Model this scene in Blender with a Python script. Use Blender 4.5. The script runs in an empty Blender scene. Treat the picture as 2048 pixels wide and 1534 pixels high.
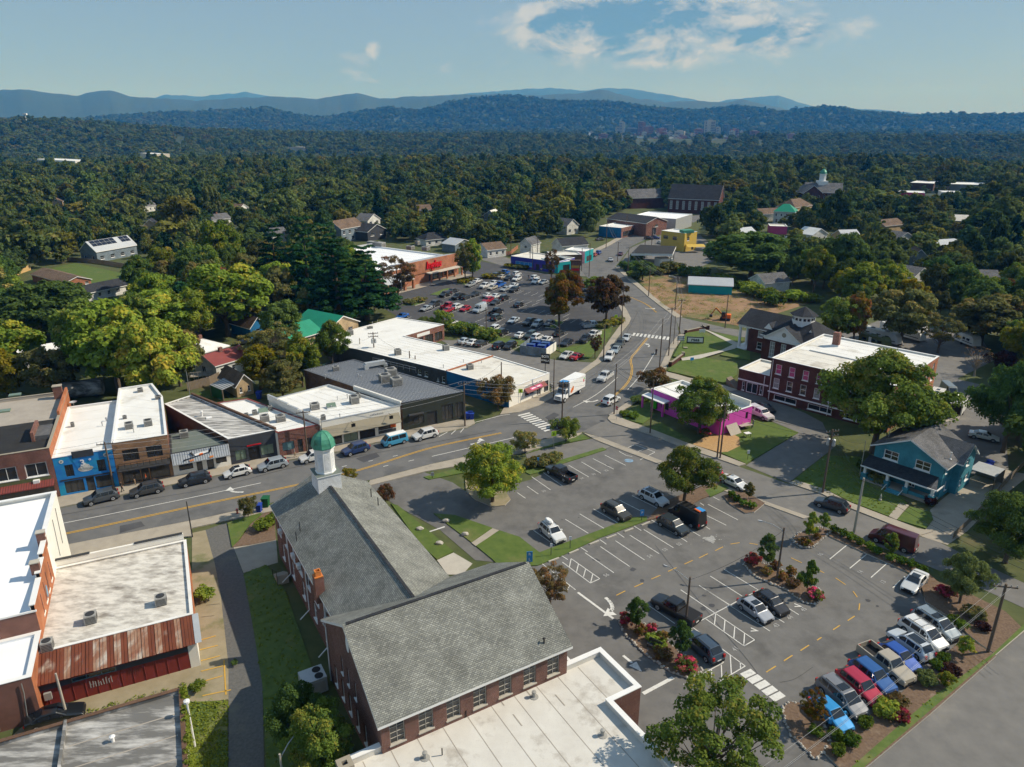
import bpy,bmesh,math,random
import numpy as np
from mathutils import Vector,Matrix,noise as mnoise
from mathutils.geometry import tessellate_polygon
S=bpy.context.scene
COL=S.collection
rad=math.radians
# ------------------------------------------------------------------ camera
CAM_H,FPX,HORIZON=52.0,1440.0,252.0
PITCH=math.atan((767-HORIZON)/FPX)
cam_d=bpy.data.cameras.new('camera');cam=bpy.data.objects.new('camera',cam_d);COL.objects.link(cam)
cam.location=(0,0,CAM_H);cam.rotation_euler=(math.pi/2-PITCH,0,0)
cam_d.sensor_width=36;cam_d.lens=36*FPX/2048;cam_d.clip_start=1;cam_d.clip_end=60000
S.camera=cam
# ------------------------------------------------------------------ sky and sun
SUN_EL,SUN_AZ=rad(41),rad(80)
W=bpy.data.worlds.new('World');S.world=W;W.use_nodes=True
wn,wl=W.node_tree.nodes,W.node_tree.links;wn.clear()
def wnode(t,**k):
 n=wn.new(t)
 for a,v in k.items():setattr(n,a,v)
 return n
def wmath(op,a,b=None,clamp=False):
 n=wnode('ShaderNodeMath',operation=op,use_clamp=clamp)
 for i,v in enumerate((a,b)):
  if v is None:continue
  if isinstance(v,(int,float)):n.inputs[i].default_value=v
  else:wl.new(v,n.inputs[i])
 return n.outputs[0]
def wvec(op,a,b):
 n=wnode('ShaderNodeVectorMath',operation=op)
 for i,v in enumerate((a,b)):
  if isinstance(v,tuple):n.inputs[i].default_value=v
  elif v is not None:wl.new(v,n.inputs[i])
 return n
SKY_STR=0.07
sky=wnode('ShaderNodeTexSky',sky_type='NISHITA',sun_disc=False,sun_elevation=SUN_EL,sun_rotation=SUN_AZ,altitude=650)
sky.air_density,sky.dust_density,sky.ozone_density=1.0,0.6,2.5
wtc=wnode('ShaderNodeTexCoord');wdir=wtc.outputs['Generated']
wsep=wnode('ShaderNodeSeparateXYZ');wl.new(wdir,wsep.inputs[0])
upz=wmath('MAXIMUM',wsep.outputs['Z'],0.03)
# broken clouds: fractal noise in direction space, gathered into a few cumulus banks all round the horizon
def cloud_noise(scale,det,off,ro=.6,dist=.35):
 v=wvec('MULTIPLY',wdir,(1,1,2.1));v=wvec('ADD',v.outputs[0],off)
 n=wnode('ShaderNodeTexNoise');n.inputs['Scale'].default_value=scale;n.inputs['Detail'].default_value=det
 n.inputs['Roughness'].default_value=ro;n.inputs['Distortion'].default_value=dist
 wl.new(v.outputs[0],n.inputs['Vector']);return n.outputs[0]
def direction(u,v):
 x,y=(u-1024)/FPX,(767-v)/FPX
 d=Vector((x,math.cos(PITCH)+y*math.sin(PITCH),-math.sin(PITCH)+y*math.cos(PITCH)));d.normalize();return d
banks=[(direction(1270,40),(.20,.5,.055),1.05),(direction(1150,55),(.10,.4,.05),.9),(direction(1500,70),(.14,.4,.028),.85),(direction(705,130),(.045,.3,.026),.62),
(direction(742,100),(.014,.2,.020),.6),(direction(893,140),(.022,.3,.014),.45),(direction(1010,130),(.05,.3,.012),.42),(direction(1330,110),(.10,.3,.022),.8)]
for k,(az,el,s)in enumerate(((-70,14,.3),(-110,22,.35),(120,18,.3),(165,12,.4),(-150,30,.4),(75,28,.25))):
 a=rad(az);e=rad(el)
 banks.append((Vector((math.sin(a)*math.cos(e),math.cos(a)*math.cos(e),math.sin(e))),(s*.7,s*.7,s*.3),.9))
bank=None
for c,(sx,sy,sz),gain in banks:
 d=wvec('SUBTRACT',wdir,tuple(c));d=wvec('MULTIPLY',d.outputs[0],(1/sx,1/sy,1/sz))
 ln=wnode('ShaderNodeVectorMath',operation='LENGTH');wl.new(d.outputs[0],ln.inputs[0])
 m=wmath('MULTIPLY',wmath('SUBTRACT',1.25,ln.outputs['Value'],True),gain)
 bank=m if bank is None else wmath('MAXIMUM',bank,m)
n1=cloud_noise(13,12,(3.1,1.7,5.3),.64)
n2=cloud_noise(13,12,(3.1-.012,1.7,5.3+.03),.64)
draw=wmath('SUBTRACT',wmath('ADD',wmath('MULTIPLY',bank,.85),wmath('MULTIPLY',wmath('SUBTRACT',n1,.5),1.5)),.30)
dens=wmath('MULTIPLY',draw,3.2,True)
edge=wmath('ADD',wmath('MULTIPLY',wmath('SUBTRACT',n1,n2),6.0),wmath('SUBTRACT',1.08,wmath('MULTIPLY',draw,1.9)),True)
wisp=wmath('MULTIPLY',wmath('SUBTRACT',cloud_noise(3.2,6,(9,2,1),.55),.36),2.0,True)
def wmix(f,a,b):
 n=wnode('ShaderNodeMix',data_type='RGBA')
 for s,v in((n.inputs[0],f),(n.inputs[6],a),(n.inputs[7],b)):
  if isinstance(v,tuple):s.default_value=(*v,1)
  elif isinstance(v,(int,float)):s.default_value=v
  else:wl.new(v,s)
 return n.outputs[2]
K=1/SKY_STR
veil=tuple(K*c for c in(.195,.285,.395));lit=tuple(K*c for c in(.43,.455,.48));grey=tuple(K*c for c in(.105,.205,.325))
skyc=wmix(wmath('ADD',wmath('MULTIPLY',wisp,.28),.62),sky.outputs[0],veil)
skyc=wmix(wmath('MULTIPLY',dens,.88),skyc,wmix(edge,grey,lit))
bg=wnode('ShaderNodeBackground');wl.new(skyc,bg.inputs[0]);bg.inputs[1].default_value=SKY_STR
wo=wnode('ShaderNodeOutputWorld');wl.new(bg.outputs[0],wo.inputs[0])
sun_d=bpy.data.lights.new('sun','SUN');sun=bpy.data.objects.new('sun',sun_d);COL.objects.link(sun)
sun_d.energy=3.6;sun_d.angle=rad(.55);sun_d.color=(1,.93,.82)
TOSUN=Vector((math.sin(SUN_AZ)*math.cos(SUN_EL),math.cos(SUN_AZ)*math.cos(SUN_EL),math.sin(SUN_EL)))
sun.rotation_euler=TOSUN.to_track_quat('Z','Y').to_euler()
S.view_settings.view_transform='Standard';S.view_settings.look='None';S.view_settings.exposure=.5;S.view_settings.gamma=1
S.render.engine='CYCLES';cy=S.cycles
cy.use_denoising=True;cy.max_bounces=6;cy.diffuse_bounces=3;cy.glossy_bounces=2;cy.transmission_bounces=2;cy.volume_bounces=0;cy.transparent_max_bounces=4
cy.use_adaptive_sampling=True;cy.adaptive_threshold=.02;cy.caustics_reflective=cy.caustics_refractive=False
# ------------------------------------------------------------------ where things stand: photo pixel -> point of the place at height z
_cp,_sp=math.cos(PITCH),math.sin(PITCH)
def G(u,v,z=0.0):
 x,y=(u-1024)/FPX,(767-v)/FPX
 t=(z-CAM_H)/(-_sp+y*_cp)
 return Vector((x*t,(_cp+y*_sp)*t,z))
def PIX(X,Y,Z):
 zc=Y*_cp-(Z-CAM_H)*_sp
 return 1024+FPX*X/zc,767-FPX*(Y*_sp+(Z-CAM_H)*_cp)/zc
def GZ(ox,oy,s,z=0.0):
 return lambda x,y,zz=z:G(ox+x/s,oy+y/s,zz)
# ------------------------------------------------------------------ materials
MATS={}
def mat(name,c1,c2=None,scale=1.0,rough=.8,bump=0,metal=0,spec=.3,det=6,coord='pos',c3=None,s3=.12,f3=.5,mid=.5,wid=.25,rot=0,stretch=None):
 """principled material: two colours mixed by noise, a third over it in large patches"""
 m=bpy.data.materials.new(name);m.use_nodes=True;MATS[name]=m
 n,l=m.node_tree.nodes,m.node_tree.links;b=n['Principled BSDF']
 b.inputs['Roughness'].default_value=rough;b.inputs['Metallic'].default_value=metal;b.inputs['Specular IOR Level'].default_value=spec
 b.inputs['Base Color'].default_value=(*c1,1)
 if c2 is None:return m
 if coord=='pos':src=n.new('ShaderNodeNewGeometry').outputs['Position']
 else:src=n.new('ShaderNodeTexCoord').outputs[{'obj':'Object','uv':'UV'}[coord]]
 if stretch:
  mp=n.new('ShaderNodeMapping');mp.inputs['Scale'].default_value=stretch;mp.inputs['Rotation'].default_value=(0,0,rot);l.new(src,mp.inputs[0]);src=mp.outputs[0]
 def nz(sc,d):
  t=n.new('ShaderNodeTexNoise');t.inputs['Scale'].default_value=sc;t.inputs['Detail'].default_value=d;t.inputs['Roughness'].default_value=.62
  l.new(src,t.inputs['Vector']);return t.outputs[0]
 def rng(v,a,bb):
  r=n.new('ShaderNodeMapRange');r.inputs[1].default_value=a;r.inputs[2].default_value=bb;l.new(v,r.inputs[0]);return r.outputs[0]
 def mix(f,a,bb):
  x=n.new('ShaderNodeMix');x.data_type='RGBA';l.new(f,x.inputs[0])
  for s,v in((x.inputs[6],a),(x.inputs[7],bb)):
   if isinstance(v,tuple):s.default_value=(*v,1)
   else:l.new(v,s)
  return x.outputs[2]
 f1=nz(scale,det);col=mix(rng(f1,mid-wid,mid+wid),c1,c2)
 if c3 is not None:col=mix(rng(nz(s3,5),f3,f3+.18),col,c3)
 l.new(col,b.inputs['Base Color'])
 if bump:
  bp=n.new('ShaderNodeBump');bp.inputs['Strength'].default_value=bump;bp.inputs['Distance'].default_value=.05
  l.new(f1,bp.inputs['Height']);l.new(bp.outputs[0],b.inputs['Normal'])
 return m
def brick(name,c1,c2,mortar,bw=.24,bh=.08,m_size=.012,rough=.85,bump=.4,offset=.5,wear=None):
 m=bpy.data.materials.new(name);m.use_nodes=True;MATS[name]=m
 n,l=m.node_tree.nodes,m.node_tree.links;b=n['Principled BSDF'];b.inputs['Roughness'].default_value=rough;b.inputs['Specular IOR Level'].default_value=.25
 uv=n.new('ShaderNodeTexCoord').outputs['UV']
 t=n.new('ShaderNodeTexBrick');t.offset=offset
 for k,v in(('Color1',c1),('Color2',c2),('Mortar',mortar)):t.inputs[k].default_value=(*v,1)
 t.inputs['Scale'].default_value=1;t.inputs['Mortar Size'].default_value=m_size;t.inputs['Brick Width'].default_value=bw;t.inputs['Row Height'].default_value=bh
 t.inputs['Mortar Smooth'].default_value=.3;t.inputs['Bias'].default_value=-.1
 l.new(uv,t.inputs['Vector'])
 nz=n.new('ShaderNodeTexNoise');nz.inputs['Scale'].default_value=.45;nz.inputs['Detail'].default_value=7;nz.inputs['Roughness'].default_value=.65
 l.new(n.new('ShaderNodeNewGeometry').outputs['Position'],nz.inputs['Vector'])
 mr=n.new('ShaderNodeMapRange');mr.inputs[1].default_value=.3;mr.inputs[2].default_value=.7;mr.inputs[3].default_value=.68;mr.inputs[4].default_value=1.28;l.new(nz.outputs[0],mr.inputs[0])
 x=n.new('ShaderNodeMix');x.data_type='RGBA';x.blend_type='MULTIPLY';x.inputs[0].default_value=1
 l.new(t.outputs[0],x.inputs[6]);l.new(mr.outputs[0],x.inputs[7]);out=x.outputs[2]
 if wear:
  y=n.new('ShaderNodeMix');y.data_type='RGBA';r2=n.new('ShaderNodeMapRange');r2 .inputs[1].default_value=.56;r2 .inputs[2].default_value=.72;l.new(nz.outputs[0],r2 .inputs[0])
  l.new(r2 .outputs[0],y.inputs[0]);l.new(out,y.inputs[6]);y.inputs[7].default_value=(*wear,1);out=y.outputs[2]
 l.new(out,b.inputs['Base Color'])
 bp=n.new('ShaderNodeBump');bp.inputs['Strength'].default_value=bump;bp.inputs['Distance'].default_value=.02;l.new(t.outputs['Fac'],bp.inputs['Height']);bp.invert=True;l.new(bp.outputs[0],b.inputs['Normal'])
 return m
# ground
mat('ground_cover',(.05,.07,.022),(.11,.12,.045),.4,.95,.3,c3=(.13,.10,.06),s3=.05,f3=.55)
mat('grass',(.055,.10,.018),(.13,.175,.045),1.1,.95,.4,det=9,c3=(.20,.19,.075),s3=.16,f3=.53)
mat('lawn',(.062,.105,.018),(.112,.155,.034),.9,.95,.3,det=11,c3=(.16,.155,.06),s3=.22,f3=.55)
mat('asphalt',(.118,.118,.118),(.162,.159,.155),.35,.92,.15,det=11,c3=(.088,.088,.09),s3=.16,f3=.53,wid=.2)
mat('asphalt_old',(.135,.131,.125),(.195,.187,.176),.55,.93,.15,det=11,c3=(.23,.215,.19),s3=.18,f3=.58)
mat('asphalt_new',(.055,.056,.062),(.085,.085,.09),.5,.9,.1,det=10,c3=(.11,.11,.112),s3=.09,f3=.55)
mat('asphalt_lot',(.128,.124,.119),(.168,.163,.156),.5,.92,.12,det=11,c3=(.098,.095,.092),s3=.2,f3=.52,wid=.18)
mat('gravel',(.085,.085,.082),(.16,.155,.145),3.5,.95,.3,det=9,c3=(.20,.18,.14),s3=.16,f3=.58)
mat('concrete',(.40,.355,.29),(.30,.265,.215),.6,.9,.1,det=9,c3=(.22,.195,.16),s3=.25,f3=.58)
mat('concrete_light',(.50,.47,.41),(.40,.37,.32),.8,.9,.1,det=8)
mat('kerb',(.42,.38,.32),(.30,.275,.24),1.4,.9,.1)
mat('mulch',(.10,.062,.04),(.21,.145,.10),4,.97,.5,det=8,c3=(.27,.21,.15),s3=.6,f3=.6)
mat('straw',(.34,.20,.085),(.50,.33,.16),3,.97,.4,det=9)
mat('dirt',(.20,.115,.06),(.34,.22,.13),.25,.97,.3,det=9,c3=(.10,.13,.035),s3=.09,f3=.50)
mat('dry_ground',(.24,.20,.12),(.34,.29,.20),.6,.97,.3,c3=(.12,.14,.05),s3=.22,f3=.56)
mat('rocks',(.36,.33,.29),(.50,.47,.42),2,.9,.3)
mat('line_white',(.72,.71,.67),(.55,.54,.51),2.5,.7,0,det=8,c3=(.34,.335,.325),s3=1.6,f3=.57)
mat('line_yellow',(.62,.36,.055),(.50,.30,.06),2.5,.7,0,det=8,c3=(.30,.22,.09),s3=1.6,f3=.6)
mat('line_blue',(.16,.30,.46),(.26,.36,.46),3,.7,0,det=8,c3=(.15,.15,.145),s3=1.5,f3=.5)
mat('line_worn',(.42,.41,.39),(.24,.24,.235),3,.8,0,det=8)
# buildings
brick('brick_red',(.150,.040,.027),(.215,.062,.040),(.30,.25,.21))
brick('brick_dark',(.085,.022,.018),(.125,.034,.026),(.10,.07,.06))
brick('brick_church',(.11,.036,.026),(.165,.055,.038),(.27,.22,.19))
brick('brick_orange',(.36,.098,.035),(.44,.135,.05),(.40,.22,.13),wear=(.46,.21,.12))
brick('brick_grocery',(.36,.125,.06),(.42,.155,.08),(.38,.24,.17))
brick('brick_tan',(.26,.125,.058),(.33,.175,.085),(.33,.26,.19))
brick('brick_brown',(.105,.055,.033),(.15,.08,.048),(.16,.11,.08))
brick('block_grey',(.085,.085,.09),(.105,.105,.11),(.06,.06,.065),.4,.2)
brick('shingle_church',(.19,.195,.18),(.31,.315,.285),(.12,.125,.115),.32,.16,.03,.95,.5)
brick('shingle_dark',(.030,.032,.038),(.052,.055,.062),(.022,.023,.027),.32,.15,.02,.95,.4)
brick('shingle_grey',(.115,.115,.12),(.18,.18,.185),(.085,.085,.09),.32,.15,.025,.95,.4)
brick('shingle_brown',(.15,.10,.068),(.21,.15,.11),(.10,.07,.05),.32,.15,.025,.95,.4)
brick('clapboard_white',(.76,.77,.78),(.79,.80,.81),(.40,.42,.45),40,.16,.03,.7,.3)
brick('clapboard_blue',(.070,.285,.365),(.075,.30,.38),(.035,.15,.20),40,.15,.028,.75,.3)
brick('clapboard_grey',(.19,.24,.28),(.20,.25,.29),(.10,.12,.15),40,.16,.03,.75,.3)
brick('siding_tan',(.50,.37,.22),(.52,.39,.235),(.32,.23,.14),40,.18,.03,.75,.3)
brick('siding_white',(.66,.66,.63),(.69,.69,.66),(.40,.40,.39),40,.18,.03,.75,.3)
mat('roof_white',(.80,.80,.78),(.69,.68,.65),.35,.7,.05,det=10,c3=(.50,.47,.41),s3=.16,f3=.56)
mat('roof_snow',(.86,.87,.88),(.80,.81,.83),.25,.55,.03)
mat('roof_cream',(.74,.72,.66),(.60,.57,.51),.3,.75,.05,det=10,c3=(.34,.30,.25),s3=.2,f3=.555)
mat('roof_weather',(.66,.635,.58),(.36,.335,.30),1.3,.85,.1,det=14,c3=(.15,.13,.11),s3=.42,f3=.545,wid=.13,mid=.55,stretch=(.6,1.4,1),rot=-.445)
mat('roof_streak',(.58,.57,.55),(.13,.125,.12),.8,.85,.1,det=13,wid=.13,mid=.52,stretch=(.35,2.2,1),rot=.66,c3=(.25,.24,.22),s3=.3,f3=.56)
mat('roof_greystain',(.15,.147,.14),(.50,.49,.47),.62,.9,.1,det=14,wid=.10,mid=.54,stretch=(.42,1.9,1),rot=-.445,c3=(.085,.083,.08),s3=.25,f3=.55)
mat('roof_membrane',(.66,.645,.60),(.54,.515,.47),.5,.75,.05,det=12,c3=(.33,.295,.25),s3=.36,f3=.565)
mat('roof_black',(.018,.018,.019),(.034,.033,.032),.6,.9,.1)
mat('roof_gravel',(.40,.36,.31),(.31,.275,.235),.5,.92,.1,c3=(.24,.21,.18),s3=.3,f3=.57)
mat('roof_green',(.115,.14,.125),(.155,.18,.16),.6,.85,.05)
mat('metal_roof',(.40,.42,.45),(.47,.49,.51),.4,.5,0,0)
mat('metal_seam',(.10,.108,.125),(.13,.14,.16),1,.5)
mat('metal_grey',(.42,.44,.46),(.52,.54,.55),1,.5,0,.4)
mat('metal_unit',(.36,.355,.33),(.29,.285,.27),2,.6,0,.1)
mat('metal_dark',(.03,.03,.032),(.05,.05,.05),2,.5)
mat('metal_green_roof',(.010,.20,.115),(.014,.25,.15),.5,.5)
mat('metal_maroon',(.20,.045,.04),(.25,.065,.055),.5,.6)
mat('rust',(.20,.058,.028),(.11,.036,.022),1.3,.85,.2,det=10,c3=(.42,.37,.31),s3=.75,f3=.58,stretch=(1,.35,1))
mat('rust_pale',(.34,.23,.16),(.20,.06,.03),1.6,.85,.2,det=10,c3=(.46,.42,.37),s3=.9,f3=.5,stretch=(1,.35,1))
mat('red_panel',(.235,.035,.027),(.165,.027,.022),1.2,.7,.05,det=9,c3=(.10,.02,.018),s3=.5,f3=.6)
mat('white_paint',(.80,.80,.79),(.72,.72,.71),.7,.6)
mat('white_wall',(.82,.80,.74),(.74,.71,.64),.5,.8,.03,c3=(.62,.58,.50),s3=.3,f3=.62)
mat('cream_wall',(.66,.59,.46),(.58,.51,.39),.5,.85)
mat('charcoal',(.040,.044,.054),(.055,.06,.07),1,.8)
mat('green_black',(.030,.036,.028),(.042,.048,.038),.8,.7)
mat('taupe',(.255,.225,.165),(.29,.26,.195),1,.7)
mat('mural_blue',(.016,.155,.50),(.03,.25,.60),.55,.7,0,c3=(.02,.33,.50),s3=.35,f3=.5)
mat('mural_side',(.015,.11,.28),(.02,.19,.38),.4,.8,0,c3=(.012,.045,.11),s3=.3,f3=.52)
mat('mural_violet',(.03,.045,.30),(.06,.05,.36),.5,.7,0,c3=(.32,.07,.16),s3=.22,f3=.57)
mat('mural_teal',(.008,.27,.30),(.012,.33,.36),.5,.7)
mat('magenta',(.60,.07,.43),(.66,.10,.48),.8,.6)
mat('violet_wall',(.36,.07,.47),(.42,.10,.52),.8,.6)
mat('lime',(.05,.50,.02),(.07,.55,.03),1,.6)
mat('pink_paint',(.55,.06,.20),(.6,.1,.25),1,.6)
mat('yellow_wall',(.52,.36,.065),(.56,.40,.09),.6,.7)
mat('copper',(.045,.21,.135),(.10,.34,.24),1.6,.55,.1,.15,det=9,c3=(.07,.07,.05),s3=.9,f3=.56)
mat('wood_pole',(.105,.075,.055),(.16,.12,.09),3,.9,.2,coord='obj',stretch=(1,1,.1))
mat('wood_pale',(.36,.32,.27),(.44,.40,.34),3,.9,.1)
mat('wood_fence',(.16,.125,.09),(.23,.185,.14),2,.9,.2)
mat('wood_new',(.52,.33,.13),(.60,.41,.18),2,.85,.1)
mat('steel',(.45,.46,.47),(.38,.39,.40),2,.4,0,.6)
mat('wire',(.018,.018,.02))
mat('wire_pale',(.34,.34,.34))
mat('glass_dark',(.016,.020,.026),rough=.08,spec=.8)
mat('glass_shop',(.03,.034,.036),(.07,.066,.06),.9,.1,0,0,.7)
mat('glass_blind',(.30,.31,.31),(.24,.25,.25),2,.2,0,0,.6)
mat('glass_pink',(.30,.05,.12),(.36,.09,.16),1,.2,0,0,.6)
mat('glass_green',(.13,.19,.14),(.19,.25,.18),1,.25,0,0,.6)
mat('glass_teal',(.10,.20,.22),(.16,.27,.28),1,.2,0,0,.6)
mat('solar',(.010,.012,.022),(.016,.018,.03),1,.2,0,0,.6)
mat('red_sign',(.62,.012,.022),rough=.5)
mat('black_sign',(.012,.012,.014),rough=.5)
mat('white_sign',(.78,.78,.78),rough=.5)
mat('sign_blue',(.045,.27,.62),rough=.5)
mat('sign_lime',(.55,.78,.02),rough=.5)
mat('stop_red',(.55,.02,.03),rough=.5)
mat('terracotta',(.62,.22,.055),(.52,.17,.045),3,.85)
mat('stone',(.34,.30,.235),(.28,.245,.19),3,.9)
mat('plastic_blue',(.014,.04,.30),(.02,.06,.36),1,.5)
mat('plastic_green',(.012,.10,.035),rough=.5)
mat('orange',(.75,.14,.02),rough=.6)
mat('tarp',(.05,.055,.09),(.08,.085,.12),1,.7)
mat('rv_white',(.70,.70,.68),(.60,.60,.58),.8,.5)
mat('olive_wall',(.10,.12,.05),(.14,.15,.07),1,.8)
mat('grey_stone',(.20,.19,.18),(.27,.26,.24),.8,.9)
mat('bark',(.085,.062,.045),(.15,.12,.09),6,.95,.3,coord='obj',stretch=(1,1,.25))
mat('bark_pale',(.22,.19,.16),(.30,.27,.23),5,.95,.2,coord='obj',stretch=(1,1,.25))
for nm,c in(('skin',(.50,.29,.19)),('hair',(.05,.03,.02)),('cloth_black',(.02,.02,.022)),('cloth_orange',(.75,.13,.02)),('cloth_white',(.65,.65,.63)),('cloth_blue',(.05,.10,.24)),
('cloth_grey',(.16,.16,.17)),('cloth_tan',(.30,.22,.14)),('cloth_denim',(.055,.085,.15)),('shoe',(.03,.026,.022)),('tyre',(.014,.014,.015)),('rim',(.42,.43,.44)),('rim_dark',(.06,.06,.065)),
('lamp_white',(.75,.75,.74)),('lamp_red',(.35,.012,.012)),('trim_black',(.015,.015,.017)),('plate',(.7,.7,.68))):
 mat(nm,c,rough=.6 if nm!='lamp_white' else.15)
# car paint: the colour is each car's own object colour
m=bpy.data.materials.new('car_paint');m.use_nodes=True;MATS['car_paint']=m
b=m.node_tree.nodes['Principled BSDF'];oi=m.node_tree.nodes.new('ShaderNodeObjectInfo');m.node_tree.links.new(oi.outputs['Color'],b.inputs['Base Color'])
b.inputs['Roughness'].default_value=.28;b.inputs['Metallic'].default_value=.15;b.inputs['Coat Weight'].default_value=.7;b.inputs['Coat Roughness'].default_value=.06
# ------------------------------------------------------------------ mesh building
def V(*a):return Vector(a if len(a)>1 else a[0])
class MB:
 """collects faces with material names; build() links them as one mesh object"""
 def __init__(s,m='concrete'):s.v=[];s.f=[];s.m=[];s.mat=m
 def face(s,pts,m=None):
  i=len(s.v);s.v+=[tuple(p)for p in pts];s.f.append(tuple(range(i,i+len(pts))));s.m.append(m or s.mat);return s
 def poly(s,pts,m=None,flip=False):
  pts=[Vector(p)for p in pts]
  for t in tessellate_polygon([pts]):
   q=[pts[k]for k in t];nz=(q[1]-q[0]).cross(q[2]-q[0]).z
   if(nz<0)!=flip:q.reverse()
   s.face(q,m)
  return s
 def prism(s,pts,z0,z1,m=None,top=None,bottom=False):
  pts=ccw(pts);n=len(pts)
  for i in range(n):
   a,b=pts[i],pts[(i+1)%n]
   s.face([(a[0],a[1],z0),(b[0],b[1],z0),(b[0],b[1],z1),(a[0],a[1],z1)],m)
  if top is not False:s.poly([(p[0],p[1],z1)for p in pts],top or m)
  if bottom:s.poly([(p[0],p[1],z0)for p in pts],m,True)
  return s
 def hexa(s,b,t,m=None):
  s.face([b[3],b[2],b[1],b[0]],m);s.face(t,m)
  for i in range(4):j=(i+1)%4;s.face([b[i],b[j],t[j],t[i]],m)
  return s
 def box(s,c,d,rz=0.0,m=None):
  cx,cy,cz=c;x,y,z=d[0]/2,d[1]/2,d[2];ca,sa=math.cos(rz),math.sin(rz)
  r=[(cx+ca*p-sa*q,cy+sa*p+ca*q)for p,q in((-x,-y),(x,-y),(x,y),(-x,y))]
  return s.hexa([(p,q,cz)for p,q in r],[(p,q,cz+z)for p,q in r],m)
 def bar(s,a,b,w,h=None,m=None,up=(0,0,1)):
  a,b=Vector(a),Vector(b);d=(b-a).normalized();u=Vector(up)
  if abs(d.dot(u))>.98:u=Vector((1,0,0))
  r=d.cross(u).normalized()*(w/2);u=r.cross(d).normalized()*((h or w)/2)
  return s.hexa([a-r-u,a+r-u,b+r-u,b-r-u],[a-r+u,a+r+u,b+r+u,b-r+u],m)
 def tube(s,pts,rs,n=8,m=None,caps=True):
  pts=[Vector(p)for p in pts]
  if isinstance(rs,(int,float)):rs=[rs]*len(pts)
  rings=[];ref=None
  for i,p in enumerate(pts):
   d=(pts[min(i+1,len(pts)-1)]-pts[max(i-1,0)]).normalized()
   if ref is None:ref=Vector((1,0,0))if abs(d.x)<.9 else Vector((0,1,0))
   u=(ref-d*ref.dot(d)).normalized();w=d.cross(u);ref=u
   rings.append([p+(u*math.cos(k*math.tau/n)+w*math.sin(k*math.tau/n))*rs[i]for k in range(n)])
  for a,b in zip(rings,rings[1:]):
   for k in range(n):s.face([a[k],a[(k+1)%n],b[(k+1)%n],b[k]],m)
  if caps:s.face(rings[0][::-1],m);s.face(rings[-1],m)
  return s
 def lathe(s,c,prof,n=12,m=None,rot=0,cap=True):
  c=Vector(c);R=[[c+Vector((r*math.cos(rot+k*math.tau/n),r*math.sin(rot+k*math.tau/n),z))for k in range(n)]for r,z in prof]
  for a,b in zip(R,R[1:]):
   for k in range(n):s.face([a[k],a[(k+1)%n],b[(k+1)%n],b[k]],m)
  if cap:s.face(R[-1],m)
  return s
 def build(s,name,parent=None,m=None,smooth=False,world=True,uv=True):
  me=bpy.data.meshes.new(name)
  off=parent.matrix_world.translation if(parent is not None and world)else Vector((0,0,0))
  if parent is not None and world:off=wpos(parent)
  vv=[(a-off.x,b-off.y,c-off.z)for a,b,c in s.v]if off.length else s.v
  me.from_pydata(vv,[],s.f)
  names=[];idx=[]
  for q in s.m:
   q=m or q
   if q not in names:names.append(q)
   idx.append(names.index(q))
  for q in names:me.materials.append(MATS[q])
  me.polygons.foreach_set('material_index',idx)
  if uv:auto_uv(me,s)
  if smooth:me.polygons.foreach_set('use_smooth',[True]*len(idx))
  if smooth:
   bm=bmesh.new();bm.from_mesh(me);bmesh.ops.remove_doubles(bm,verts=bm.verts,dist=1e-4);bm.to_mesh(me);bm.free()
  o=bpy.data.objects.new(name,me);COL.objects.link(o)
  if parent is not None:o.parent=parent
  return o
def wpos(o):
 p=Vector(o.location)
 while o.parent:o=o.parent;p+=o.location
 return p
def auto_uv(me,s):
 uvl=me.uv_layers.new(name='UVMap');out=np.zeros((len(me.loops),2));k=0
 for f in s.f:
  p=[Vector(s.v[i])for i in f];nn=(p[1]-p[0]).cross(p[2]-p[0])
  if nn.length<1e-9:k+=len(f);continue
  nn.normalize()
  if abs(nn.z)>.995:t,b=Vector((1,0,0)),Vector((0,1,0))
  else:t=Vector((0,0,1)).cross(nn).normalized();b=nn.cross(t)
  for q in p:out[k]=(q.dot(t),q.dot(b));k+=1
 uvl.data.foreach_set('uv',out.ravel())
def ccw(pts):
 a=sum(p[0]*q[1]-q[0]*p[1]for p,q in zip(pts,list(pts[1:])+[pts[0]]))
 return list(pts)if a>0 else list(pts)[::-1]
def tag(o,label=None,cat=None,group=None,kind=None):
 if label:o['label']=label
 if cat:o['category']=cat
 if group:o['group']=group
 if kind:o['kind']=kind
 return o
def thing(name,label,cat,loc=(0,0,0),rz=0,group=None):
 o=bpy.data.objects.new(name,None);COL.objects.link(o);o.location=loc;o.rotation_euler=(0,0,rz);o.empty_display_size=.3
 return tag(o,label,cat,group)
def copy_tree(o,parent=None):
 c=o.copy();COL.objects.link(c);c.parent=parent
 for ch in o.children:copy_tree(ch,c)
 return c
def text_mesh(body,size,m,extrude=.02,bold=False,shear=0):
 cu=bpy.data.curves.new('lettering','FONT');cu.body=body;cu.size=size;cu.extrude=extrude;cu.align_x='CENTER';cu.align_y='CENTER';cu.shear=shear
 if bold:cu.offset=size*.022
 t=bpy.data.objects.new('lettering',cu);COL.objects.link(t)
 dg=bpy.context.evaluated_depsgraph_get();me=bpy.data.meshes.new_from_object(t.evaluated_get(dg));bpy.data.objects.remove(t)
 me.materials.clear();me.materials.append(MATS[m]);return me
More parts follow.
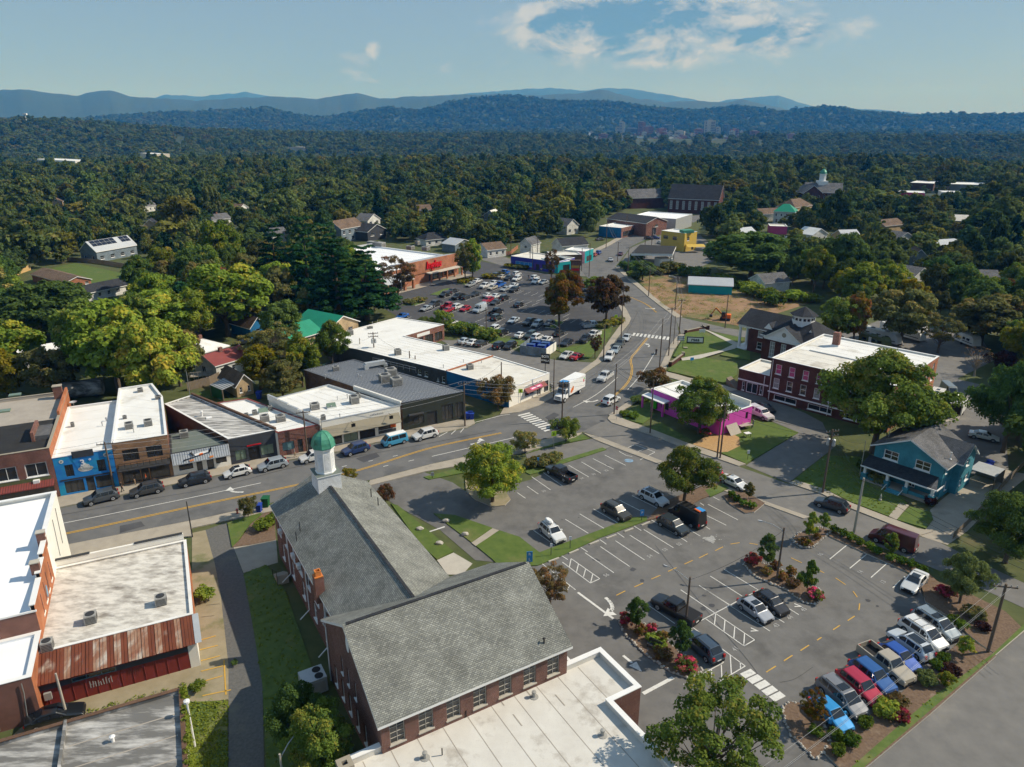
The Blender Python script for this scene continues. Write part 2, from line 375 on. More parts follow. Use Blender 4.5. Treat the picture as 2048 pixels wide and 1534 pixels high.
def lettering(parent,body,size,m,pos,right,up,extrude=.02,bold=False,shear=0,name='lettering'):
 o=bpy.data.objects.new(name,text_mesh(body,size,m,extrude,bold,shear));COL.objects.link(o);o.parent=parent
 r=Vector(right).normalized();u=Vector(up).normalized();nn=r.cross(u);u=nn.cross(r)
 M=Matrix((r,u,nn)).transposed().to_4x4();M.translation=Vector(pos)-wpos(parent);o.matrix_local=M
 return o
# ================================================================== terrain
RIDGES=[
(2400,520,14,[(-600,240),(0,238),(60,236),(120,238),(200,244),(300,252),(400,258),(600,264),(800,268),(2700,276)]),
(5600,900,10,[(-600,232),(0,240),(100,245),(200,236),(250,232),(330,226),(420,225),(480,222),(540,218),(600,232),(640,238),(700,230),(780,216),(840,222),(900,209),(960,198),(1000,193),(1040,195),
(1100,201),(1200,206),(1300,216),(1400,221),(1470,216),(1560,226),(1640,215),(1720,226),(1800,231),(2048,232),(2700,226)]),
(9000,1500,0,[(-600,190),(0,183),(60,176),(130,188),(170,190),(230,180),(270,191),(310,194),(400,200),(480,197),(560,192),(640,198),(720,188),(760,197),(850,192),(930,191),(1000,187),(1060,190),
(1150,185),(1200,180),(1260,195),(1330,203),(1390,200),(1450,206),(1480,200),(1530,212),(1600,225),(1640,212),(1700,224),(1760,229),(1850,231),(2048,231),(2700,215)]),
(15500,2300,0,[(-600,205),(200,205),(300,200),(340,188),(400,194),(450,190),(500,185),(560,196),(700,200),(900,191),(1000,182),(1100,175),(1170,182),(1200,178),(1270,180),(1340,190),(1420,206),(1500,196),
(1550,192),(1600,207),(1640,216),(1700,218),(1750,219),(1810,224),(1850,230),(2048,236),(2700,225)])]
def _slope(u,v):
 x,y=(u-1024)/FPX,(767-v)/FPX
 return(-_sp+y*_cp)/math.hypot(x,_cp+y*_sp)
_RT=[(r,w,np.array([q[0]for q in t],float),np.array([CAM_H+_slope(*q)*r-th for q in t]))for r,w,th,t in RIDGES]
def ridge_heights(th):
 t=math.tan(max(-1.2,min(1.2,th)));u=1024+FPX*t/_cp
 return[float(np.interp(u,us,hs))for _,_,us,hs in _RT]
def smooth(a,b,x):
 x=max(0,min(1,(x-a)/(b-a)));return x*x*(3-2*x)
def terrain_z(x,y,rh=None):
 r=math.hypot(x,y)
 if r<600:return 0.0
 th=math.atan2(x,y);rh=rh or ridge_heights(th)
 left=smooth(.05,-.45,th)
 z=-36*smooth(900,1500,r)*(1-.55*left)+40*smooth(2500,3500,r)*(1-.5*left)-30*smooth(4000,4700,r)
 z+=7*smooth(600,1000,r)*mnoise.noise(Vector((x/330,y/330,3)))*(1+smooth(1500,4000,r))
 for(rr,w,_,_),h in zip(_RT,rh):
  wob=1+.35*mnoise.noise(Vector((x/1900,y/1900,rr)))
  k=math.exp(-((r-rr)/(w*wob if r<rr else w*1.2))**2)
  n=mnoise.fractal(Vector((x/(rr*.09),y/(rr*.09),7)),1,2,5)
  z=max(z,(h+30)*k-30+(40+abs(h)*.13)*n*(1-.8*k)*smooth(3800,4600,r))
 return z+(13*mnoise.fractal(Vector((x/170,y/170,5)),1,2,4)*smooth(4200,6500,r)if r>4200 else 0)
ths=[rad(a)for a in np.concatenate([np.linspace(-46,46,620),np.linspace(60,300,31)])]
rs=list(30*(21000/30)**(np.linspace(0,1,150)))
vv=[(0,0,-.05)];ff=[]
for th in ths:
 rh=ridge_heights((th+math.pi)%math.tau-math.pi)
 for r in rs:
  x,y=r*math.sin(th),r*math.cos(th);vv.append((x,y,terrain_z(x,y,rh)-.05))
nr,nt=len(rs),len(ths)
for i in range(nt):
 a,b=1+i*nr,1+((i+1)%nt)*nr
 ff.append((0,b,a))
 for j in range(nr-1):ff.append((a+j,b+j,b+j+1,a+j+1))
me=bpy.data.meshes.new('ground');me.from_pydata(vv,[],ff)
# forest-coloured far slopes, town grass near
m=mat('terrain',(.030,.045,.016),(.055,.075,.038),.03,.97,.6,det=12,c3=(.05,.056,.022),s3=.006,f3=.55)
me.materials.append(m);me.polygons.foreach_set('use_smooth',[True]*len(ff))
ground=bpy.data.objects.new('ground',me);COL.objects.link(ground)
tag(ground,'rolling wooded ground of the town rising to blue mountain ridges','ground',kind='structure')
tg=MB('ground_cover').poly([(620*math.sin(t),620*math.cos(t),-.03)for t in np.linspace(-1.2,1.2,40)]+[(0,-40,-.03)]).build('town_ground');tag(tg,'rough grass and bare earth between the houses of the town','ground',kind='structure')
# ================================================================== streets, lots, paths, lawns
def px(pts,z=0):return[G(u,v,z)for u,v in pts]
LAYER=[0]
def sheet(name,pts,z,m,label,cat,parent=None):
 LAYER[0]+=1;z+=LAYER[0]*.00035
 o=MB(m).poly([(p[0],p[1],z)for p in px(pts)]).build(name,parent)
 return tag(o,label,cat,kind='structure')if parent is None else o
def slab(name,pts,z,m,label,cat,side='kerb',kind='structure'):
 LAYER[0]+=1;z+=LAYER[0]*.0006
 o=MB(side).prism([(p.x,p.y)for p in px(pts)],-.03,z,side,m).build(name)
 return tag(o,label,cat,kind=kind)
road=sheet('main_road',[(-150,1065),(117,1017),(327,974),(437,952),(505,939),(574,922),(674,905),(749,887),(815,876),(880,868),(932,857),(950,848),(1000,829),(1037,824),(1076,811),(1105,795),
(1154,758),(1205,723),(1232,680),(1258,648),(1262,637),(1254,621),(1240,598),(1212,578),(1180,560),(1165,545),(1158,532),(1172,517),(1196,502),(1221,490),(1245,476),(1274,466),(1330,445),(1400,428),
(1430,432),(1350,455),(1317,467),(1290,479),(1262,493),(1245,515),(1230,534),(1254,558),(1274,574),(1299,596),(1321,613),(1352,636),(1358,668),(1339,692),(1319,737),(1291,778),(1258,803),(1217,831),
(1215,838),(1164,864),(1100,875),(1030,893),(933,912),(860,928),(740,960),(540,1006),(400,1037),(137,1088),(-150,1145)],0,'asphalt','grey asphalt main road curving through the town past the storefronts','road')
street=sheet('side_street',[(1164,863),(1215,838),(1223,846),(1300,870),(1366,896),(1434,918),(1477,933),(1577,968),(1644,990),(1696,1017),(1839,1073),(1872,1081),(1950,1120),(2100,1190),(2100,1240),(1965,1178),
(1900,1150),(1820,1118),(1735,1083),(1705,1065),(1620,1034),(1540,1006),(1415,958),(1325,922),(1200,874)],.004,'asphalt_old','side street running past the blue house and the public parking lot','road')
corner_street=sheet('corner_street',[(2120,1190),(2048,1263),(1732,1534),(1690,1575),(2200,1640),(2350,1200)],.0,'asphalt_old','pale worn asphalt street beyond the planted kerb','road')
lot=sheet('parking_lot',[(735,972),(850,945),(905,965),(935,985),(1000,975),(1060,960),(1130,925),(1225,893),(1318,928),(1420,966),(1500,998),(1560,1015),(1640,1047),(1870,1180),(1960,1270),(1640,1560),
(1290,1560),(1060,1300),(1040,1130),(950,1120),(880,1060),(790,1010)],.008,'asphalt_lot','public parking lot with white stalls beside the church','parking lot')
glot=sheet('grocery_lot',[(755,604),(775,588),(915,547),(960,522),(1000,530),(1090,547),(1165,558),(1205,578),(1240,602),(1250,625),(1215,648),(1164,682),(1135,693),(1103,688),(1056,682),(1010,670),(960,668),(905,655),(800,636),(770,618)],
.008,'asphalt_new','dark asphalt grocery parking lot full of cars','parking lot')
rlot=sheet('restaurant_lot',[(880,680),(930,680),(1000,690),(1040,705),(1110,720),(1180,725),(1205,722),(1154,757),(1105,795),(1099,760),(1090,742),(985,712),(905,693)],.012,'asphalt_old','small asphalt lot beside the white roofed restaurant building','parking lot')
sheet('loop_drive',[(1050,905),(1180,878),(1200,876),(1226,892),(1130,926),(1076,925),(1056,922)],.010,'asphalt_old','short pale drive between grass strips at the corner','driveway')
sheet('cross_street',[(955,500),(1000,512),(1060,527),(1160,538),(1172,553),(1100,546),(1000,530),(950,516)],.004,'asphalt_old','cross street between the grocery lot and the mural shops','road')
sheet('school_street',[(1350,632),(1448,655),(1500,663),(1700,664),(1760,640),(1960,672),(1990,720),(1900,765),(1868,745),(1700,690),(1480,674),(1415,660),(1362,668)],.003,'asphalt_old','street running behind the columned hall to the camper yard','road')
sheet('yard',[(1860,745),(1965,770),(2010,840),(2020,980),(1900,930),(1835,880),(1845,800)],.004,'asphalt_old','grey yard with trailers behind the brick schoolhouse','yard')
sheet('school_drive',[(1448,770),(1536,797),(1610,826),(1645,845),(1668,895),(1577,966),(1492,931),(1597,865),(1544,843),(1480,815),(1425,792)],.008,'asphalt_old','asphalt drive between the magenta shop and the brick schoolhouse','driveway')
sheet('station_lot',[(1245,520),(1262,495),(1300,480),(1330,467),(1400,470),(1450,510),(1400,535),(1300,545),(1258,556)],.003,'asphalt_old','pale lot round the empty fuel canopy','parking lot')
alley=sheet('alley',[(411,1060),(453,1045),(472,1110),(487,1148),(506,1254),(525,1369),(529,1580),(457,1580),(457,1331),(442,1194),(430,1129)],.006,'gravel','worn gravel alley along the shaded side of the church','alley')
pad=sheet('parking_pad',[(384,1066),(411,1060),(432,1129),(446,1200),(464,1399),(384,1405)],.002,'dry_ground','cracked dusty parking pad with faded yellow stripes','parking pad')
sheet('back_lane',[(20,1475),(60,1440),(300,1340),(400,1320),(400,1405),(365,1400),(60,1490)],.0,'dry_ground','dusty weedy strip under the red tin wall','ground')
sheet('church_apron',[(466,1092),(552,1078),(556,1125),(487,1146)],.004,'concrete','stained concrete apron at the shaded church door','path')
sheet('house_drive',[(1840,1072),(1866,1040),(1860,1020),(1885,998),(1940,955),(1990,935),(2060,950),(1990,1005),(1935,1062),(1895,1090)],.012,'concrete','stained concrete driveway beside the blue house','driveway')
sheet('field',[(1276,560),(1310,548),(1400,556),(1500,585),(1590,592),(1640,600),(1560,625),(1480,652),(1352,630),(1320,612)],.0,'dirt','bare dirt lot with weeds across the bend of the road','ground')
# pavements (raised)
def pave(pts,label,z=.12,m='concrete'):return slab('sidewalk',pts,z,m,label,'sidewalk')
pave([(-150,1064),(117,1016),(327,973),(437,951),(505,938),(574,921),(674,904),(749,886),(815,875),(880,867),(932,856),(950,847),(946,836),(805,858),(640,890),(463,926),(345,950),(233,966),(118,986),(-150,1035)],'pale sidewalk in front of the storefront row')
pave([(-150,1147),(137,1090),(400,1039),(540,1008),(546,1023),(384,1057),(383,1073),(140,1113),(-150,1175)],'pale sidewalk between the road and the low stained roof')
pave([(740,962),(860,930),(933,914),(1030,895),(1100,877),(1164,866),(1150,876),(1050,905),(933,930),(850,944),(735,973)],'pale sidewalk along the road by the big parking lot tree')
pave([(1000,830),(1037,825),(1076,812),(1105,796),(1099,782),(1008,816)],'sidewalk and brick strip in front of the restaurant')
pave([(1105,795),(1154,757),(1205,722),(1232,679),(1258,647),(1262,637),(1254,621),(1240,602),(1234,606),(1244,624),(1248,640),(1220,678),(1192,720),(1140,757),(1098,787)],'curving sidewalk on the grocery side of the bend',.09)
pave([(1166,866),(1200,875),(1325,923),(1415,959),(1540,1007),(1620,1035),(1607,1038),(1530,1010),(1410,970),(1318,929),(1225,894),(1190,880)],'sidewalk between the side street and the parking lot',.09)
pave([(1215,838),(1223,846),(1300,870),(1366,896),(1434,918),(1477,933),(1492,929),(1437,908),(1370,885),(1305,860),(1245,838),(1240,820),(1222,828)],'corner sidewalk in front of the magenta shop')
pave([(1577,967),(1644,989),(1696,1016),(1839,1072),(1866,1064),(1835,1058),(1700,1006),(1650,980),(1590,961)],'sidewalk in front of the blue house')
pave([(1217,831),(1258,803),(1291,778),(1319,737),(1339,692),(1358,668),(1370,670),(1348,700),(1330,742),(1303,783),(1268,808),(1228,832)],'sidewalk below the lawn of the columned hall')
pave([(1230,534),(1254,558),(1274,574),(1299,596),(1321,613),(1352,636),(1365,634),(1330,611),(1306,592),(1283,572),(1262,555),(1238,532)],'sidewalk along the bare dirt lot')
pave([(1158,532),(1172,517),(1196,502),(1221,490),(1245,476),(1240,472),(1214,487),(1188,499),(1162,514),(1150,530)],'sidewalk in front of the painted shops up the road')
pave([(1330,742),(1378,756),(1450,772),(1475,780),(1462,783),(1440,780),(1370,764),(1318,750)],'sidewalk at the foot of the hall lawn',.08)
# lawns and beds
def lawn(pts,label,m='lawn',z=.10,cat='lawn'):return slab('lawn',pts,z,m,label,cat,side=m)
lawn([(1346,715),(1372,668),(1405,663),(1467,692),(1442,705),(1400,716),(1368,720)],'mown lawn with the white sign by the columned hall',z=.35)
lawn([(1339,738),(1364,722),(1402,716),(1476,729),(1473,752),(1450,768),(1378,754),(1335,744)],'sloping mown lawn between two paths below the hall',z=.3)
lawn([(1415,663),(1487,676),(1480,690),(1467,690)],'small lawn by the street behind the hall sign')
lawn([(1447,706),(1467,696),(1500,705),(1500,722),(1440,712)],'shaded lawn beside the hall steps',z=.25)
sheet('path',[(1405,660),(1415,663),(1480,690),(1470,700),(1450,705),(1400,720),(1364,724),(1362,719),(1400,712),(1442,703),(1465,692)],.36,'concrete_light','pale concrete path crossing the hall lawn','path')
lawn([(1480,838),(1545,846),(1597,866),(1492,928),(1438,905),(1452,870),(1470,850)],'mown lawn between the magenta shop and the drive')
sheet('straw_bed',[(1385,890),(1420,868),(1450,862),(1478,876),(1480,893),(1455,905),(1437,906)],.13,'straw','patch of pale straw beside the magenta shop','ground')
lawn([(1245,838),(1262,820),(1300,800),(1310,830),(1285,848)],'planted grass corner beside the magenta shop','grass')
lawn([(1300,858),(1320,845),(1385,882),(1372,886)],'shaded strip of grass under the tree by the magenta shop','grass')
lawn([(1580,967),(1650,912),(1720,915),(1760,950),(1815,1008),(1776,1033),(1700,1004),(1650,979)],'front lawn of the blue house','lawn')
lawn([(1793,1040),(1820,1014),(1862,1026),(1866,1040),(1852,1058)],'small square of lawn by the blue house steps')
sheet('path',[(1777,1034),(1800,1006),(1818,1012),(1793,1041)],.13,'concrete','short front path to the blue house steps','path')
lawn([(1810,855),(1850,845),(1865,850),(1830,890),(1800,890)],'sunny grass behind the blue house','lawn')
lawn([(867,1028),(909,1031),(985,1057),(943,1086)],'upper triangle of lawn beside the church drive')
lawn([(952,1093),(999,1062),(1039,1075),(1079,1106),(1208,1058),(1264,1036),(1294,1034),(1294,1042),(1196,1078),(1122,1113),(1075,1132),(1000,1135),(985,1120)],'long lawn strip between the two rows of stalls')
sheet('path',[(943,1087),(985,1058),(998,1062),(952,1094)],.11,'concrete','short path through the church lawn','path')
lawn([(782,1008),(796,1012),(907,1104),(874,1120),(840,1090)],'strip of lawn along the sunny side of the church')
sheet('church_walk',[(874,1121),(907,1106),(945,1128),(925,1150),(895,1150)],.05,'concrete_light','pale concrete walk at the church side door','path')
lawn([(847,955),(927,935),(930,946),(858,960)],'grass strip with the small sign by the road')
lawn([(1052,908),(1096,892),(1164,870),(1180,878),(1115,890)],'grass strip with two trees at the corner','grass')
lawn([(1115,923),(1205,896),(1213,900),(1122,929),(1100,940),(1060,950),(1050,945),(1068,928)],'grass strip and hedge bed behind the stalls','grass')
slab('planting_bed',[(930,953),(960,945),(1000,965),(1021,1000),(1010,1012),(985,1015),(950,1000),(932,984)],.14,'dry_ground','kerbed bed under the big parking lot tree','planting bed')
slab('planting_bed',[(1294,1042),(1310,1022),(1340,1000),(1400,975),(1445,965),(1455,980),(1400,1000),(1350,1030)],.12,'mulch','mulched strip under the leafy tree by the street','planting bed','mulch')
lawn([(1410,982),(1445,968),(1458,978),(1420,995)],'scrap of grass beside the white utility cabinet','grass',.125)
def bed(pts,label):return slab('planting_bed',pts,.14,'mulch',label,'planting bed','rocks')
bed([(1445,993),(1475,982),(1508,995),(1530,1008),(1508,1026),(1490,1028),(1460,1010)],'mulch bed with four clipped shrubs at the lot entrance')
bed([(1582,1080),(1600,1066),(1640,1055),(1660,1065),(1640,1084),(1620,1097),(1600,1095)],'stone edged mulch bed with two young trees')
bed([(1486,1128),(1500,1120),(1530,1130),(1560,1140),(1595,1160),(1640,1180),(1648,1196),(1630,1210),(1605,1205),(1570,1180),(1540,1168),(1505,1150)],'long mulch island with the tall lamp post and flowering shrubs')
bed([(1236,1240),(1260,1232),(1290,1250),(1340,1290),(1380,1320),(1402,1340),(1396,1352),(1370,1356),(1340,1345),(1290,1310),(1250,1270)],'long stone edged bed with roses and a bench')
bed([(1652,1060),(1672,1066),(1760,1105),(1850,1143),(1875,1165),(1868,1178),(1842,1158),(1740,1112),(1658,1074)],'mulch strip with a row of clipped shrubs along the side street')
bed([(1842,1172),(1875,1165),(1930,1185),(2010,1225),(2048,1262),(1990,1310),(1960,1290),(1935,1270),(1905,1240),(1850,1205)],'corner bed with the loose pale green tree and the tall pole')
bed([(1930,1276),(1992,1314),(1860,1430),(1740,1530),(1700,1560),(1660,1520),(1640,1500),(1700,1460),(1800,1390)],'long planted bed in front of the row of parked cars')
bed([(1562,1420),(1580,1406),(1620,1410),(1650,1450),(1660,1490),(1630,1520),(1580,1470)],'stone edged bed with the small orange tree')
lawn([(2048,1250),(2110,1205),(2048,1262),(1732,1533),(1690,1575),(1660,1575),(1750,1495),(1860,1400),(1985,1310)],'grass verge inside the long pale kerb','grass',.16)
MB('kerb').poly([(p.x,p.y,.17)for p in px([(2110,1203),(2048,1255),(1722,1534),(1675,1575),(1690,1575),(1732,1534),(2048,1265),(2120,1205)])]).build('kerb',corner_street)
lawn([(455,1047),(490,1036),(525,1026),(500,1048),(478,1080),(464,1095)],'little lawn at the church corner by the alley')
sheet('gravel_bed',[(464,1095),(480,1080),(502,1048),(530,1026),(548,1024),(552,1080),(500,1090)],.05,'mulch','tan stone bed at the church corner','planting bed')
lawn([(487,1148),(533,1130),(570,1180),(640,1380),(720,1530),(720,1590),(535,1590),(525,1369),(506,1254)],'shaded grass strip between the alley and the church wall','grass',.04)
lawn([(380,1405),(455,1402),(455,1580),(370,1580)],'sunlit weedy grass below the parking pad','grass',.05)
lawn([(960,670),(1056,684),(1060,692),(1000,690),(930,678)],'grass bank between the grocery lot and the restaurant lot','lawn')
lawn([(1110,700),(1170,690),(1215,648),(1225,650),(1220,672),(1178,718),(1130,708)],'grass corner beside the blue bin enclosure','lawn')
lawn([(836,655),(868,648),(880,668),(850,678)],'grass beside the brick steps at the end of the white roof','lawn')
def island(pts,label):return slab('planting_island',pts,.15,'grass',label,'planting bed','concrete_light')
island([(800,612),(815,603),(845,600),(850,606),(830,612)],'kerbed grass island under the thinning autumn tree by the grocery')
island([(912,568),(930,561),(948,560),(948,566),(930,570)],'kerbed grass island under two tall trees in the grocery lot')
island([(860,590),(890,578),(905,577),(880,592)],'low kerbed strip in the grocery lot')
island([(1090,655),(1110,640),(1128,645),(1110,658)],'kerbed island under the orange tree in the grocery lot')
island([(1180,655),(1210,645),(1240,640),(1235,650),(1200,662)],'kerbed bed under the round brown tree by the bend')
lawn([(110,535),(150,526),(250,548),(262,570),(180,580),(60,560)],'sunny back lawn behind the brick ranch house','lawn',.03)
lawn([(368,795),(420,780),(440,790),(385,812)],'back yard grass behind the storefronts','lawn',.04)
# ================================================================== painted markings: children of the surface they lie on
def stripe(parent,a,b,w,m='line_white',name='parking_line',z=.036):
 a,b=Vector(a[:2]),Vector(b[:2]);d=(b-a).normalized();n=Vector((-d.y,d.x))*w/2
 return MB(m).face([(*(a-n),z),(*(b-n),z),(*(b+n),z),(*(a+n),z)]).build(name,parent,uv=False)
def polystripe(parent,pts,w,m,name,z=.036,off=0):
 P=[Vector(G(*p)[:2])for p in pts]
 Q=[]
 for i in range(len(P)-1):
  p0,p1,p2,p3=P[max(i-1,0)],P[i],P[i+1],P[min(i+2,len(P)-1)]
  for k in range(6):
   t=k/6;Q.append(.5*((2*p1)+(p2-p0)*t+(2*p0-5*p1+4*p2-p3)*t*t+(3*p1-p0-3*p2+p3)*t**3))
 Q.append(P[-1]);mb=MB(m);L=[]
 for i,q in enumerate(Q):
  d=(Q[min(i+1,len(Q)-1)]-Q[max(i-1,0)]).normalized();n=Vector((-d.y,d.x));L.append((q+n*(off-w/2),q+n*(off+w/2)))
 for(a,b),(c,d)in zip(L,L[1:]):mb.face([(*a,z),(*c,z),(*d,z),(*b,z)])
 return mb.build(name,parent,uv=False)
Y1=[(-150,1122),(129,1068),(400,1010),(580,973),(719,940),(862,896),(1003,866)]
Y2=[(1193,812),(1233,788),(1258,761),(1264,738),(1262,718),(1278,697),(1295,676)]
Y3=[(1313,625),(1293,609),(1260,594)]
for Y in(Y1,Y2,Y3):
 for o in(-.16,.16):polystripe(road,Y,.16,'line_yellow','centre_line',.036,o)
for Wl in([(-150,1096),(125,1047),(400,992),(522,966)],[(864,913),(1000,882),(1030,875)],[(1146,815),(1193,789),(1235,755)],[(1255,780),(1285,745),(1310,705)],[(1290,580),(1300,588),(1312,602)],[(950,845),(1000,832),(1020,829)]):
 polystripe(road,Wl,.15,'line_white','lane_line')
z3,z4,zk=GZ(600,640,5.1125),GZ(900,640,5.1125),GZ(1000,400,5.1125)
for a,b in(((430,1502),(478,1490)),((850,1500),(902,1488)),((1110,1446),(1165,1432)),((700,1446),(745,1437)),((950,1396),(998,1385)),((-260,1180),(-210,1172)),((1420,1195),(1510,1145)),((1545,1170),(1595,1125)),((1640,1150),(1680,1103))):
 stripe(road,z3(*a),z3(*b),.14,name='lane_dash')
c0,c1=z4(745,957),z4(1040,1130);rd=(z4(1000,1000)-z4(760,1060)).normalized()
for k in range(10):
 c=c0 .lerp(c1,(k+.5)/10);stripe(road,c-rd*1.35,c+rd*1.35,.55,name='crossing_bar')
c0,c1=zk(1350,1372),zk(1738,1418);rd=(zk(1560,1350)-zk(1510,1440)).normalized()
for k in range(10):
 c=c0 .lerp(c1,(k+.5)/10);stripe(road,c-rd*1.5,c+rd*1.5,.6,name='crossing_bar')
def turn_arrow(parent,c,ang,s,flip=1,name='turn_arrow',m='line_white'):
 ca,sa=math.cos(ang),math.sin(ang);mb=MB(m)
 P=lambda x,y:(c[0]+s*(ca*x-sa*y*flip),c[1]+s*(sa*x+ca*y*flip),.040)
 arc=[(1.6*math.sin(t)-.2,1.1*(1-math.cos(t)))for t in np.linspace(-.2,1.25,7)]
 for(a,b),(a2,b2)in zip(arc,arc[1:]):mb.face([P(a-.05,b-.16),P(a2+.10,b2-.16),P(a2-.10,b2+.16),P(a-.05,b+.16)]if flip>0 else[P(a-.05,b-.16),P(a-.05,b+.16),P(a2-.10,b2+.16),P(a2+.10,b2-.16)])
 ex,ey=arc[-1];mb.face([P(ex-.55,ey-.05),P(ex+.6,ey-.2),P(ex+.2,ey+.95)])
 return mb.build(name,parent,uv=False)
turn_arrow(road,G(478,985),rad(186),1.15,-1);turn_arrow(road,G(948,888),rad(22),1.15);turn_arrow(road,G(1192,802),rad(225),1.15,-1);turn_arrow(road,G(1298,693),rad(60),1.15);turn_arrow(road,G(1294,617),rad(-40),1.15)
q1,q2,q3=GZ(1020,880,5.1125),GZ(1400,960,5.1125),GZ(1240,1180,5.1125)
for q,segs in((q1,'340,335,535,470 600,260,805,380 730,225,930,342 848,192,1060,300 968,155,1182,260 222,378,415,512 175,475,290,555 75,540,157,597 465,300,680,420 240,925,460,1080 565,812,800,955 712,757,960,905 855,708,1100,850 '
'1117,615,1350,735 1247,570,1500,695 320,1260,670,1534 535,1250,822,1465 822,1465,918,1420 918,1420,625,1215 625,1215,607,1300 700,1270,680,1350 772,1325,752,1400 845,1375,825,1460 520,1180,590,1225 767,1155,1062,1360 725,1100,792,1145 '
'925,1092,1222,1295 918,1020,985,1068 1078,1032,1375,1228 1097,950,1168,998 1225,975,1525,1165 1270,882,1342,928 1367,917,1670,1103 1440,815,1812,1043 1620,790,1945,985 1890,705,2045,795 1980,875,2045,915 380,1315,333,1395 460,1375,425,1445 530,1430,500,1495 607,1490,590,1534 '
'1115,118,1190,160 1190,160,1250,170 1330,205,1482,125 1482,125,1275,48 1275,48,1205,80 1310,120,1385,85'),
(q2,'-80,290,268,465 80,250,388,410 135,175,198,208 0,235,40,262 245,915,600,1130 105,985,430,1190 -10,1080,390,1340 1510,660,1325,812 1717,750,1530,906 1925,842,1747,1000 2045,1030,1970,1105'),
(q3,'877,298,1268,575 1268,575,1376,512 1376,512,978,243 978,243,965,360 1073,310,1062,430 1173,375,1163,500 1273,445,1265,570 735,378,1280,780 1280,780,930,990 960,670,1060,742 1060,742,650,968 1020,590,1025,715 1127,670,1138,862 1230,740,1232,805 1035,765,1042,915 '
'935,815,943,975 838,870,840,965 737,925,738,975 735,378,733,430 470,505,1420,0 620,0,978,243 880,0,1140,165 1125,165,1532,422 1570,270,1680,335 1715,185,1828,255 300,165,560,345')):
 for sg in segs.split():
  a,b,c,d=map(float,sg.split(','));stripe(lot,q(a,b),q(c,d),.11)
for q,segs in((q2,'-10,800,80,755 155,725,235,685 310,657,405,643 505,648,590,662 930,797,1040,848 1190,912,1270,952 1385,1003,1488,1072 1565,1140,1608,1200 1632,1265,1625,1332 1510,1440,1582,1393 1360,1534,1430,1488'),(q3,'1495,842,1593,780 1675,727,1763,670 1845,622,1932,566 2015,515,2060,487'),
(GZ(700,850,2.243),'1195,765,1235,745 1275,728,1315,710 1352,692,1392,675 1427,658,1465,640 1500,625,1537,608')):
 for sg in segs.split():
  a,b,c,d=map(float,sg.split(','));stripe(lot,q(a,b),q(c,d),.12,'line_yellow','lane_dash')
for x,y in((1308,857),(1380,913),(1455,971),(1530,1031),(1608,1091)):
 d=(q3(1350,838)-q3(1265,878)).normalized();c=q3(x,y);stripe(lot,c-d*.75,c+d*.75,.75,name='crossing_bar')
stripe(lot,q3(235,1062),q3(545,897),.4,name='stop_line');z7=GZ(700,850,2.243);stripe(lot,z7(1022,752),z7(1182,870),.3,name='stop_line');stripe(lot,z7(345,483),z7(425,457),.25,name='stop_line')
stripe(lot,z7(1225,1035),z7(1265,1068),.3,name='stop_line')
turn_arrow(lot,z7(1163,790),rad(-62),1.3,-1)
MB('line_white').face([(*q3(90,775)[:2],.038),(*q3(225,838)[:2],.038),(*q3(168,735)[:2],.038)]).build('yield_triangle',lot,uv=False)
for c,s in((q1(1215,212),.75),):MB('line_blue').poly([(c.x+s*math.cos(t),c.y+s*.9*math.sin(t),.038)for t in np.linspace(0,math.tau,14)[:-1]]).build('blue_symbol',lot)
def ground_text(parent,body,c,size,ang,m='line_worn',name='stall_number'):
 return lettering(parent,body,size,m,(c.x,c.y,.040),(math.cos(ang),math.sin(ang),0),(-math.sin(ang),math.cos(ang),0),.001,True,name=name)
ra=rad(37)
for q,l in((q1,((545,420,'35'),(345,525,'36'),(735,395,'34'),(855,352,'33'),(985,315,'32'),(985,1385,'56'),(1430,1190,'54'),(1585,1125,'53'),(1730,1068,'52'))),(q2,((1060,1325,'45'),(920,1410,'44'),(780,1490,'43'),(1230,765,'16'),(1640,945,'14'),(1870,1045,'13'))),(q3,((940,755,'42'),(1180,605,'41')))):
 for x,y,t in l:ground_text(lot,t,q(x,y),.75,ra)
for x,y in((1380,415),(1825,165)):ground_text(lot,'V',q3(x,y),1.1,ra+.6,'line_white')
random.seed(5)
c=G(1420,1078);mb=MB('line_white')
for k in range(42):
 a,r=random.uniform(0,math.tau),abs(random.gauss(0,1.0));p=c+Vector((math.cos(a)*r*1.5,math.sin(a)*r,0));s=random.uniform(.08,.42)*(1.4-min(r,1.2))
 mb.poly([(p.x+s*math.cos(t)*random.uniform(.6,1.3),p.y+s*math.sin(t)*random.uniform(.6,1.2),.031+k*.0004)for t in np.linspace(0,math.tau,8)[:-1]],None)
mb.build('paint_splash',lot,'line_worn')
for sg in '400,1365,445,1352 402,1322,440,1312 403,1280,432,1272 405,1392,462,1380 448,1320,452,1390 400,1300,436,1291 402,1343,446,1332'.split():
 a,b,c,d=map(float,sg.split(','));stripe(pad,G(a,b),G(c,d),.14,'line_yellow')
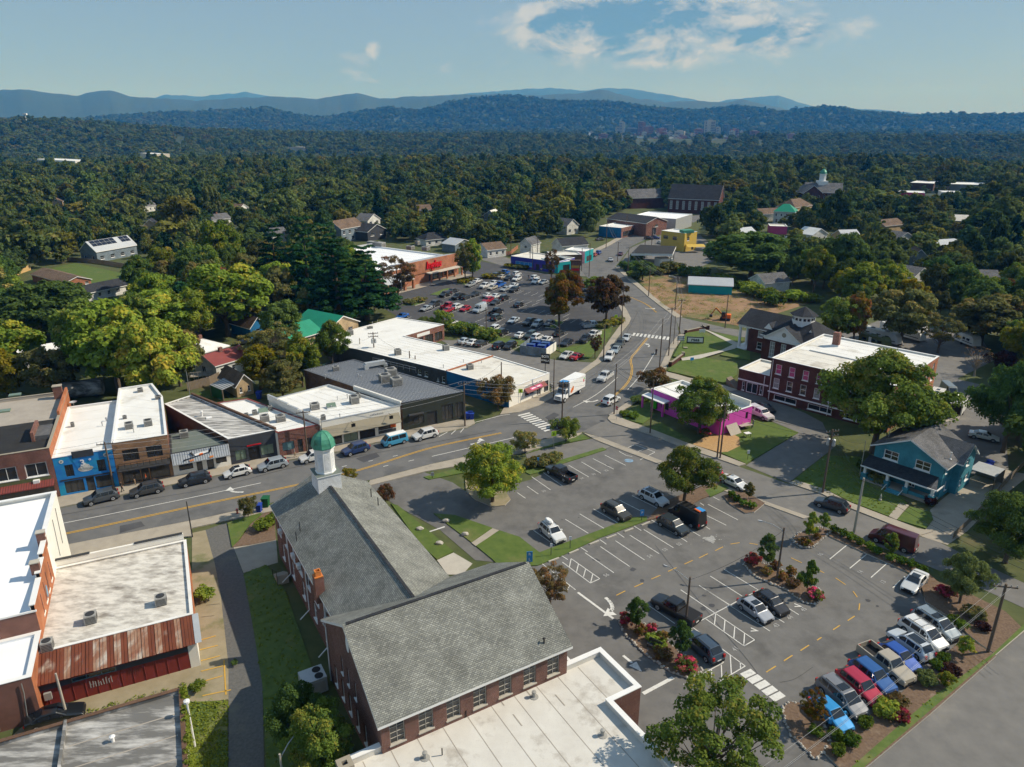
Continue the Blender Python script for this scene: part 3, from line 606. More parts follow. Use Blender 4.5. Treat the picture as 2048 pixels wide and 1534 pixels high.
# darker repair patches and tar seams in the road
for pts in([(240,1052),(282,1043),(290,1052),(240,1066)],[(712,917),(752,905),(760,913),(728,925)],[(1090,835),(1108,825),(1120,830),(1100,842)]):MB('asphalt_new').poly([(p.x,p.y,.024)for p in px(pts)]).build('asphalt_patch',road)
polystripe(road,[(-150,1075),(117,1031),(300,998),(430,975),(574,938),(700,915),(830,892),(990,861)],.10,'asphalt_new','gutter_seam',.030)
polystripe(road,[(1105,806),(1170,764),(1225,715),(1262,650),(1275,625)],.10,'asphalt_new','gutter_seam',.030)
polystripe(lot,[(1310,1090),(1420,1230),(1510,1340),(1560,1430)],.05,'asphalt_new','tar_seam',.032);polystripe(lot,[(1560,1365),(1590,1358),(1625,1335)],.05,'asphalt_new','tar_seam',.032)
random.seed(11)
for k in range(26):
 u,v=random.choice([(1180,1060),(1300,1115),(1420,1200),(1500,1180),(1160,960),(1330,1240),(1750,1200),(1240,1140)]);p=G(u+random.uniform(-60,60),v+random.uniform(-30,30));s=random.uniform(.12,.4)
 MB('asphalt_new').poly([(p.x+s*math.cos(t)*random.uniform(.6,1.2),p.y+s*math.sin(t)*random.uniform(.6,1.2),.031+k*.0002)for t in np.linspace(0,math.tau,9)[:-1]]).build('oil_spot',lot)
# ================================================================== buildings: helpers
def inset(pts,d):
 n=len(pts);out=[]
 for i in range(n):
  p,a,b=Vector(pts[i][:2]),Vector(pts[i-1][:2]),Vector(pts[(i+1)%n][:2])
  d1,d2=(p-a).normalized(),(b-p).normalized();n1,n2=Vector((-d1 .y,d1 .x)),Vector((-d2 .y,d2 .x))
  k=n1+n2;k=k/max(.3,k.dot(n1))if k.length>.1 else n1
  out.append(p+k*d)
 return out
class Wall:
 def __init__(s,A,B):s.A=Vector(A[:2]);s.B=Vector(B[:2]);s.L=(s.B-s.A).length;s.d=(s.B-s.A)/s.L;s.n=Vector((s.d.y,-s.d.x))
 def pt(s,x,z,o=0.0):q=s.A+s.d*x+s.n*o;return Vector((q.x,q.y,z))
def wall_faces(mb,w,z0,z1,ops,m,depth=.16,top=None):
 """wall sheet with real rectangular openings and their reveals; top(s) may raise or lower the upper edge"""
 xs=sorted({0,w.L,*[o[0]for o in ops],*[o[1]for o in ops]});zs=sorted({z0,z1,*[o[2]for o in ops],*[o[3]for o in ops]})
 for x0,x1 in zip(xs,xs[1:]):
  for a,b in zip(zs,zs[1:]):
   cx,cz=(x0+x1)/2,(a+b)/2
   if any(o[0]<cx<o[1]and o[2]<cz<o[3]for o in ops):continue
   mb.face([w.pt(x0,a),w.pt(x1,a),w.pt(x1,b),w.pt(x0,b)],m)
 for x0,x1,a,b,*_ in ops:
  I,O=-depth,0
  mb.face([w.pt(x0,a,O),w.pt(x1,a,O),w.pt(x1,a,I),w.pt(x0,a,I)],m);mb.face([w.pt(x0,b,I),w.pt(x1,b,I),w.pt(x1,b,O),w.pt(x0,b,O)],m)
  mb.face([w.pt(x0,a,I),w.pt(x0,b,I),w.pt(x0,b,O),w.pt(x0,a,O)],m);mb.face([w.pt(x1,a,O),w.pt(x1,b,O),w.pt(x1,b,I),w.pt(x1,a,I)],m)
KINDS={
'sash':('white_paint','glass_dark',0,1,.10,'window','white_paint'),'sash_blind':('white_paint','glass_blind',0,1,.10,'window','white_paint'),'sash_pink':('white_paint','glass_pink',0,1,.11,'window','white_paint'),
'light4':('concrete_light','glass_dark',1,3,.06,'window','concrete_light'),'grid':('white_paint','glass_dark',2,3,.09,'window','white_paint'),'pair':('white_paint','glass_dark',1,1,.13,'window','white_paint'),'dark':('metal_dark','glass_dark',1,1,.07,'window',None),'shop':('metal_dark','glass_shop',2,0,.07,'shop_window',None),
'shop_green':('metal_dark','glass_green',1,0,.06,'shop_window',None),'shop_teal':('metal_dark','glass_teal',0,0,.06,'shop_window',None),'door':('metal_dark','glass_shop',0,0,.10,'door',None),'door_white':('white_paint','glass_dark',1,0,.13,'door',None),
'door_dark':('metal_dark','metal_dark',0,0,.08,'door',None),'strip':('glass_teal','glass_dark',2,0,.09,'window',None),'blue_strip':('white_paint','sign_blue',3,0,.1,'shop_window',None),'steel_door':('steel','white_paint',0,0,.07,'door',None),
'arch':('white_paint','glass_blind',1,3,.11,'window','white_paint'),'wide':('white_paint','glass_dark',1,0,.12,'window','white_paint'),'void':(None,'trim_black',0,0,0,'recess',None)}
def fill(root,w,x0,x1,z0,z1,kind,depth=.16):
 fm,pm,nv,nh,fw,nm,sill=KINDS[kind]
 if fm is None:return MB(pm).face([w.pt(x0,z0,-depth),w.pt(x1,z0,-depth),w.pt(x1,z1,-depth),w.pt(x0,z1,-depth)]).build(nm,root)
 mb=MB(fm);o=-depth+.05;dp=.08
 def bar(a,b,c,d):mb.hexa([w.pt(a,c,o),w.pt(b,c,o),w.pt(b,c,o-dp),w.pt(a,c,o-dp)],[w.pt(a,d,o),w.pt(b,d,o),w.pt(b,d,o-dp),w.pt(a,d,o-dp)])
 bar(x0,x0+fw,z0,z1);bar(x1-fw,x1,z0,z1);bar(x0+fw,x1-fw,z0,z0+fw);bar(x0+fw,x1-fw,z1-fw,z1)
 t=fw*.55
 for k in range(nv):c=x0+(x1-x0)*(k+1)/(nv+1);bar(c-t/2,c+t/2,z0+fw,z1-fw)
 for k in range(nh):c=z0+(z1-z0)*(k+1)/(nh+1);bar(x0+fw,x1-fw,c-t/2,c+t/2)
 if sill:mb.hexa([w.pt(x0-.08,z0-.10,.10),w.pt(x1+.08,z0-.10,.10),w.pt(x1+.08,z0-.10,-depth),w.pt(x0-.08,z0-.10,-depth)],[w.pt(x0-.08,z0+.004,.10),w.pt(x1+.08,z0+.004,.10),w.pt(x1+.08,z0+.004,-depth),w.pt(x0-.08,z0+.004,-depth)],sill)
 f=mb.build(nm,root)
 i=o-dp+.03
 MB(pm).face([w.pt(x0+fw*.6,z0+fw*.6,i),w.pt(x1-fw*.6,z0+fw*.6,i),w.pt(x1-fw*.6,z1-fw*.6,i),w.pt(x0+fw*.6,z1-fw*.6,i)]).build('pane',f,uv=False)
 return f
def fr(ops,L,h):
 return[(o[0]*L,o[1]*L,o[2],o[3],o[4])for o in ops]
def flat_building(name,label,P,h,wm,roof,parapet=.45,cap='white_paint',ops={},cat='building',thick=.28,drop=None,cap_h=.06,group=None):
 """P: outline (world xy, counter-clockwise); wm: wall material per side or one; ops: {side: [(f0, f1, z0, z1, kind)]}"""
 P=[Vector(p[:2])for p in P];n=len(P);c=sum(P,Vector((0,0)))/n
 root=thing(name,label,cat,(c.x,c.y,0),group=group);wmat=wm if isinstance(wm,(list,tuple))else[wm]*n
 mb=MB();I=inset(P,thick)
 for i in range(n):
  w=Wall(P[i],P[(i+1)%n]);o=fr(ops.get(i,[]),w.L,h);wall_faces(mb,w,-.1,h,o,wmat[i])
  a,b=I[i],I[(i+1)%n]
  if parapet:mb.face([(b.x,b.y,h-parapet),(a.x,a.y,h-parapet),(a.x,a.y,h),(b.x,b.y,h)],roof)
 mb.build('wall',root)
 MB(roof).poly([(p.x,p.y,h-parapet)for p in(I if parapet else P)]).build('roof',root)
 O2,I2=inset(P,-.05),inset(P,thick+.04);cb=MB(cap)
 for i in range(n):
  j=(i+1)%n;cb.hexa([(*O2[i],h),(*O2[j],h),(*I2[j],h),(*I2[i],h)],[(*O2[i],h+cap_h),(*O2[j],h+cap_h),(*I2[j],h+cap_h),(*I2[i],h+cap_h)])
 cb.build('coping',root)
 for i,l in ops.items():
  w=Wall(P[i],P[(i+1)%n])
  for x0,x1,z0,z1,k in fr(l,w.L,h):fill(root,w,x0,x1,z0,z1,k)
 return root,P
def gable_house(name,label,P,ze,zr,wm,rm,axis=0,over=.45,ops={},trim='white_paint',cat='house',group=None,hip=0.0,base=0.0,thick=.14,gable_m=None,root=None,roof_name='roof'):
 """P: four eave corners FL, FR, BR, BL in world xy; ridge along side 0-2 (axis 0) or 1-3 (axis 1)"""
 P=[Vector(p[:2])for p in P];c=sum(P,Vector((0,0)))/4
 if root is None:root=thing(name,label,cat,(c.x,c.y,base),group=group)
 mb=MB(wm);Q=P if axis==0 else P[1:]+P[:1]
 for i in range(4):
  w=Wall(P[i],P[(i+1)%4]);wall_faces(mb,w,base-.1,ze,fr(ops.get(i,[]),w.L,ze),wm)
 m1,m2=(Q[1]+Q[2])/2,(Q[3]+Q[0])/2
 if hip==0:
  mb.face([(*Q[1],ze),(*Q[2],ze),(*m1,zr)],gable_m or wm);mb.face([(*Q[3],ze),(*Q[0],ze),(*m2,zr)],gable_m or wm)
 mb.build('wall',root)
 along=(Q[1]-Q[0]).normalized();across=(Q[2]-Q[1]).normalized();half=(Q[2]-Q[1]).length/2;sl=(zr-ze)/half
 e=over;ea=e if hip==0 else e
 def rp(i,da,dc,z):q=Q[i]+along*da+across*dc;return Vector((q.x,q.y,z))
 zl=ze-sl*e
 E=[rp(0,-ea,-e,zl),rp(1,ea,-e,zl),rp(2,ea,e,zl),rp(3,-ea,e,zl)]
 ra_,rb_=Vector((*(m2-along*(ea-hip)),zr)),Vector((*(m1+along*(ea-hip)),zr))
 if hip:ra_,rb_=Vector((*(m2+along*hip),zr)),Vector((*(m1-along*hip),zr))
 rf=MB(rm);up=Vector((0,0,thick))
 rf.face([E[0]+up,E[1]+up,rb_+up,ra_+up]);rf.face([E[2]+up,E[3]+up,ra_+up,rb_+up])
 if hip:rf.face([E[1]+up,E[2]+up,rb_+up]);rf.face([E[3]+up,E[0]+up,ra_+up])
 r=rf.build(roof_name,root)
 tb=MB(trim)
 ring=[E[0],E[1],rb_,E[2],E[3],ra_]if not hip else E
 for a,b in zip(ring,ring[1:]+ring[:1]):tb.face([a-up*.6,b-up*.6,b+up*.98,a+up*.98])
 tb.face([E[0],ra_,rb_,E[1]]);tb.face([E[2],rb_,ra_,E[3]])
 tb.build('fascia',r)
 for i,l in ops.items():
  w=Wall(P[i],P[(i+1)%4])
  for x0,x1,z0,z1,k in fr(l,w.L,ze):fill(root,w,x0,x1,z0,z1,k)
 return root
def rect(A,ang,L,D):
 d=Vector((math.cos(ang),math.sin(ang)));n=Vector((-d.y,d.x));A=Vector(A[:2]);return[A,A+d*L,A+d*L+n*D,A+n*D]
def hvac(pos,rz,s=(1.1,1.0,.95),label='grey rooftop air conditioner',group='rooftop air conditioners'):
 t=thing('air_conditioner',label,'air conditioner',pos,rz,group)
 MB('metal_unit').box((0,0,.12),s).build('cabinet',t,world=False)
 b=MB('metal_dark');b.box((0,0,0),(s[0]*.9,s[1]*.9,.12));b.lathe((0,0,.12+s[2]),[(min(s[:2])*.40,.004),(min(s[:2])*.40,.03),(min(s[:2])*.28,.035)],12);b.build('fan_grille',t,world=False)
 l=MB('trim_black')
 for k in range(5):
  z=.22+s[2]*.16*k
  for sx in(-1,1):l.box((sx*(s[0]/2+.006),0,z),(.012,s[1]*.86,s[2]*.06))
  l.box((0,-s[1]/2-.006,z),(s[0]*.86,.012,s[2]*.06))
 l.build('louvre',t,world=False)
 return t
def vent(pos,h=.7,r=.10,label='thin metal roof vent pipe',group='roof vents',m='steel'):
 o=MB(m).tube([(0,0,-.05),(0,0,h)],r,8).lathe((0,0,h),[(r*1.8,0),(r*1.7,.06),(.02,.16)],8).build('vent_pipe');o.location=pos
 return tag(o,label,'vent',group)
def on(u,v,z):return G(u,v,z)
A25,A31=rad(25.5),rad(30.5)
# ================================================================== church with copper cupola (foreground)
NE,NZ,WZE,WZR=7.2,10.4,7.2,11.6
d,n=Vector((math.cos(A31),math.sin(A31))),Vector((-math.sin(A31),math.cos(A31)))
w0=Vector((-10.5,44.9));W_=[w0,w0+d*18.1,w0+d*18.1+n*14.8,w0+n*14.8]
cs=sum(W_,Vector((0,0)))/4
church=thing('church','red brick church with grey shingle roofs, a long nave and a copper domed cupola','church',(cs.x,cs.y,0))
wl6=[(.04+.14*k,.04+.14*k+.072,4.5,6.7,'light4')for k in range(7)]
gl=[(.30,.335,4.4,6.3,'sash'),(.42,.455,4.4,6.3,'sash'),(.55,.585,4.4,6.3,'sash'),(.12,.17,1.0,3.3,'sash'),(.26,.31,1.0,3.3,'sash'),(.40,.45,1.0,3.3,'sash'),(.54,.59,1.0,3.3,'sash'),(.68,.73,1.0,3.3,'sash')]
gable_house('church_wing','',W_,WZE,WZR,'brick_church','shingle_church',0,.35,{0:wl6,3:gl},root=church,thick=.16)
nd=-n;N0=Vector((-29.9,79.8))
NL,NW=30.5,12.1
Npts=[N0+nd*NL,N0+nd*NL+d*NW,N0+d*NW,N0]
lw=[(.05+.105*k,.05+.105*k+.045,4.2,6.3,'sash')for k in range(8)]+[(.08+.15*k,.08+.15*k+.04,1.2,3.4,'sash_blind')for k in range(6)]
rw=[(.12+.16*k,.12+.16*k+.06,2.0,5.8,'arch')for k in range(5)]
gable_house('church_nave','',Npts,NE,NZ,'brick_church','shingle_church',1,.35,{3:lw,1:rw},root=church,thick=.16)
# ridge caps
rcp=MB('shingle_dark');a=(Npts[0]+Npts[1])/2;b=(Npts[2]+Npts[3])/2
rcp.bar((*a,NZ+.17),(*b,NZ+.17),.32,.06);rcp.build('ridge_cap',church)
rcp=MB('shingle_dark');a=(W_[0]+W_[3])/2;b=(W_[1]+W_[2])/2;rcp.bar((*a,WZR+.17),(*b,WZR+.17),.32,.06);rcp.build('ridge_cap',church)
# white gutters and downpipes on the shaded side
gt=MB('white_paint');Wn=Wall(Npts[3],Npts[0])
for s_ in(6.5,14.5,21.5):
 gt=MB('white_paint');gt.tube([Wn.pt(s_,NE-.1,.30),Wn.pt(s_,NE-.5,.12),Wn.pt(s_,1.1,.12),Wn.pt(s_+.4,.5,1.3)],.07,6);gt.build('downpipe',church)
gt=MB('white_paint');Ws=Wall(W_[3],W_[0]);gt.tube([Ws.pt(.3,WZE-.1,.3),Ws.pt(.3,WZE-.6,.1),Ws.pt(.3,.2,.1)],.07,6);gt.build('downpipe',church)
for s_ in(9.0,11.4,2.9):MB('white_paint').hexa([Wn.pt(s_,5.0,.4),Wn.pt(s_+.7,5.0,.4),Wn.pt(s_+.7,5.0,0),Wn.pt(s_,5.0,0)],[Wn.pt(s_,5.5,.4),Wn.pt(s_+.7,5.5,.4),Wn.pt(s_+.7,5.5,0),Wn.pt(s_,5.5,0)]).build('window_air_conditioner',church)
g0=Ws.pt(7.0,10.4,.03);MB('white_paint').poly([Ws.pt(7.2+.45*math.cos(t),9.4+.8*math.sin(t),.03)for t in np.linspace(0,math.tau,17)[:-1]]).build('oval_vent',church)
ch=Wn.pt(20.6,0,.2);cb=MB('brick_red');cb.box((ch.x,ch.y,6.2),(.95,.8,3.0),A31);chm=cb.build('chimney',church)
MB('terracotta').lathe((ch.x,ch.y,9.2),[(.62,0),(.62,.12),(.42,.12),(.38,.62),(.44,.66),(.30,.66),(.28,.3)],4,rot=A31+rad(45),cap=False).build('chimney_pot',chm)
for k in range(7):
 p=Wn.pt(4.2+.36*k,0,1.1);MB('concrete').box((p.x,p.y,-.05),(.36,1.3,.2+.19*k),math.atan2(Wn.d.y,Wn.d.x)).build('step',church)
rl=MB('metal_dark');rl.tube([Wn.pt(4.0,.9,1.8),Wn.pt(6.7,2.2,1.8)],.03,6);rl.tube([Wn.pt(4.1,0,1.8),Wn.pt(4.1,.95,1.8)],.03,6);rl.tube([Wn.pt(6.6,0,1.8),Wn.pt(6.6,2.15,1.8)],.03,6);rl.build('handrail',church)
for u,v in((599,1050),(592,1070)):p=G(u,v,9.4);MB('trim_black').tube([(p.x,p.y,8.6),(p.x,p.y,9.8)],.05,6).build('vent_pipe',church)
for u,v in((742,985),(756,1002)):p=G(u,v,9.2);MB('trim_black').tube([(p.x,p.y,8.6),(p.x,p.y,9.7)],.06,6).build('vent_pipe',church)
p=G(1088,1286,7.8);MB('trim_black').tube([(p.x,p.y,7.4),(p.x,p.y,8.3)],.07,6).lathe((p.x,p.y,8.3),[(.16,0),(.02,.1)],8).build('vent_pipe',church)
# cupola: square clapboard base astride the ridge, octagonal drum, ribbed copper dome
cpos=G(647,938,14.0);cc=(N0+d*NW/2)+nd*3.4;cup_c=Vector((cc.x,cc.y,0))
cup=MB('clapboard_white');sq=[cc+d*a+nd*b for a,b in((-1.45,-1.45),(1.45,-1.45),(1.45,1.45),(-1.45,1.45))]
cup.prism([tuple(q)for q in sq],NZ-2.2,NZ+1.5,'clapboard_white','white_paint');cupo=cup.build('cupola',church)
mo=MB('roof_green');sq2=[cc+d*a+nd*b for a,b in((-1.55,-1.55),(1.55,-1.55),(1.55,1.55),(-1.55,1.55))]
mo.prism([tuple(q)for q in sq2],NZ+1.50,NZ+1.62,'white_paint','roof_green',True);mo.build('cornice',cupo)
R8=1.27;drum=MB('white_paint');drum.lathe((cc.x,cc.y,NZ+1.62),[(R8,0),(R8,.15),(R8*.94,.2),(R8*.94,3.0),(R8*1.06,3.08),(R8*1.06,3.3)],8,rot=A31+rad(22.5));drum.build('drum',cupo)
for k in range(8):
 a_=A31+rad(22.5+45*k+22.5);q=Vector((math.cos(a_),math.sin(a_)));tq=Vector((-q.y,q.x));r_=R8*.94*math.cos(math.pi/8)+.02
 pn=MB('clapboard_white');pts=[(-.28,.5),(.28,.5),(.28,2.6),(-.28,2.6)]
 pn.face([(cc.x+q.x*r_+tq.x*x,cc.y+q.y*r_+tq.y*x,NZ+1.62+z)for x,z in pts]);pn.build('louvre_panel',cupo)
dome=MB('copper');prof=[(R8*1.12,0),(R8*1.14,.12),(R8*1.10,.35),(R8*1.06,.75),(R8*.93,1.2),(R8*.70,1.6),(R8*.40,1.87),(R8*.12,2.0),(.05,2.04)]
dz=NZ+4.92;dome.lathe((cc.x,cc.y,dz),prof,8,rot=A31+rad(22.5));dm=dome.build('dome',cupo)
for k in range(8):
 a_=A31+rad(22.5+45*k);MB('copper').tube([(cc.x+math.cos(a_)*(r+.01),cc.y+math.sin(a_)*(r+.01),dz+z)for r,z in prof[1:]],.035,5).build('rib',dm)
MB('metal_dark').tube([(cc.x,cc.y,dz+2.0),(cc.x,cc.y,dz+3.7)],.03,6).lathe((cc.x,cc.y,dz+2.1),[(.02,0),(.1,.1),(.02,.2)],8).build('finial',dm)
# big rooftop-style air handler standing in the shaded strip
ah=thing('air_handler','large pale air handling unit with two fans beside the shaded church wall','air conditioner',G(628,1378),A31)
MB('metal_grey').box((0,0,.1),(2.3,2.0,1.7)).build('cabinet',ah,world=False)
fb=MB('trim_black');fb.lathe((.5,.45,1.8),[(.42,.004),(.42,.04),(.3,.05)],14);fb.lathe((.5,-.5,1.8),[(.42,.004),(.42,.04),(.3,.05)],14);fb.build('fan',ah,world=False)
MB('metal_unit').box((0,-1.02,.3),(1.9,.05,1.2)).build('coil_panel',ah,world=False)
# ================================================================== flat annexe behind the church (foreground)
F3=4.55
nA=G(700,1516,F3).xy
q1_=G(1226,1403,F3).xy;q2_=G(1282,1374,F3).xy;q3_=G(1197,1300,F3).xy
Ld=lambda q:(q-nA).dot(d);Ln=lambda q:(q-nA).dot(n);at_=lambda a,b:nA+d*a+n*b
l1,l2=Ld(q1_),Ld(q2_);n1_=Ln(q2_)
fpts=[at_(-1,-16),at_(l1,-16),at_(l1,n1_),at_(l2,n1_),at_(l2,.2),at_(-1,.2)]
annex,_=flat_building('church_annex','low brick annexe with a stained white membrane roof and broad white coping',fpts,F3,'brick_church','roof_membrane',.55,'white_paint',{4:[],2:[]},thick=.42,cap_h=.08)
for k in range(10):
 s_=.9+k*(l2-1.6)/10;yb=-15.4 if s_<l1-.5 else n1_+.5
 a,b=at_(s_,-.35),at_(s_,yb);MB('roof_gravel').bar((*a,F3-.546),(*b,F3-.546),.07,.012).build('roof_seam',annex)
for k,(u,v)in enumerate(((885,1440),(930,1425),(1000,1400),(1060,1390),(1120,1400),(960,1380),(840,1450),(1035,1440))):
 p=G(u,v,F3-.54);MB('roof_gravel').bar(p-Vector((*n,0))*.75,p+Vector((*n,0))*.75,.10,.016).build('roof_strap',annex)
for u,v in((850,1515),(1205,1470),(1068,1393)):p=G(u,v,F3-.5);MB('metal_unit').lathe((p.x,p.y,F3-.56),[(.42,0),(.40,.05),(.16,.08),(.14,.5),(.22,.5),(.2,.62),(.02,.66)],12).build('roof_vent',annex)
for u,v in((884,1500),(932,1425),(1093,1327)):p=G(u,v,F3);MB('trim_black').tube([(p.x,p.y,F3-.5),(p.x,p.y,F3+.18)],.05,6).build('vent_pipe',annex)
cpn=G(690,1530,5.4);chm=MB('brick_church').box((cpn.x,cpn.y,0),(1.0,1.0,5.1),A31).build('chimney',annex)
MB('stone').lathe((cpn.x,cpn.y,5.1),[(.82,0),(.82,.55),(.3,.55),(.3,.3)],4,rot=A31+rad(45),cap=False).build('chimney_cap',chm);MB('trim_black').box((cpn.x,cpn.y,5.12),(.4,.4,.3),A31).build('flue',chm)
s0=at_(l2-8.4,.25);lowp=[s0,s0+d*5.2,s0+d*5.2+n*2.6,s0+n*2.6]
flat_building('church_porch','small flat stained roof wedged between the church wing and the annexe',lowp,4.1,'brick_church','roof_cream',.12,'white_paint',thick=.2)
# ================================================================== white corner building, low stained building, grey roof (left foreground)
a0=G(112,983,9.4).xy;dd=Vector((math.cos(A25),math.sin(A25)));nn=Vector((-dd.y,dd.x));e_=a0-nn*22.8
wb=thing('white_building','tall corner building with a snow white roof, one white wall and an orange brick side','building',(a0 .x,a0 .y,0))
steps=[(0,11.6,9.4),(11.6,14.6,9.0),(14.6,17.8,8.55),(17.8,22.8,8.0)]
Wr=Wall(a0-nn*22.8,a0)
mb=MB()
for s_,t_,h_ in steps:
 w=Wall(a0-nn*t_,a0-nn*s_);mt='white_wall' if s_<11 else 'brick_orange'
 wall_faces(mb,w,-.1,h_,[],mt);mb.face([w.pt(0,h_-1.2,-.35),w.pt(w.L,h_-1.2,-.35),w.pt(w.L,h_,-.35),w.pt(0,h_,-.35)][::-1],'white_paint')
wf=Wall(a0,a0-dd*26);wall_faces(mb,wf,-.1,9.4,[],'white_wall');wk=Wall(e_-dd*26,e_);wall_faces(mb,wk,-.1,7.4,[],'brick_red');wall_faces(mb,Wall(a0-dd*26,e_-dd*26),-.1,8,[],'brick_red');mb.build('wall',wb)
a_,b_,c_,d_=a0-dd*.35,a0-dd*26,e_-dd*26,e_-dd*.35
MB('roof_snow').face([(*d_,7.2),(*a_,8.85),(*b_,8.85),(*c_,7.2)]).build('roof',wb)
for s_,t_,h_ in steps:
 p,q=a0-nn*s_-dd*.18,a0-nn*t_-dd*.18;MB('white_paint').bar((*p,h_+.05),(*q,h_+.05),.52,.10).build('coping',wb)
p,q=a0-dd*.0,a0-dd*26;MB('white_paint').bar((*(p-nn*.15),9.43),(*(q-nn*.15),9.43),.45,.1).build('coping',wb)
for s_,h_ in((11.4,9.4),(17.0,8.9)):
 p=a0-nn*s_-dd*.35;c_=MB('brick_red').box((p.x,p.y,8.2),(.8,.7,h_-7.6),A25).build('chimney',wb);MB('concrete_light').box((p.x,p.y,h_+.6),(.9,.8,.1),A25).build('chimney_cap',c_)
gt=MB('white_paint');gt.bar((*(e_+dd*.1),7.35),(*(e_-dd*26),7.35),.16,.16);gt.build('gutter',wb)
for s_ in(3.0,6.0):w=Wall(a0-nn*22.8,a0);MB('metal_dark').tube([w.pt(22.8-s_,8.6,.05),w.pt(22.8-s_-.5,4.0,.05)],.03,5).build('cable',wb)
for k,s_ in enumerate((13.2,15.4,17.4,19.6)):
 w=Wall(a0-nn*22.8,a0);x=22.8-s_;MB('white_wall').hexa([w.pt(x-.5,4.75,.06),w.pt(x+.5,4.75,.06),w.pt(x+.5,4.75,0),w.pt(x-.5,4.75,0)],[w.pt(x-.5,4.95,.06),w.pt(x+.5,4.95,.06),w.pt(x+.5,4.95,0),w.pt(x-.5,4.95,0)]).build('sill',wb)
 MB('brick_red').hexa([w.pt(x-.08,5.0,.04),w.pt(x+.08,5.0,.04),w.pt(x+.08,5.0,0),w.pt(x-.08,5.0,0)],[w.pt(x-.08,7.2,.04),w.pt(x+.08,7.2,.04),w.pt(x+.08,7.2,0),w.pt(x-.08,7.2,0)]).build('brick_strip',wb)
w=Wall(a0-nn*22.8,a0);c_=22.8-16.6;MB('line_blue').poly([w.pt(c_+.42*math.cos(t),5.6+.75*math.sin(t),.03)for t in np.linspace(0,math.tau,15)[:-1]]).build('blue_graffiti',wb)
# lower rear block of the white building
rb=e_-nn*.02;lowp=[rb-nn*7-dd*24,rb-nn*7,rb,rb-dd*24]
lb,_=flat_building('rear_block','lower red brick rear block with a snow white roof and white gutter',lowp,5.0,['brick_red','brick_orange','brick_red','brick_red'],'roof_snow',.3,'white_paint',thick=.4)
w=Wall(lowp[0],lowp[1]);
for s_ in(23.2,21.0):MB('steel').tube([w.pt(s_,4.6,.12),w.pt(s_,3.6,.12),w.pt(s_-.3,.3,.12)],.05,6).build('conduit',lb)
# low stained building
H17=4.3;p17=[G(55,1312,H17).xy,G(386,1232,H17).xy,G(384,1080,H17).xy,G(104,1142,H17).xy]
p0=p17[0];L17=(p17[1]-p0).dot(dd);D17=(p17[2]-p17[1]).dot(nn);p17=[p0,p0+dd*L17,p0+dd*L17+nn*D17,p0+nn*D17]
lb17,_=flat_building('low_building','low building with a stained white roof and a rusty tin lean-to',p17,H17,['red_panel','brick_orange','white_wall','brick_red'],'roof_weather',.22,'roof_white',thick=.25,ops={2:[(.1,.9,.4,2.6,'shop')]})
f0,f1=p17[2],p17[3];MB('white_wall').bar((*(f0+nn*.3-dd*.2),H17+.25),(*(f1+nn*.3+dd*.2),H17+.25),.3,1.1).build('front_parapet',lb17)
for a,b in((.02,.30),(.62,.98)):q,r=f1 .lerp(f0,a)+nn*.3,f1 .lerp(f0,b)+nn*.3;MB('metal_dark').bar((*q,H17+.86),(*r,H17+.86),.42,.09).build('coping_tile',lb17)
lean=MB('rust');k_=24;low=3.0;dep=3.3
for k in range(k_):
 s0_,s1_=L17*k/k_+.02,L17*(k+1)/k_-.02
 a,b=p0+dd*s0_,p0+dd*s1_;up=.0 if k%2 else.03
 sh=MB('rust_pale' if k in(5,9,10,12,14,15,16,18,21)else 'rust')
 A_,B_,C_,D_=(*(a-nn*dep),low+up),(*(b-nn*dep),low+up),(*b,H17-.05+up),(*a,H17-.05+up)
 sh.face([A_,B_,C_,D_]);m_=(Vector(A_)+Vector(B_))/2;m2_=(Vector(C_)+Vector(D_))/2
 for f_ in(.02,.5):sh.bar(Vector(A_).lerp(Vector(B_),f_)+Vector((0,0,.02)),Vector(D_).lerp(Vector(C_),f_)+Vector((0,0,.02)),.05,.05)
 sh.build('roof_sheet',lb17)
wl_=Wall(p0-nn*(dep-.45),p0-nn*(dep-.45)+dd*L17)
mb=MB();wall_faces(mb,wl_,-.1,low+.05,[(L17*.24,L17*.50,2.0,2.55,'strip')],'red_panel',.12)
mb.face([wl_.pt(0,2.02,.012),wl_.pt(L17*.24,2.02,.012),wl_.pt(L17*.24,2.6,.012),wl_.pt(0,2.6,.012)],'charcoal');mb.face([wl_.pt(L17*.50,2.02,.012),wl_.pt(L17*.94,2.02,.012),wl_.pt(L17*.94,2.6,.012),wl_.pt(L17*.50,2.6,.012)],'charcoal')
we=Wall(p0+dd*L17-nn*(dep-.45),p0+dd*L17);mb.face([we.pt(0,-.1),we.pt(we.L,-.1),we.pt(we.L,H17),we.pt(0,low)],'white_wall');mb.build('lean_to_wall',lb17)
fill(lb17,wl_,L17*.24,L17*.50,2.0,2.55,'strip',.12)
MB('white_wall').face([wl_.pt(L17*.94,.0,.02),wl_.pt(L17,.0,.02),wl_.pt(L17,2.7,.02),wl_.pt(L17*.94,2.7,.02)]).build('white_panel',lb17)
for k in range(13):x=L17*(.03+.07*k);MB('red_panel').bar(wl_.pt(x,.0,.02),wl_.pt(x,1.98,.02),.05,.04).build('panel_batten',lb17)
G17=(lb17,wl_,L17)
MB('metal_grey').face([(*(p0+dd*(L17-.1)-nn*dep),low+.06),(*(p0+dd*(L17+.5)-nn*dep),low+.06),(*(p0+dd*(L17+.5)),H17+.0),(*(p0+dd*(L17-.1)),H17)]).build('flashing',lb17)
for x,y,z_ in((.12,.85,1.2),):MB('metal_unit').box(wl_.pt(L17*.10,1.1,.18),(.6,.3,.75),A25).build('meter_box',lb17)
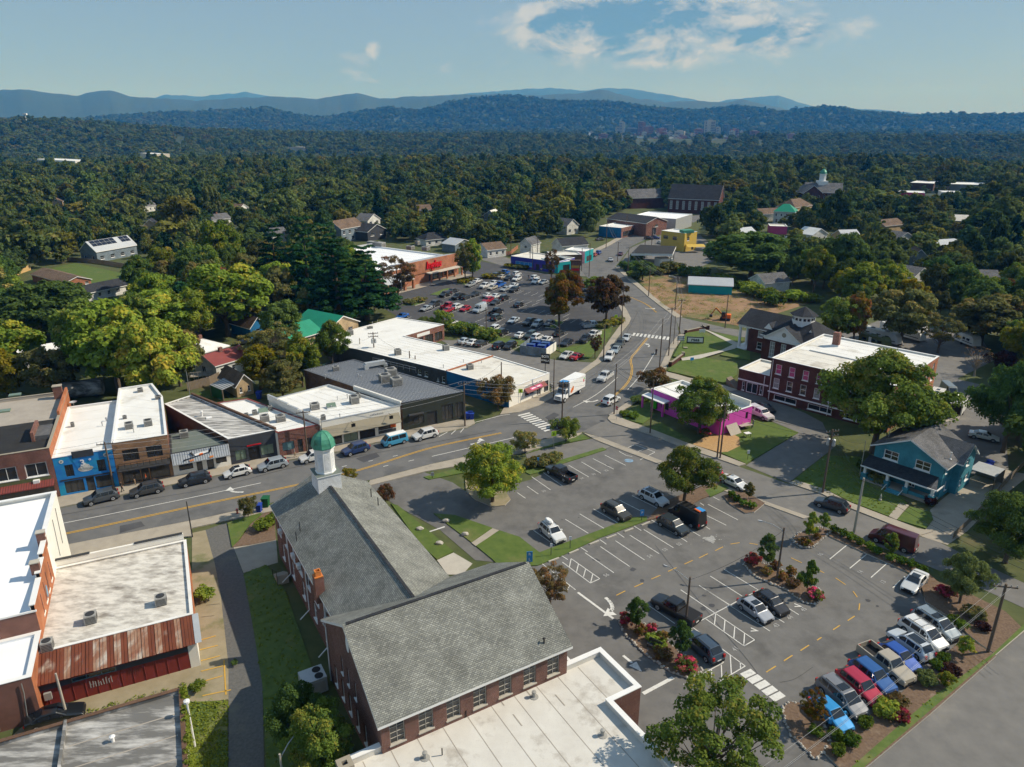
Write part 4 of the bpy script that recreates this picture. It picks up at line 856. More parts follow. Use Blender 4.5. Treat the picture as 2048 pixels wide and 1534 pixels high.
hv1=G(183,1243,H17-.2);hvac(hv1,A25,(1.1,1.1,.85),'pale grey fan unit on the stained roof beside the blue tarp patch',None)
hv2=G(323,1207,H17-.2);hvac(hv2,A25,(1.1,1.1,.85),'pale grey fan unit on the stained roof near the faded red patch',None)
hv3=G(97,1300,H17-.2);hvac(hv3,A25,(1.0,1.0,1.0),'weathered fan unit at the edge of the rusty tin',None)
# grey streaked roof at the bottom
H18=4.0;c18=G(365,1374,H18).xy;p18=[c18-nn*16-dd*22,c18-nn*16,c18,c18-dd*22]
gb,_=flat_building('grey_roof_building','low building with a streaked grey roof and an ivy covered wall',p18,H18,['brick_red','white_wall','brick_red','brick_red'],'roof_greystain',.35,'brick_brown',thick=.3)
dvd=c18-dd*9.2;MB('roof_greystain').bar((*dvd,H18-.1),(*(dvd-nn*15.5),H18-.1),.22,.5).build('fire_wall',gb)
for k in range(4):q=c18-nn*(2.8+2.6*k);MB('roof_gravel').bar((*(q-dd*.6),H18-.345),(*(q-dd*8.8),H18-.345),.12,.012).build('roof_seam',gb)
q=G(226,1482,H18-.3);vent((q.x,q.y,H18-.35),.5,.14,'short white vent on the streaked grey roof',None,'white_paint')
q=Wall(p18[1],p18[2]);pp=q.pt(12.6,0,.35);MB('white_paint').tube([(pp.x,pp.y,0),(pp.x,pp.y,H18+1.0)],.09,8).lathe((pp.x,pp.y,H18+1.0),[(.26,0),(.26,.2),(.05,.28)],10).build('flue_pipe',gb)
# ================================================================== storefront row along the main road
def scrawl(root,w,x0,x1,z,h,m,n,o=.035,name='lettering'):
 rnd=random.Random(int(x0*100)+n);mb=MB(m)
 for k in range(n):
  x=x0+(x1-x0)*(k+.5)/n;hh=h*rnd.uniform(.55,1.0);t=(x1-x0)/n*.22;mb.bar(w.pt(x,z-h/2,o),w.pt(x+rnd.uniform(-.05,.05),z-h/2+hh,o),t*1.6,.012,up=(*w.n,0))
  if rnd.random()<.6:q=z-h/2+hh*rnd.choice((.5,.95));mb.bar(w.pt(x-t,q,o),w.pt(x+2.2*t,q,o),t,.012,up=(*w.n,0))
 return mb.build(name,root)
def sign_board(root,w,x0,x1,z0,z1,m,name='sign_board',o=.06):
 return MB(m).hexa([w.pt(x0,z0,o),w.pt(x1,z0,o),w.pt(x1,z0,0),w.pt(x0,z0,0)],[w.pt(x0,z1,o),w.pt(x1,z1,o),w.pt(x1,z1,0),w.pt(x0,z1,0)]).build(name,root)
def awning(root,w,x0,x1,z0,z1,out,m,name='awning',slats=0,sm='metal_seam'):
 a=MB(m).face([w.pt(x0,z0,out),w.pt(x1,z0,out),w.pt(x1,z1,.02),w.pt(x0,z1,.02)]);a.face([w.pt(x0,z0-.12,out),w.pt(x1,z0-.12,out),w.pt(x1,z0,out),w.pt(x0,z0,out)])
 a.face([w.pt(x0,z0,out),w.pt(x0,z1,.02),w.pt(x0,z0,.02)]);a.face([w.pt(x1,z0,.02),w.pt(x1,z1,.02),w.pt(x1,z0,out)]);a.face([w.pt(x0,z0-.13,.02),w.pt(x1,z0-.13,.02),w.pt(x1,z0-.13,out),w.pt(x0,z0-.13,out)]);a=a.build(name,root)
 for k in range(slats):
  x=x0+(x1-x0)*(k+.5)/slats;MB(sm).bar(w.pt(x,z0+.02,out),w.pt(x,z1+.02,.03),.06,.05).build('seam',a)
 return a
H2=6.3;fl=G(104,917,H2).xy;fr_=G(224,898,H2).xy;ang=math.atan2((fr_-fl).y,(fr_-fl).x)
bd=Vector((math.cos(ang),math.sin(ang)));bn=Vector((-bd.y,bd.x));L2=(fr_-fl).length
# red brick building at the left edge
H1=8.0;P1=rect(fl-bd*25.06-bn*.05,ang,25.0,26.5)
b1,_=flat_building('brick_building','dark red brick building with a tar black roof and orange brick party wall',P1,H1,['brick_red','brick_orange','brick_red','brick_red'],'roof_gravel',.5,'stone',{0:[(.72,.82,3.9,6.0,'wide'),(.86,.97,3.9,6.0,'wide'),(.60,.98,.3,2.6,'shop')]},thick=.32)
w=Wall(P1[0],P1[1]);awning(b1,w,12,24.7,2.75,3.2,1.5,'metal_maroon','canopy',40,'brick_dark');sign_board(b1,w,12,24.4,3.2,3.75,'olive_wall','fascia_band')
MB('white_paint').box(w.pt(22.6,2.9,.3),(.8,.5,.6),ang).build('window_air_conditioner',b1)
ins=inset(P1,.33);a,b,c=ins[0],ins[1],ins[1]+bn*13.5;MB('roof_black').face([(*a,H1-.48),(*b,H1-.48),(*c,H1-.48),(*(ins[0]+bn*13.5),H1-.48)]).build('roof_tar',b1)
wr_=Wall(P1[1],P1[2]);MB('brick_orange').bar((*(P1[1]+bn*14-bd*.17),H1+.25),(*(P1[2]-bd*.17),H1+.25),.34,.9).build('party_wall',b1)
q=P1[1]+bn*24.6-bd*1.2;cm=MB('brick_red').box((q.x,q.y,H1-.5),(1.3,1.1,2.2),ang).build('chimney',b1);MB('concrete').box((q.x,q.y,H1+1.7),(1.45,1.25,.12),ang).build('chimney_cap',cm)
q=P1[1]+bn*7.5-bd*2.6;MB('brick_red').box((q.x,q.y,H1-.5),(.4,5.4,1.5),ang).build('skylight_wall',b1);MB('shingle_grey').box((q.x+bd.x*1.1,q.y+bd.y*1.1,H1-.5),(1.9,4.6,.7),ang).build('stair_roof',b1)
for u,v in((8,822),(30,790)):q=G(u,v,H1-.4);MB('glass_green').box((q.x,q.y,H1-.5),(1.8,1.2,.25),ang).build('skylight',b1)
# blue mural shop
P2=[fl,fl+bd*L2,fl+bd*L2+bn*22.5,fl+bn*22.5]
b2,_=flat_building('mural_shop','bright blue mural shop with a white painted lotus emblem and white roof',P2,H2,['mural_blue','brick_brown','white_wall','white_wall'],'roof_white',.35,'white_paint',{0:[(.16,.30,3.0,4.9,'dark'),(.70,.84,3.0,4.9,'dark'),(.10,.42,.35,2.3,'shop'),(.46,.60,.1,2.4,'door'),(.62,.92,.35,2.3,'shop')]})
w=Wall(P2[0],P2[1]);sign_board(b2,w,L2*.32,L2*.68,H2-.5,H2+.55,'charcoal','stepped_parapet',.08);sign_board(b2,w,L2*.05,L2*.95,2.45,2.65,'metal_dark','shopfront_band')
def blob(root,w,cx,cz,pts,m,name,o):return MB(m).poly([w.pt(cx+a,cz+b,o)for a,b in pts]).build(name,root)
def ell(a,b,n=14,t0=0,t1=math.tau):return[(a*math.cos(t),b*math.sin(t))for t in np.linspace(t0,t1,n+1)[:-1]]
for k,(dx,dz,rx,rz)in enumerate(((0,-.35,.85,.28),(-.5,-.15,.5,.32),(.5,-.15,.5,.32),(-.28,.1,.36,.45),(.28,.1,.36,.45),(0,.25,.30,.55))):
 o=MB('pink_paint' if k in(1,2)else 'line_white');mdl=[w.pt(L2*.5+dx+a,4.05+dz+b,.02+.006*k)for a,b in ell(rx,rz)]
# wall polygons are vertical: fan them
 cpt=w.pt(L2*.5+dx,4.05+dz,.02+.006*k)
 for a,b in zip(mdl,mdl[1:]+mdl[:1]):o.face([cpt,a,b],'line_white' if k not in(1,2)else 'concrete_light')
 o.build('lotus_petal',b2)
lettering(b2,'3',1.35,'white_sign',w.pt(L2*.47,4.85,.07),(*w.d,0),(0,0,1),.01,True,name='emblem');lettering(b2,'o',.6,'white_sign',w.pt(L2*.60,5.3,.07),(*w.d,0),(0,0,1),.01,True,name='emblem')
for f in(.13,.87):
 o=MB('line_white');cpt=w.pt(L2*f,5.55,.03);r_=[w.pt(L2*f+a,5.55+b,.03)for a,b in ell(.3,.3)]
 for a,b in zip(r_,r_[1:]+r_[:1]):o.face([cpt,a,b])
 o.build('round_emblem',b2);lettering(b2,'o',.38,'black_sign',w.pt(L2*f,5.58,.04),(*w.d,0),(0,0,1),.004,True,name='emblem')
# tan brick building with balcony rail
H3=7.2;f3l=fl+bd*(L2+.05);L3=7.6;P3=[f3l,f3l+bd*L3,G(325,793,H3).xy,G(304,767,H3).xy,f3l+bn*26.5]
b3,_=flat_building('tan_brick_building','two storey tan brick building with black windows, iron balcony rail and white roof',P3,H3,['brick_tan','brick_red','brick_red','white_wall','white_wall'],'roof_white',.35,'white_paint',{0:[(.15,.44,3.9,5.8,'dark'),(.58,.87,3.9,5.8,'dark'),(.08,.40,.3,2.7,'shop'),(.42,.56,.05,2.7,'door'),(.58,.94,.3,2.7,'shop')]})
w=Wall(P3[0],P3[1]);awning(b3,w,.3,L3-.2,2.85,3.3,1.1,'metal_dark','canopy');rl=MB('trim_black')
for k in range(9):rl.bar(w.pt(.4+k*(L3-.8)/8,3.3,1.0),w.pt(.4+k*(L3-.8)/8,4.0,1.0),.05)
rl.bar(w.pt(.4,4.0,1.0),w.pt(L3-.4,4.0,1.0),.05);rl.build('balcony_rail',b3)
for x in(.7,6.5):MB('metal_dark').bar(w.pt(x,6.4,.05),w.pt(x-.4,6.8,.5),.08).build('lamp_arm',b3)
# small shop with the standing-seam awning and guitar sign
fB=G(456,878,4.7).xy;P4a=P3[1]+bd*.03;P4=[P4a,fB-bd*.03,fB+Vector((math.cos(rad(142)),math.sin(rad(142))))*9.5,P4a+bn*8.5]
b4,_=flat_building('guitar_shop','small white shop with a striped metal awning and a long black guitar sign',P4,3.9,['white_wall','brick_brown','white_wall','white_wall'],'roof_green',.08,'metal_dark',{0:[(.10,.34,.8,2.2,'shop'),(.40,.50,.1,2.2,'door'),(.58,.70,.1,2.2,'door'),(.74,.93,.8,2.2,'shop')]},thick=.2)
w=Wall(P4[0],P4[1]);L4=w.L;aw=awning(b4,w,.05,L4-.05,2.35,3.95,1.0,'metal_grey','awning',24)
gx=L4*.48;gy=lambda x,k:w.pt(x,3.15+k,.64-k*.62)
gs=MB('black_sign');gs.bar(gy(gx-2.2,-.30),gy(gx+1.5,.22),.16,.06);gs.bar(gy(gx-.9,.1),gy(gx-1.3,.55),.30,.08);gs.bar(gy(gx+1.35,.1),gy(gx+1.75,.7),.30,.08);gs.bar(gy(gx-2.4,-.33),gy(gx-2.1,-.28),.28,.07)
gsn=gs.build('guitar_sign',b4);lb=MB('white_sign').bar(gy(gx-.75,.12),gy(gx+1.25,.33),.34,.05,up=(0,-1,.3)).build('name_board',gsn);MB('orange').bar(gy(gx-.05,.04),gy(gx+.45,.12),.30,.09,up=(0,-1,.3)).build('guitar_body',gsn)
for k,x in((0,gx-1.6),(1,gx+1.3)):MB('terracotta').bar(gy(x,-.55),gy(x+.6,-.48),.26,.05,up=(0,-1,.3)).build('orange_panel',gsn)
# charcoal shop
P5=[G(*p,4.7).xy for p in((456,878),(551,860),(384,790),(329,808))]
b5,_=flat_building('charcoal_shop','charcoal fronted shop with a long weathered roof streaked with dirt',P5,4.7,['charcoal','white_wall','brick_brown','brick_brown'],'roof_streak',.22,'white_paint',{0:[(.10,.33,.6,2.4,'shop_green'),(.38,.62,.1,2.5,'void'),(.64,.92,.6,2.4,'shop_green')]})
w=Wall(P5[0],P5[1]);sign_board(b5,w,w.L*.36,w.L*.66,2.75,2.95,'red_sign','red_sign')
q=P5[1].lerp(P5[2],.5);MB('brick_brown').bar((*P5[1],4.9),(*P5[2],4.9),.35,.5).build('party_wall',b5)
q=G(404,832,4.5);vent((q.x,q.y,4.45),.9,.16,'white capped vent on the weathered charcoal shop roof',None,'white_paint');q=G(418,836,4.5);MB('white_paint').box((q.x,q.y,4.46),(.9,.8,.18),ang).build('roof_hatch',b5)
# red brick shop
P6=[G(*p,4.4).xy for p in((554,866),(639,850),(495,797),(432,806))];P6[0]+=bd*.05
b6,_=flat_building('red_shop','low red brick shop with teal windows under a white roof full of fan units',P6,4.4,['brick_red','white_wall','white_wall','white_wall'],'roof_white',.3,'metal_maroon',{0:[(.08,.36,.9,2.5,'shop_teal'),(.44,.56,.1,2.5,'door'),(.64,.78,.1,2.5,'door')]})
# white and taupe shop
P7=[G(*p,5.0).xy for p in((641,844),(800,812),(657,769),(537,800))]
b7,_=flat_building('taupe_shop','white shopfront with a long taupe awning and a broad white roof',P7,5.0,['white_wall','white_wall','white_wall','white_wall'],'roof_white',.3,'metal_grey',{0:[(.06,.24,.3,2.3,'shop'),(.26,.44,.3,2.3,'shop_green'),(.46,.66,.2,2.3,'void'),(.70,.93,1.1,2.2,'shop')]})
w=Wall(P7[0],P7[1]);awning(b7,w,.1,w.L-.3,2.45,3.9,1.1,'taupe','awning');sign_board(b7,w,w.L*.7,w.L*.93,.5,1.05,'charcoal','bulkhead',.05);sign_board(b7,w,w.L*.86,w.L*.93,1.3,1.9,'orange','orange_notice',.05)
scrawl(b7,w,w.L*.60,w.L*.78,4.4,.34,'line_worn',8)
for f in(.36,.84):s_=MB('black_sign').bar(w.pt(w.L*f,4.2,.2),w.pt(w.L*f,4.2,1.6),.05).bar(w.pt(w.L*f,4.1,1.4),w.pt(w.L*f,3.5,1.4),.7,.06,up=(*w.n,0)).build('hanging_sign',b7)
for k in range(5):
 a,b=P7[3].lerp(P7[0],k/5),P7[3].lerp(P7[0],(k+1)/5);MB('white_wall').bar((*a,5.55-.16*k),(*b,5.55-.16*k),.3,1.0).build('party_wall',b7);MB('metal_grey').bar((*a,6.08-.16*k),(*b,6.08-.16*k),.36,.05).build('wall_coping',b7)
# dark green building with ribbed metal roof
P8=[G(*p,5.5).xy for p in((804,806),(929,783),(708,719),(608,740))]
b8,_=flat_building('dark_green_building','black green building with a ribbed grey metal roof',P8,5.5,['green_black','green_black','brick_brown','brick_brown'],'metal_roof',.10,'metal_seam',{0:[(.08,.33,.9,2.4,'shop'),(.38,.54,.1,2.8,'door_dark'),(.62,.80,.5,3.6,'shop'),(.84,.97,.5,3.6,'shop')]},thick=.2)
w=Wall(P8[0],P8[1]);MB('metal_dark').tube([w.pt(w.L*.09,2.9,.25),w.pt(w.L*.32,2.9,.25)],.28,10).build('rolled_awning',b8)
for k in range(25):
 a,b=P8[0].lerp(P8[1],(k+.6)/25.2),P8[3].lerp(P8[2],(k+.6)/25.2);MB('metal_seam').bar((*(a+(b-a).normalized()*.25),5.425),(*(b-(b-a).normalized()*.25),5.425),.15,.09).build('roof_rib',b8)
MB('white_wall').bar((*(P8[0]+Vector((-.2,.1))),5.35),(*(P8[3]*.45+P8[0]*.55+Vector((-.2,.1))),5.35),.35,.85).build('white_flashing',b8)
# restaurant strip with white roof (L-shaped)
zz=4.0;c9=[(645,675),(660,690),(712,698),(893,742),(1018,778),(1099,746),(986,712),(809,672),(888,649),(795,635)]
P9=[G(*p,zz).xy for p in c9]
b9,_=flat_building('restaurant_block','long L shaped block with broad white roof, blue mural side and maroon awning',P9,zz,['block_grey','block_grey','block_grey','mural_side','white_wall','cream_wall','cream_wall','brick_red','brick_red','brick_red'],'roof_cream',.12,'white_paint',
{4:[(.38,.62,.9,1.9,'wide'),(.68,.78,.1,2.2,'door_white'),(.86,.98,.2,2.6,'door')],2:[(.70,.735,1.6,2.8,'sash'),(.77,.805,1.6,2.8,'sash'),(.90,.92,1.2,2.0,'sash_blind'),(.95,.98,1.2,2.6,'sash')],7:[(.05,.3,.3,2.5,'shop'),(.35,.45,.1,2.4,'door'),(.5,.7,.3,2.5,'shop'),(.75,.95,.3,2.5,'shop')]},thick=.25)
w=Wall(P9[4],P9[5]);aw=awning(b9,w,w.L*.36,w.L*.86,2.1,2.75,1.0,'metal_maroon','awning');sign_board(b9,w,w.L*.36,w.L*.82,2.85,3.3,'white_sign','sign_board',.05)
scrawl(b9,w,w.L*.38,w.L*.80,3.07,.34,'black_sign',17,.065)
sl=Vector((*(-w.n),0))*.98+Vector((0,0,.65));MB('pink_paint').face([w.pt(w.L*.47,2.25,.80),w.pt(w.L*.75,2.25,.80),w.pt(w.L*.75,2.62,.235),w.pt(w.L*.47,2.62,.235)]).build('awning_lettering_panel',b9)
[MB('white_sign').bar(w.pt(w.L*a,2.44,.535),w.pt(w.L*b,2.44,.535),.05,.18,up=tuple(sl)).build('awning_lettering',b9)for a,b in((.50,.60),(.62,.71))]
w=Wall(P9[7],P9[8]);sign_board(b9,w,w.L*.30,w.L*.62,2.7,3.5,'white_sign','sign_board')
g_=P9[3].lerp(P9[6],.0);MB('brick_orange').bar((*P9[6],zz+.06),(*P9[3],zz+.06),.3,.2).build('fire_wall',b9)
MB('roof_white').poly([(*p,zz-.105)for p in inset([P9[0],P9[1],P9[2],P9[3],P9[6],P9[7],P9[8],P9[9]],.3)]).build('new_membrane',b9)
# rooftop machines of the row
for(u,v,z),s_,lab in(((146,848,6),(.5,.5,.8),'black box unit on the white roof of the blue mural shop'),((259,851,6.9),(1.2,1.2,1.0),'left cabinet of two on the tan brick building roof'),((297,845,6.9),(1.2,1.2,1.0),'right cabinet of two on the tan brick building roof'),((250,832,6.9),(.6,.5,.6),'small dark exhaust unit on the tan brick building roof'),
((281,778,6.9),(.9,.9,.7),'low duct unit at the back of the tan brick building roof'),((317,792,6.9),(1.0,.9,.6),'dirty fan unit at the rear corner of the tan brick building roof'),((369,868,3.9),(1.3,1.3,1.0),'lone condenser on the green roof of the guitar shop'),((530,836,4.2),(1.4,1.2,1.1),'condenser beside the skylight on the red shop roof'),
((562,836,4.2),(1.5,1.3,1.1),'larger condenser on the red shop roof'),((510,823,4.2),(.8,.8,.8),'round exhaust fan on the red shop roof'),((493,826,4.2),(.7,.7,.5),'small vent box on the red shop roof'),((541,815,4.2),(.7,.5,.9),'slim condenser against the red shop party wall'),
((630,812,4.8),(1.5,1.3,1.1),'condenser next to the green skylight on the taupe shop roof'),((709,800,4.8),(1.5,1.5,1.4),'tall condenser in the middle of the taupe shop roof'),((716,790,4.8),(.8,.8,.9),'small fan behind the tall condenser on the taupe shop roof'),((647,834,4.8),(.7,.7,.9),'small fan at the front edge of the taupe shop roof'),
((770,757,5.5),(2.0,1.8,1.5),'first of three boxy blue grey coolers on the ribbed roof'),((782,745,5.5),(2.0,1.8,1.5),'rearmost of three boxy blue grey coolers on the ribbed roof'),((793,764,5.5),(2.0,1.8,1.5),'nearest of three boxy blue grey coolers to the road on the ribbed roof'),((672,735,5.5),(1.2,1.0,.9),'twin turbine vents at the back of the ribbed roof'),
((796,704,3.9),(1.3,1.2,1.3),'grey condenser nearest the block wall on the restaurant roof'),((892,695,3.9),(1.3,1.2,1.3),'grey condenser by the parking lot edge of the restaurant roof'),((701,664,3.9),(1.3,1.2,1.2),'grey condenser beside the green roofed house on the restaurant roof'),((940,733,3.9),(1.2,1.2,1.1),'dark condenser beside the fire wall on the restaurant roof'),
((1021,757,3.9),(1.0,.9,.8),'small fan unit behind the cream restaurant front'),((740,652,3.9),(1.4,.6,.6),'low pale unit at the back of the restaurant roof')):
 q=G(u,v+6,z-.1);hvac((q.x,q.y,z-.2 if z>4 else z-.12),ang+.05,s_,lab,None)
for k,(u,v,z)in enumerate(((213,842,5.95),(205,852,5.95),(268,885-20,6.85),(651,752+5,5.45),(662,756,5.45),(676,763,5.45),(716,753,5.45),(722,757,5.45),(663,817,4.7),(675,800,4.7),(695,797,4.7),(680,835,4.7),(927,725,3.88),(887,736,3.88),(745,648,3.88),(755,645,3.88),(575,830,4.1),(963,726,3.88))):
 q=G(u,v,z);vent((q.x,q.y,z),random.uniform(.4,.8),random.uniform(.05,.1),'thin vent pipe standing on a storefront roof','roof vents of the storefront row')
for(u,v,z),n_ in(((663,815,4.7),'green glass skylight on the taupe shop roof'),((527,825,4.1),'green glass skylight on the red shop roof')):
 q=G(u,v,z);s_=MB('white_paint').box((0,0,0),(1.7,1.3,.25)).build('skylight');s_.location=(q.x,q.y,z);s_.rotation_euler=(0,0,ang);tag(s_,n_,'skylight');MB('glass_green').hexa([(-.8,-.6,.25),(.8,-.6,.25),(.8,.6,.25),(-.8,.6,.25)],[(-.8,-.6,.3),(.8,-.6,.3),(.8,.6,.7),(-.8,.6,.7)]).build('pane',s_,world=False)
dk=thing('roof_duct','long grey duct with a rail on the ribbed metal roof','duct',G(760,735,5.4));dl=wpos(dk)
MB('metal_grey').box((dl.x-1,dl.y,5.9),(4.2,1.0,.8),rad(30)).box((dl.x-2.6,dl.y-1.1,5.4),(.9,.9,1.0),rad(30)).box((dl.x+.9,dl.y+1,5.4),(.8,.8,.6),rad(30)).build('duct',dk)
rl=MB('steel')
for k in range(8):
 q=Vector((dl.x-2+k*1.4,dl.y+3.2-k*.95,5.4));rl.bar(q,q+Vector((0,0,1.1)),.05)
rl.bar((dl.x-2,dl.y+3.2,6.5),(dl.x+7.8,dl.y-3.45,6.5),.05);rl.bar((dl.x-2,dl.y+3.2,6.0),(dl.x+7.8,dl.y-3.45,6.0),.04);rl.build('guard_rail',dk)
# ================================================================== grocery store
ga=rad(54.5);GP=rect((-43.7,232.5),ga,41.0,44.0);gd=Vector((math.cos(ga),math.sin(ga)))
gr,_=flat_building('grocery_store','wide brick grocery store with a white roof and big red lettering',GP,6.6,['brick_grocery','brick_grocery','block_grey','brick_grocery'],'roof_snow',.5,'white_paint',{0:[(.03,.15,.2,2.9,'void'),(.17,.29,.2,2.9,'void'),(.60,.78,.3,2.9,'shop'),(.80,.97,1.0,2.9,'shop')]},cat='store',thick=.35)
w=Wall(GP[0],GP[1]);awning(gr,w,.2,w.L*.33,3.3,5.4,3.6,'metal_grey','arcade_roof');awning(gr,w,w.L*.56,w.L-.3,3.2,3.6,2.2,'concrete_light','canopy')
for x in(.3,4.4,8.6,12.8):MB('brick_grocery').box(w.pt(x+.3,0,3.3),(.8,.8,3.2),ga).build('column',gr)
for k in range(5):MB('brick_grocery').box(w.pt(w.L*.58+k*4.2,0,2.0),(.5,.5,3.2),ga).build('column',gr)
pb=MB('brick_grocery');a,b=GP[0].lerp(GP[1],.36),GP[1];nb_=Vector((-gd.y,gd.x))
pb.hexa([(*(a-nb_*.3),3.6),(*(b-nb_*.3),3.6),(*(b+nb_*.2),3.6),(*(a+nb_*.2),3.6)],[(*(a-nb_*.3),8.0),(*(b-nb_*.3),8.0),(*(b+nb_*.2),8.0),(*(a+nb_*.2),8.0)]);pb.build('front_parapet',gr)
MB('metal_roof').face([(*(a+nb_*.2),7.9),(*(b+nb_*.2),7.9),(*(b+nb_*9),6.35),(*(a+nb_*9),6.35)]).face([(*(a+nb_*.2),7.9),(*(a+nb_*9),6.35),(*(a+nb_*9),6.1),(*(a+nb_*.2),6.1)]).build('sloped_roof',gr)
w2=Wall(a-nb_*.3,b-nb_*.3);lettering(gr,'Ingles',3.6,'red_sign',w2 .pt(w2 .L*.46,5.95,.25),(*w2 .d,0),(0,0,1),.18,True,.15,'store_lettering')
MB('concrete').poly([(*p,.14)for p in[GP[0]-nb_*.02-gd*.5,GP[0]-nb_*5-gd*.5,GP[1]-nb_*5+gd*2,GP[1]-nb_*.02+gd*2]]).build('apron',gr)
q=GP[3].lerp(GP[2],.5);MB('metal_grey').bar((*GP[2],7.2),(*GP[3],7.2),.3,1.2).build('rear_screen',gr)
for(u,v),s_,lab in(((753,494),(8,2.4,2.0),'long beige rooftop unit on the grocery roof'),((821,499),(2.6,2.2,1.4),'left small unit on the grocery roof'),((852,501),(2.6,2.2,1.4),'right small unit on the grocery roof'),((835,490),(1.6,1.6,1.6),'white tank unit at the rear of the grocery roof')):
 q=G(u,v,6.1);hvac((q.x,q.y,6.1),rad(-32),s_,lab,None)
# ================================================================== brick schoolhouse, annexe and columned hall
sa=rad(-45);SP=rect((51.3,135.5),sa,23.0,24.5)
sw=[]
for k in range(8):
 x=.045+.118*k;sw+=[(x,x+.052,5.9,7.9,'sash_pink' if k<3 else 'sash'),(x-.005,x+.047,2.9,5.0,'sash' if k%3 else 'sash_blind')]
for x in(.06,.36,.66):sw.append((x,x+.2,.5,1.6,'wide'))
school,_=flat_building('brick_schoolhouse','three storey dark red brick schoolhouse with white framed windows and a white roof',SP,8.9,['brick_dark','brick_grocery','brick_dark','brick_dark'],'roof_cream',.3,'white_paint',{0:sw,1:[(.60,.65,4.4,8.0,'arch'),(.75,.80,4.4,8.0,'arch'),(.88,.93,4.4,8.0,'arch')],3:[]},cat='school')
w=Wall(SP[0],SP[1]);sign_board(school,w,.02,w.L-.02,1.85,2.15,'white_paint','stone_band',.05)
for f in(.01,.52):MB('white_paint').tube([w.pt(w.L*f+.15,8.6,.1),w.pt(w.L*f+.15,.2,.1)],.07,6).build('downpipe',school)
q=G(1672,688,9.0);cm=MB('brick_red').box((q.x,q.y,8.5),(1.3,1.0,3.0),sa).build('chimney',school);MB('white_paint').box((q.x,q.y,8.55),(1.5,1.2,.35),sa).build('flashing',cm)
a,b=SP[0].lerp(SP[3],.45),SP[1].lerp(SP[2],.45);MB('metal_grey').bar((*a.lerp(b,.12),8.68),(*a.lerp(b,.95),8.68),.3,.22).build('roof_divider',school)
MB('roof_white').poly([(*(a+(b-a)*.02),8.604),(*(a+(b-a)*.98),8.604),(*(SP[2]+(SP[3]-SP[2])*.02-(SP[2]-SP[1]).normalized()*.4),8.604),(*(SP[3]+(SP[2]-SP[3])*.02-(SP[2]-SP[1]).normalized()*.4),8.604)]).build('newer_membrane',school)
sd=Vector((math.cos(sa),math.sin(sa)));sn=Vector((-sd.y,sd.x))
AP=[SP[0]-sd*7.2+sn*1.2,SP[0]-sd*.03+sn*1.2,SP[0]-sd*.03+sn*10.5,SP[0]-sd*7.2+sn*10.5]
ann,_=flat_building('school_annex','lower brick wing of the schoolhouse with a white double door and white roof',AP,4.7,'brick_dark','roof_cream',.35,'white_paint',{0:[(.14,.22,.3,2.2,'sash'),(.27,.62,.1,2.3,'door_white'),(.68,.76,.3,2.2,'sash')]})
w=Wall(AP[0],AP[1]);sign_board(ann,w,.02,w.L-.02,2.4,2.7,'white_paint','stone_band',.05);MB('white_paint').tube([w.pt(w.L*.8,4.5,.1),w.pt(w.L*.8,.2,.1)],.07,6).build('downpipe',ann)
MB('wood_fence').hexa([(*(AP[0]-sd*.2),0),(*(AP[0]-sd*3.4+sn*1.5),0),(*(AP[0]-sd*3.2+sn*3.2),0),(*(AP[0]-sd*.2+sn*2),0)],[(*(AP[0]-sd*.2),.15),(*(AP[0]-sd*3.4+sn*1.5),1.5),(*(AP[0]-sd*3.2+sn*3.2),1.5),(*(AP[0]-sd*.2+sn*2),.15)]).build('entrance_stair',ann)
# columned hall: front block with portico, hipped main block, pediment and lantern
ha=rad(-50);hd=Vector((math.cos(ha),math.sin(ha)));hn=Vector((-hd.y,hd.x));h0=Vector((55.8,171.6))
HQ=lambda a,b:h0+hd*a+hn*b
hall=thing('columned_hall','dark red brick hall with white columns, a white pediment and an octagonal roof lantern','building',(*HQ(15,3),0))
gable_house('hall_front','',[HQ(2.6,.5),HQ(11,.5),HQ(11,10.5),HQ(2.6,10.5)],6.2,9.1,'brick_dark','shingle_dark',0,.5,{0:[(.30,.46,3.9,5.5,'sash_blind'),(.30,.46,.9,2.7,'sash')]},root=hall)
pr=[HQ(-.3,.2),HQ(3.0,.2),HQ(3.0,10.8),HQ(-.3,10.8)]
ent=MB('white_paint');ent.hexa([(*p,5.55)for p in pr],[(*p,6.15)for p in pr]);ent.build('entablature',hall)
rf=MB('shingle_dark');m0,m1_=(pr[0]+pr[3])/2-hd*.3,(pr[1]+pr[2])/2;rf.face([(*(pr[0]-hd*.3-hn*.4),6.2),(*(pr[1]-hn*.4),6.2),(*m1_,9.27),(*m0,9.27)]);rf.face([(*(pr[2]+hn*.4),6.2),(*(pr[3]-hd*.3+hn*.4),6.2),(*m0,9.27),(*m1_,9.27)]);rf.build('portico_roof',hall)
MB('white_paint').face([(*pr[3],6.15),(*pr[0],6.15),(*((pr[0]+pr[3])/2),9.1)]).build('portico_pediment',hall)
for b in(.6,3.8,7.2,10.4):
 q=HQ(.25,b);MB('white_paint').lathe((q.x,q.y,.35),[(.48,0),(.48,.15),(.38,.2),(.31,5.0),(.44,5.1),(.44,5.25)],14).build('column',hall,smooth=False)
MB('white_paint').hexa([(*p,0)for p in(HQ(-.9,-.3),HQ(2.6,-.3),HQ(2.6,11.2),HQ(-.9,11.2))],[(*p,.36)for p in(HQ(-.9,-.3),HQ(2.6,-.3),HQ(2.6,11.2),HQ(-.9,11.2))]).build('portico_floor',hall)
gable_house('hall_main','',[HQ(8.6,-2.9),HQ(21.5,-2.9),HQ(21.5,9),HQ(8.6,9)],6.2,10.3,'brick_dark','shingle_dark',0,.5,{0:[]},hip=5.2,root=hall)
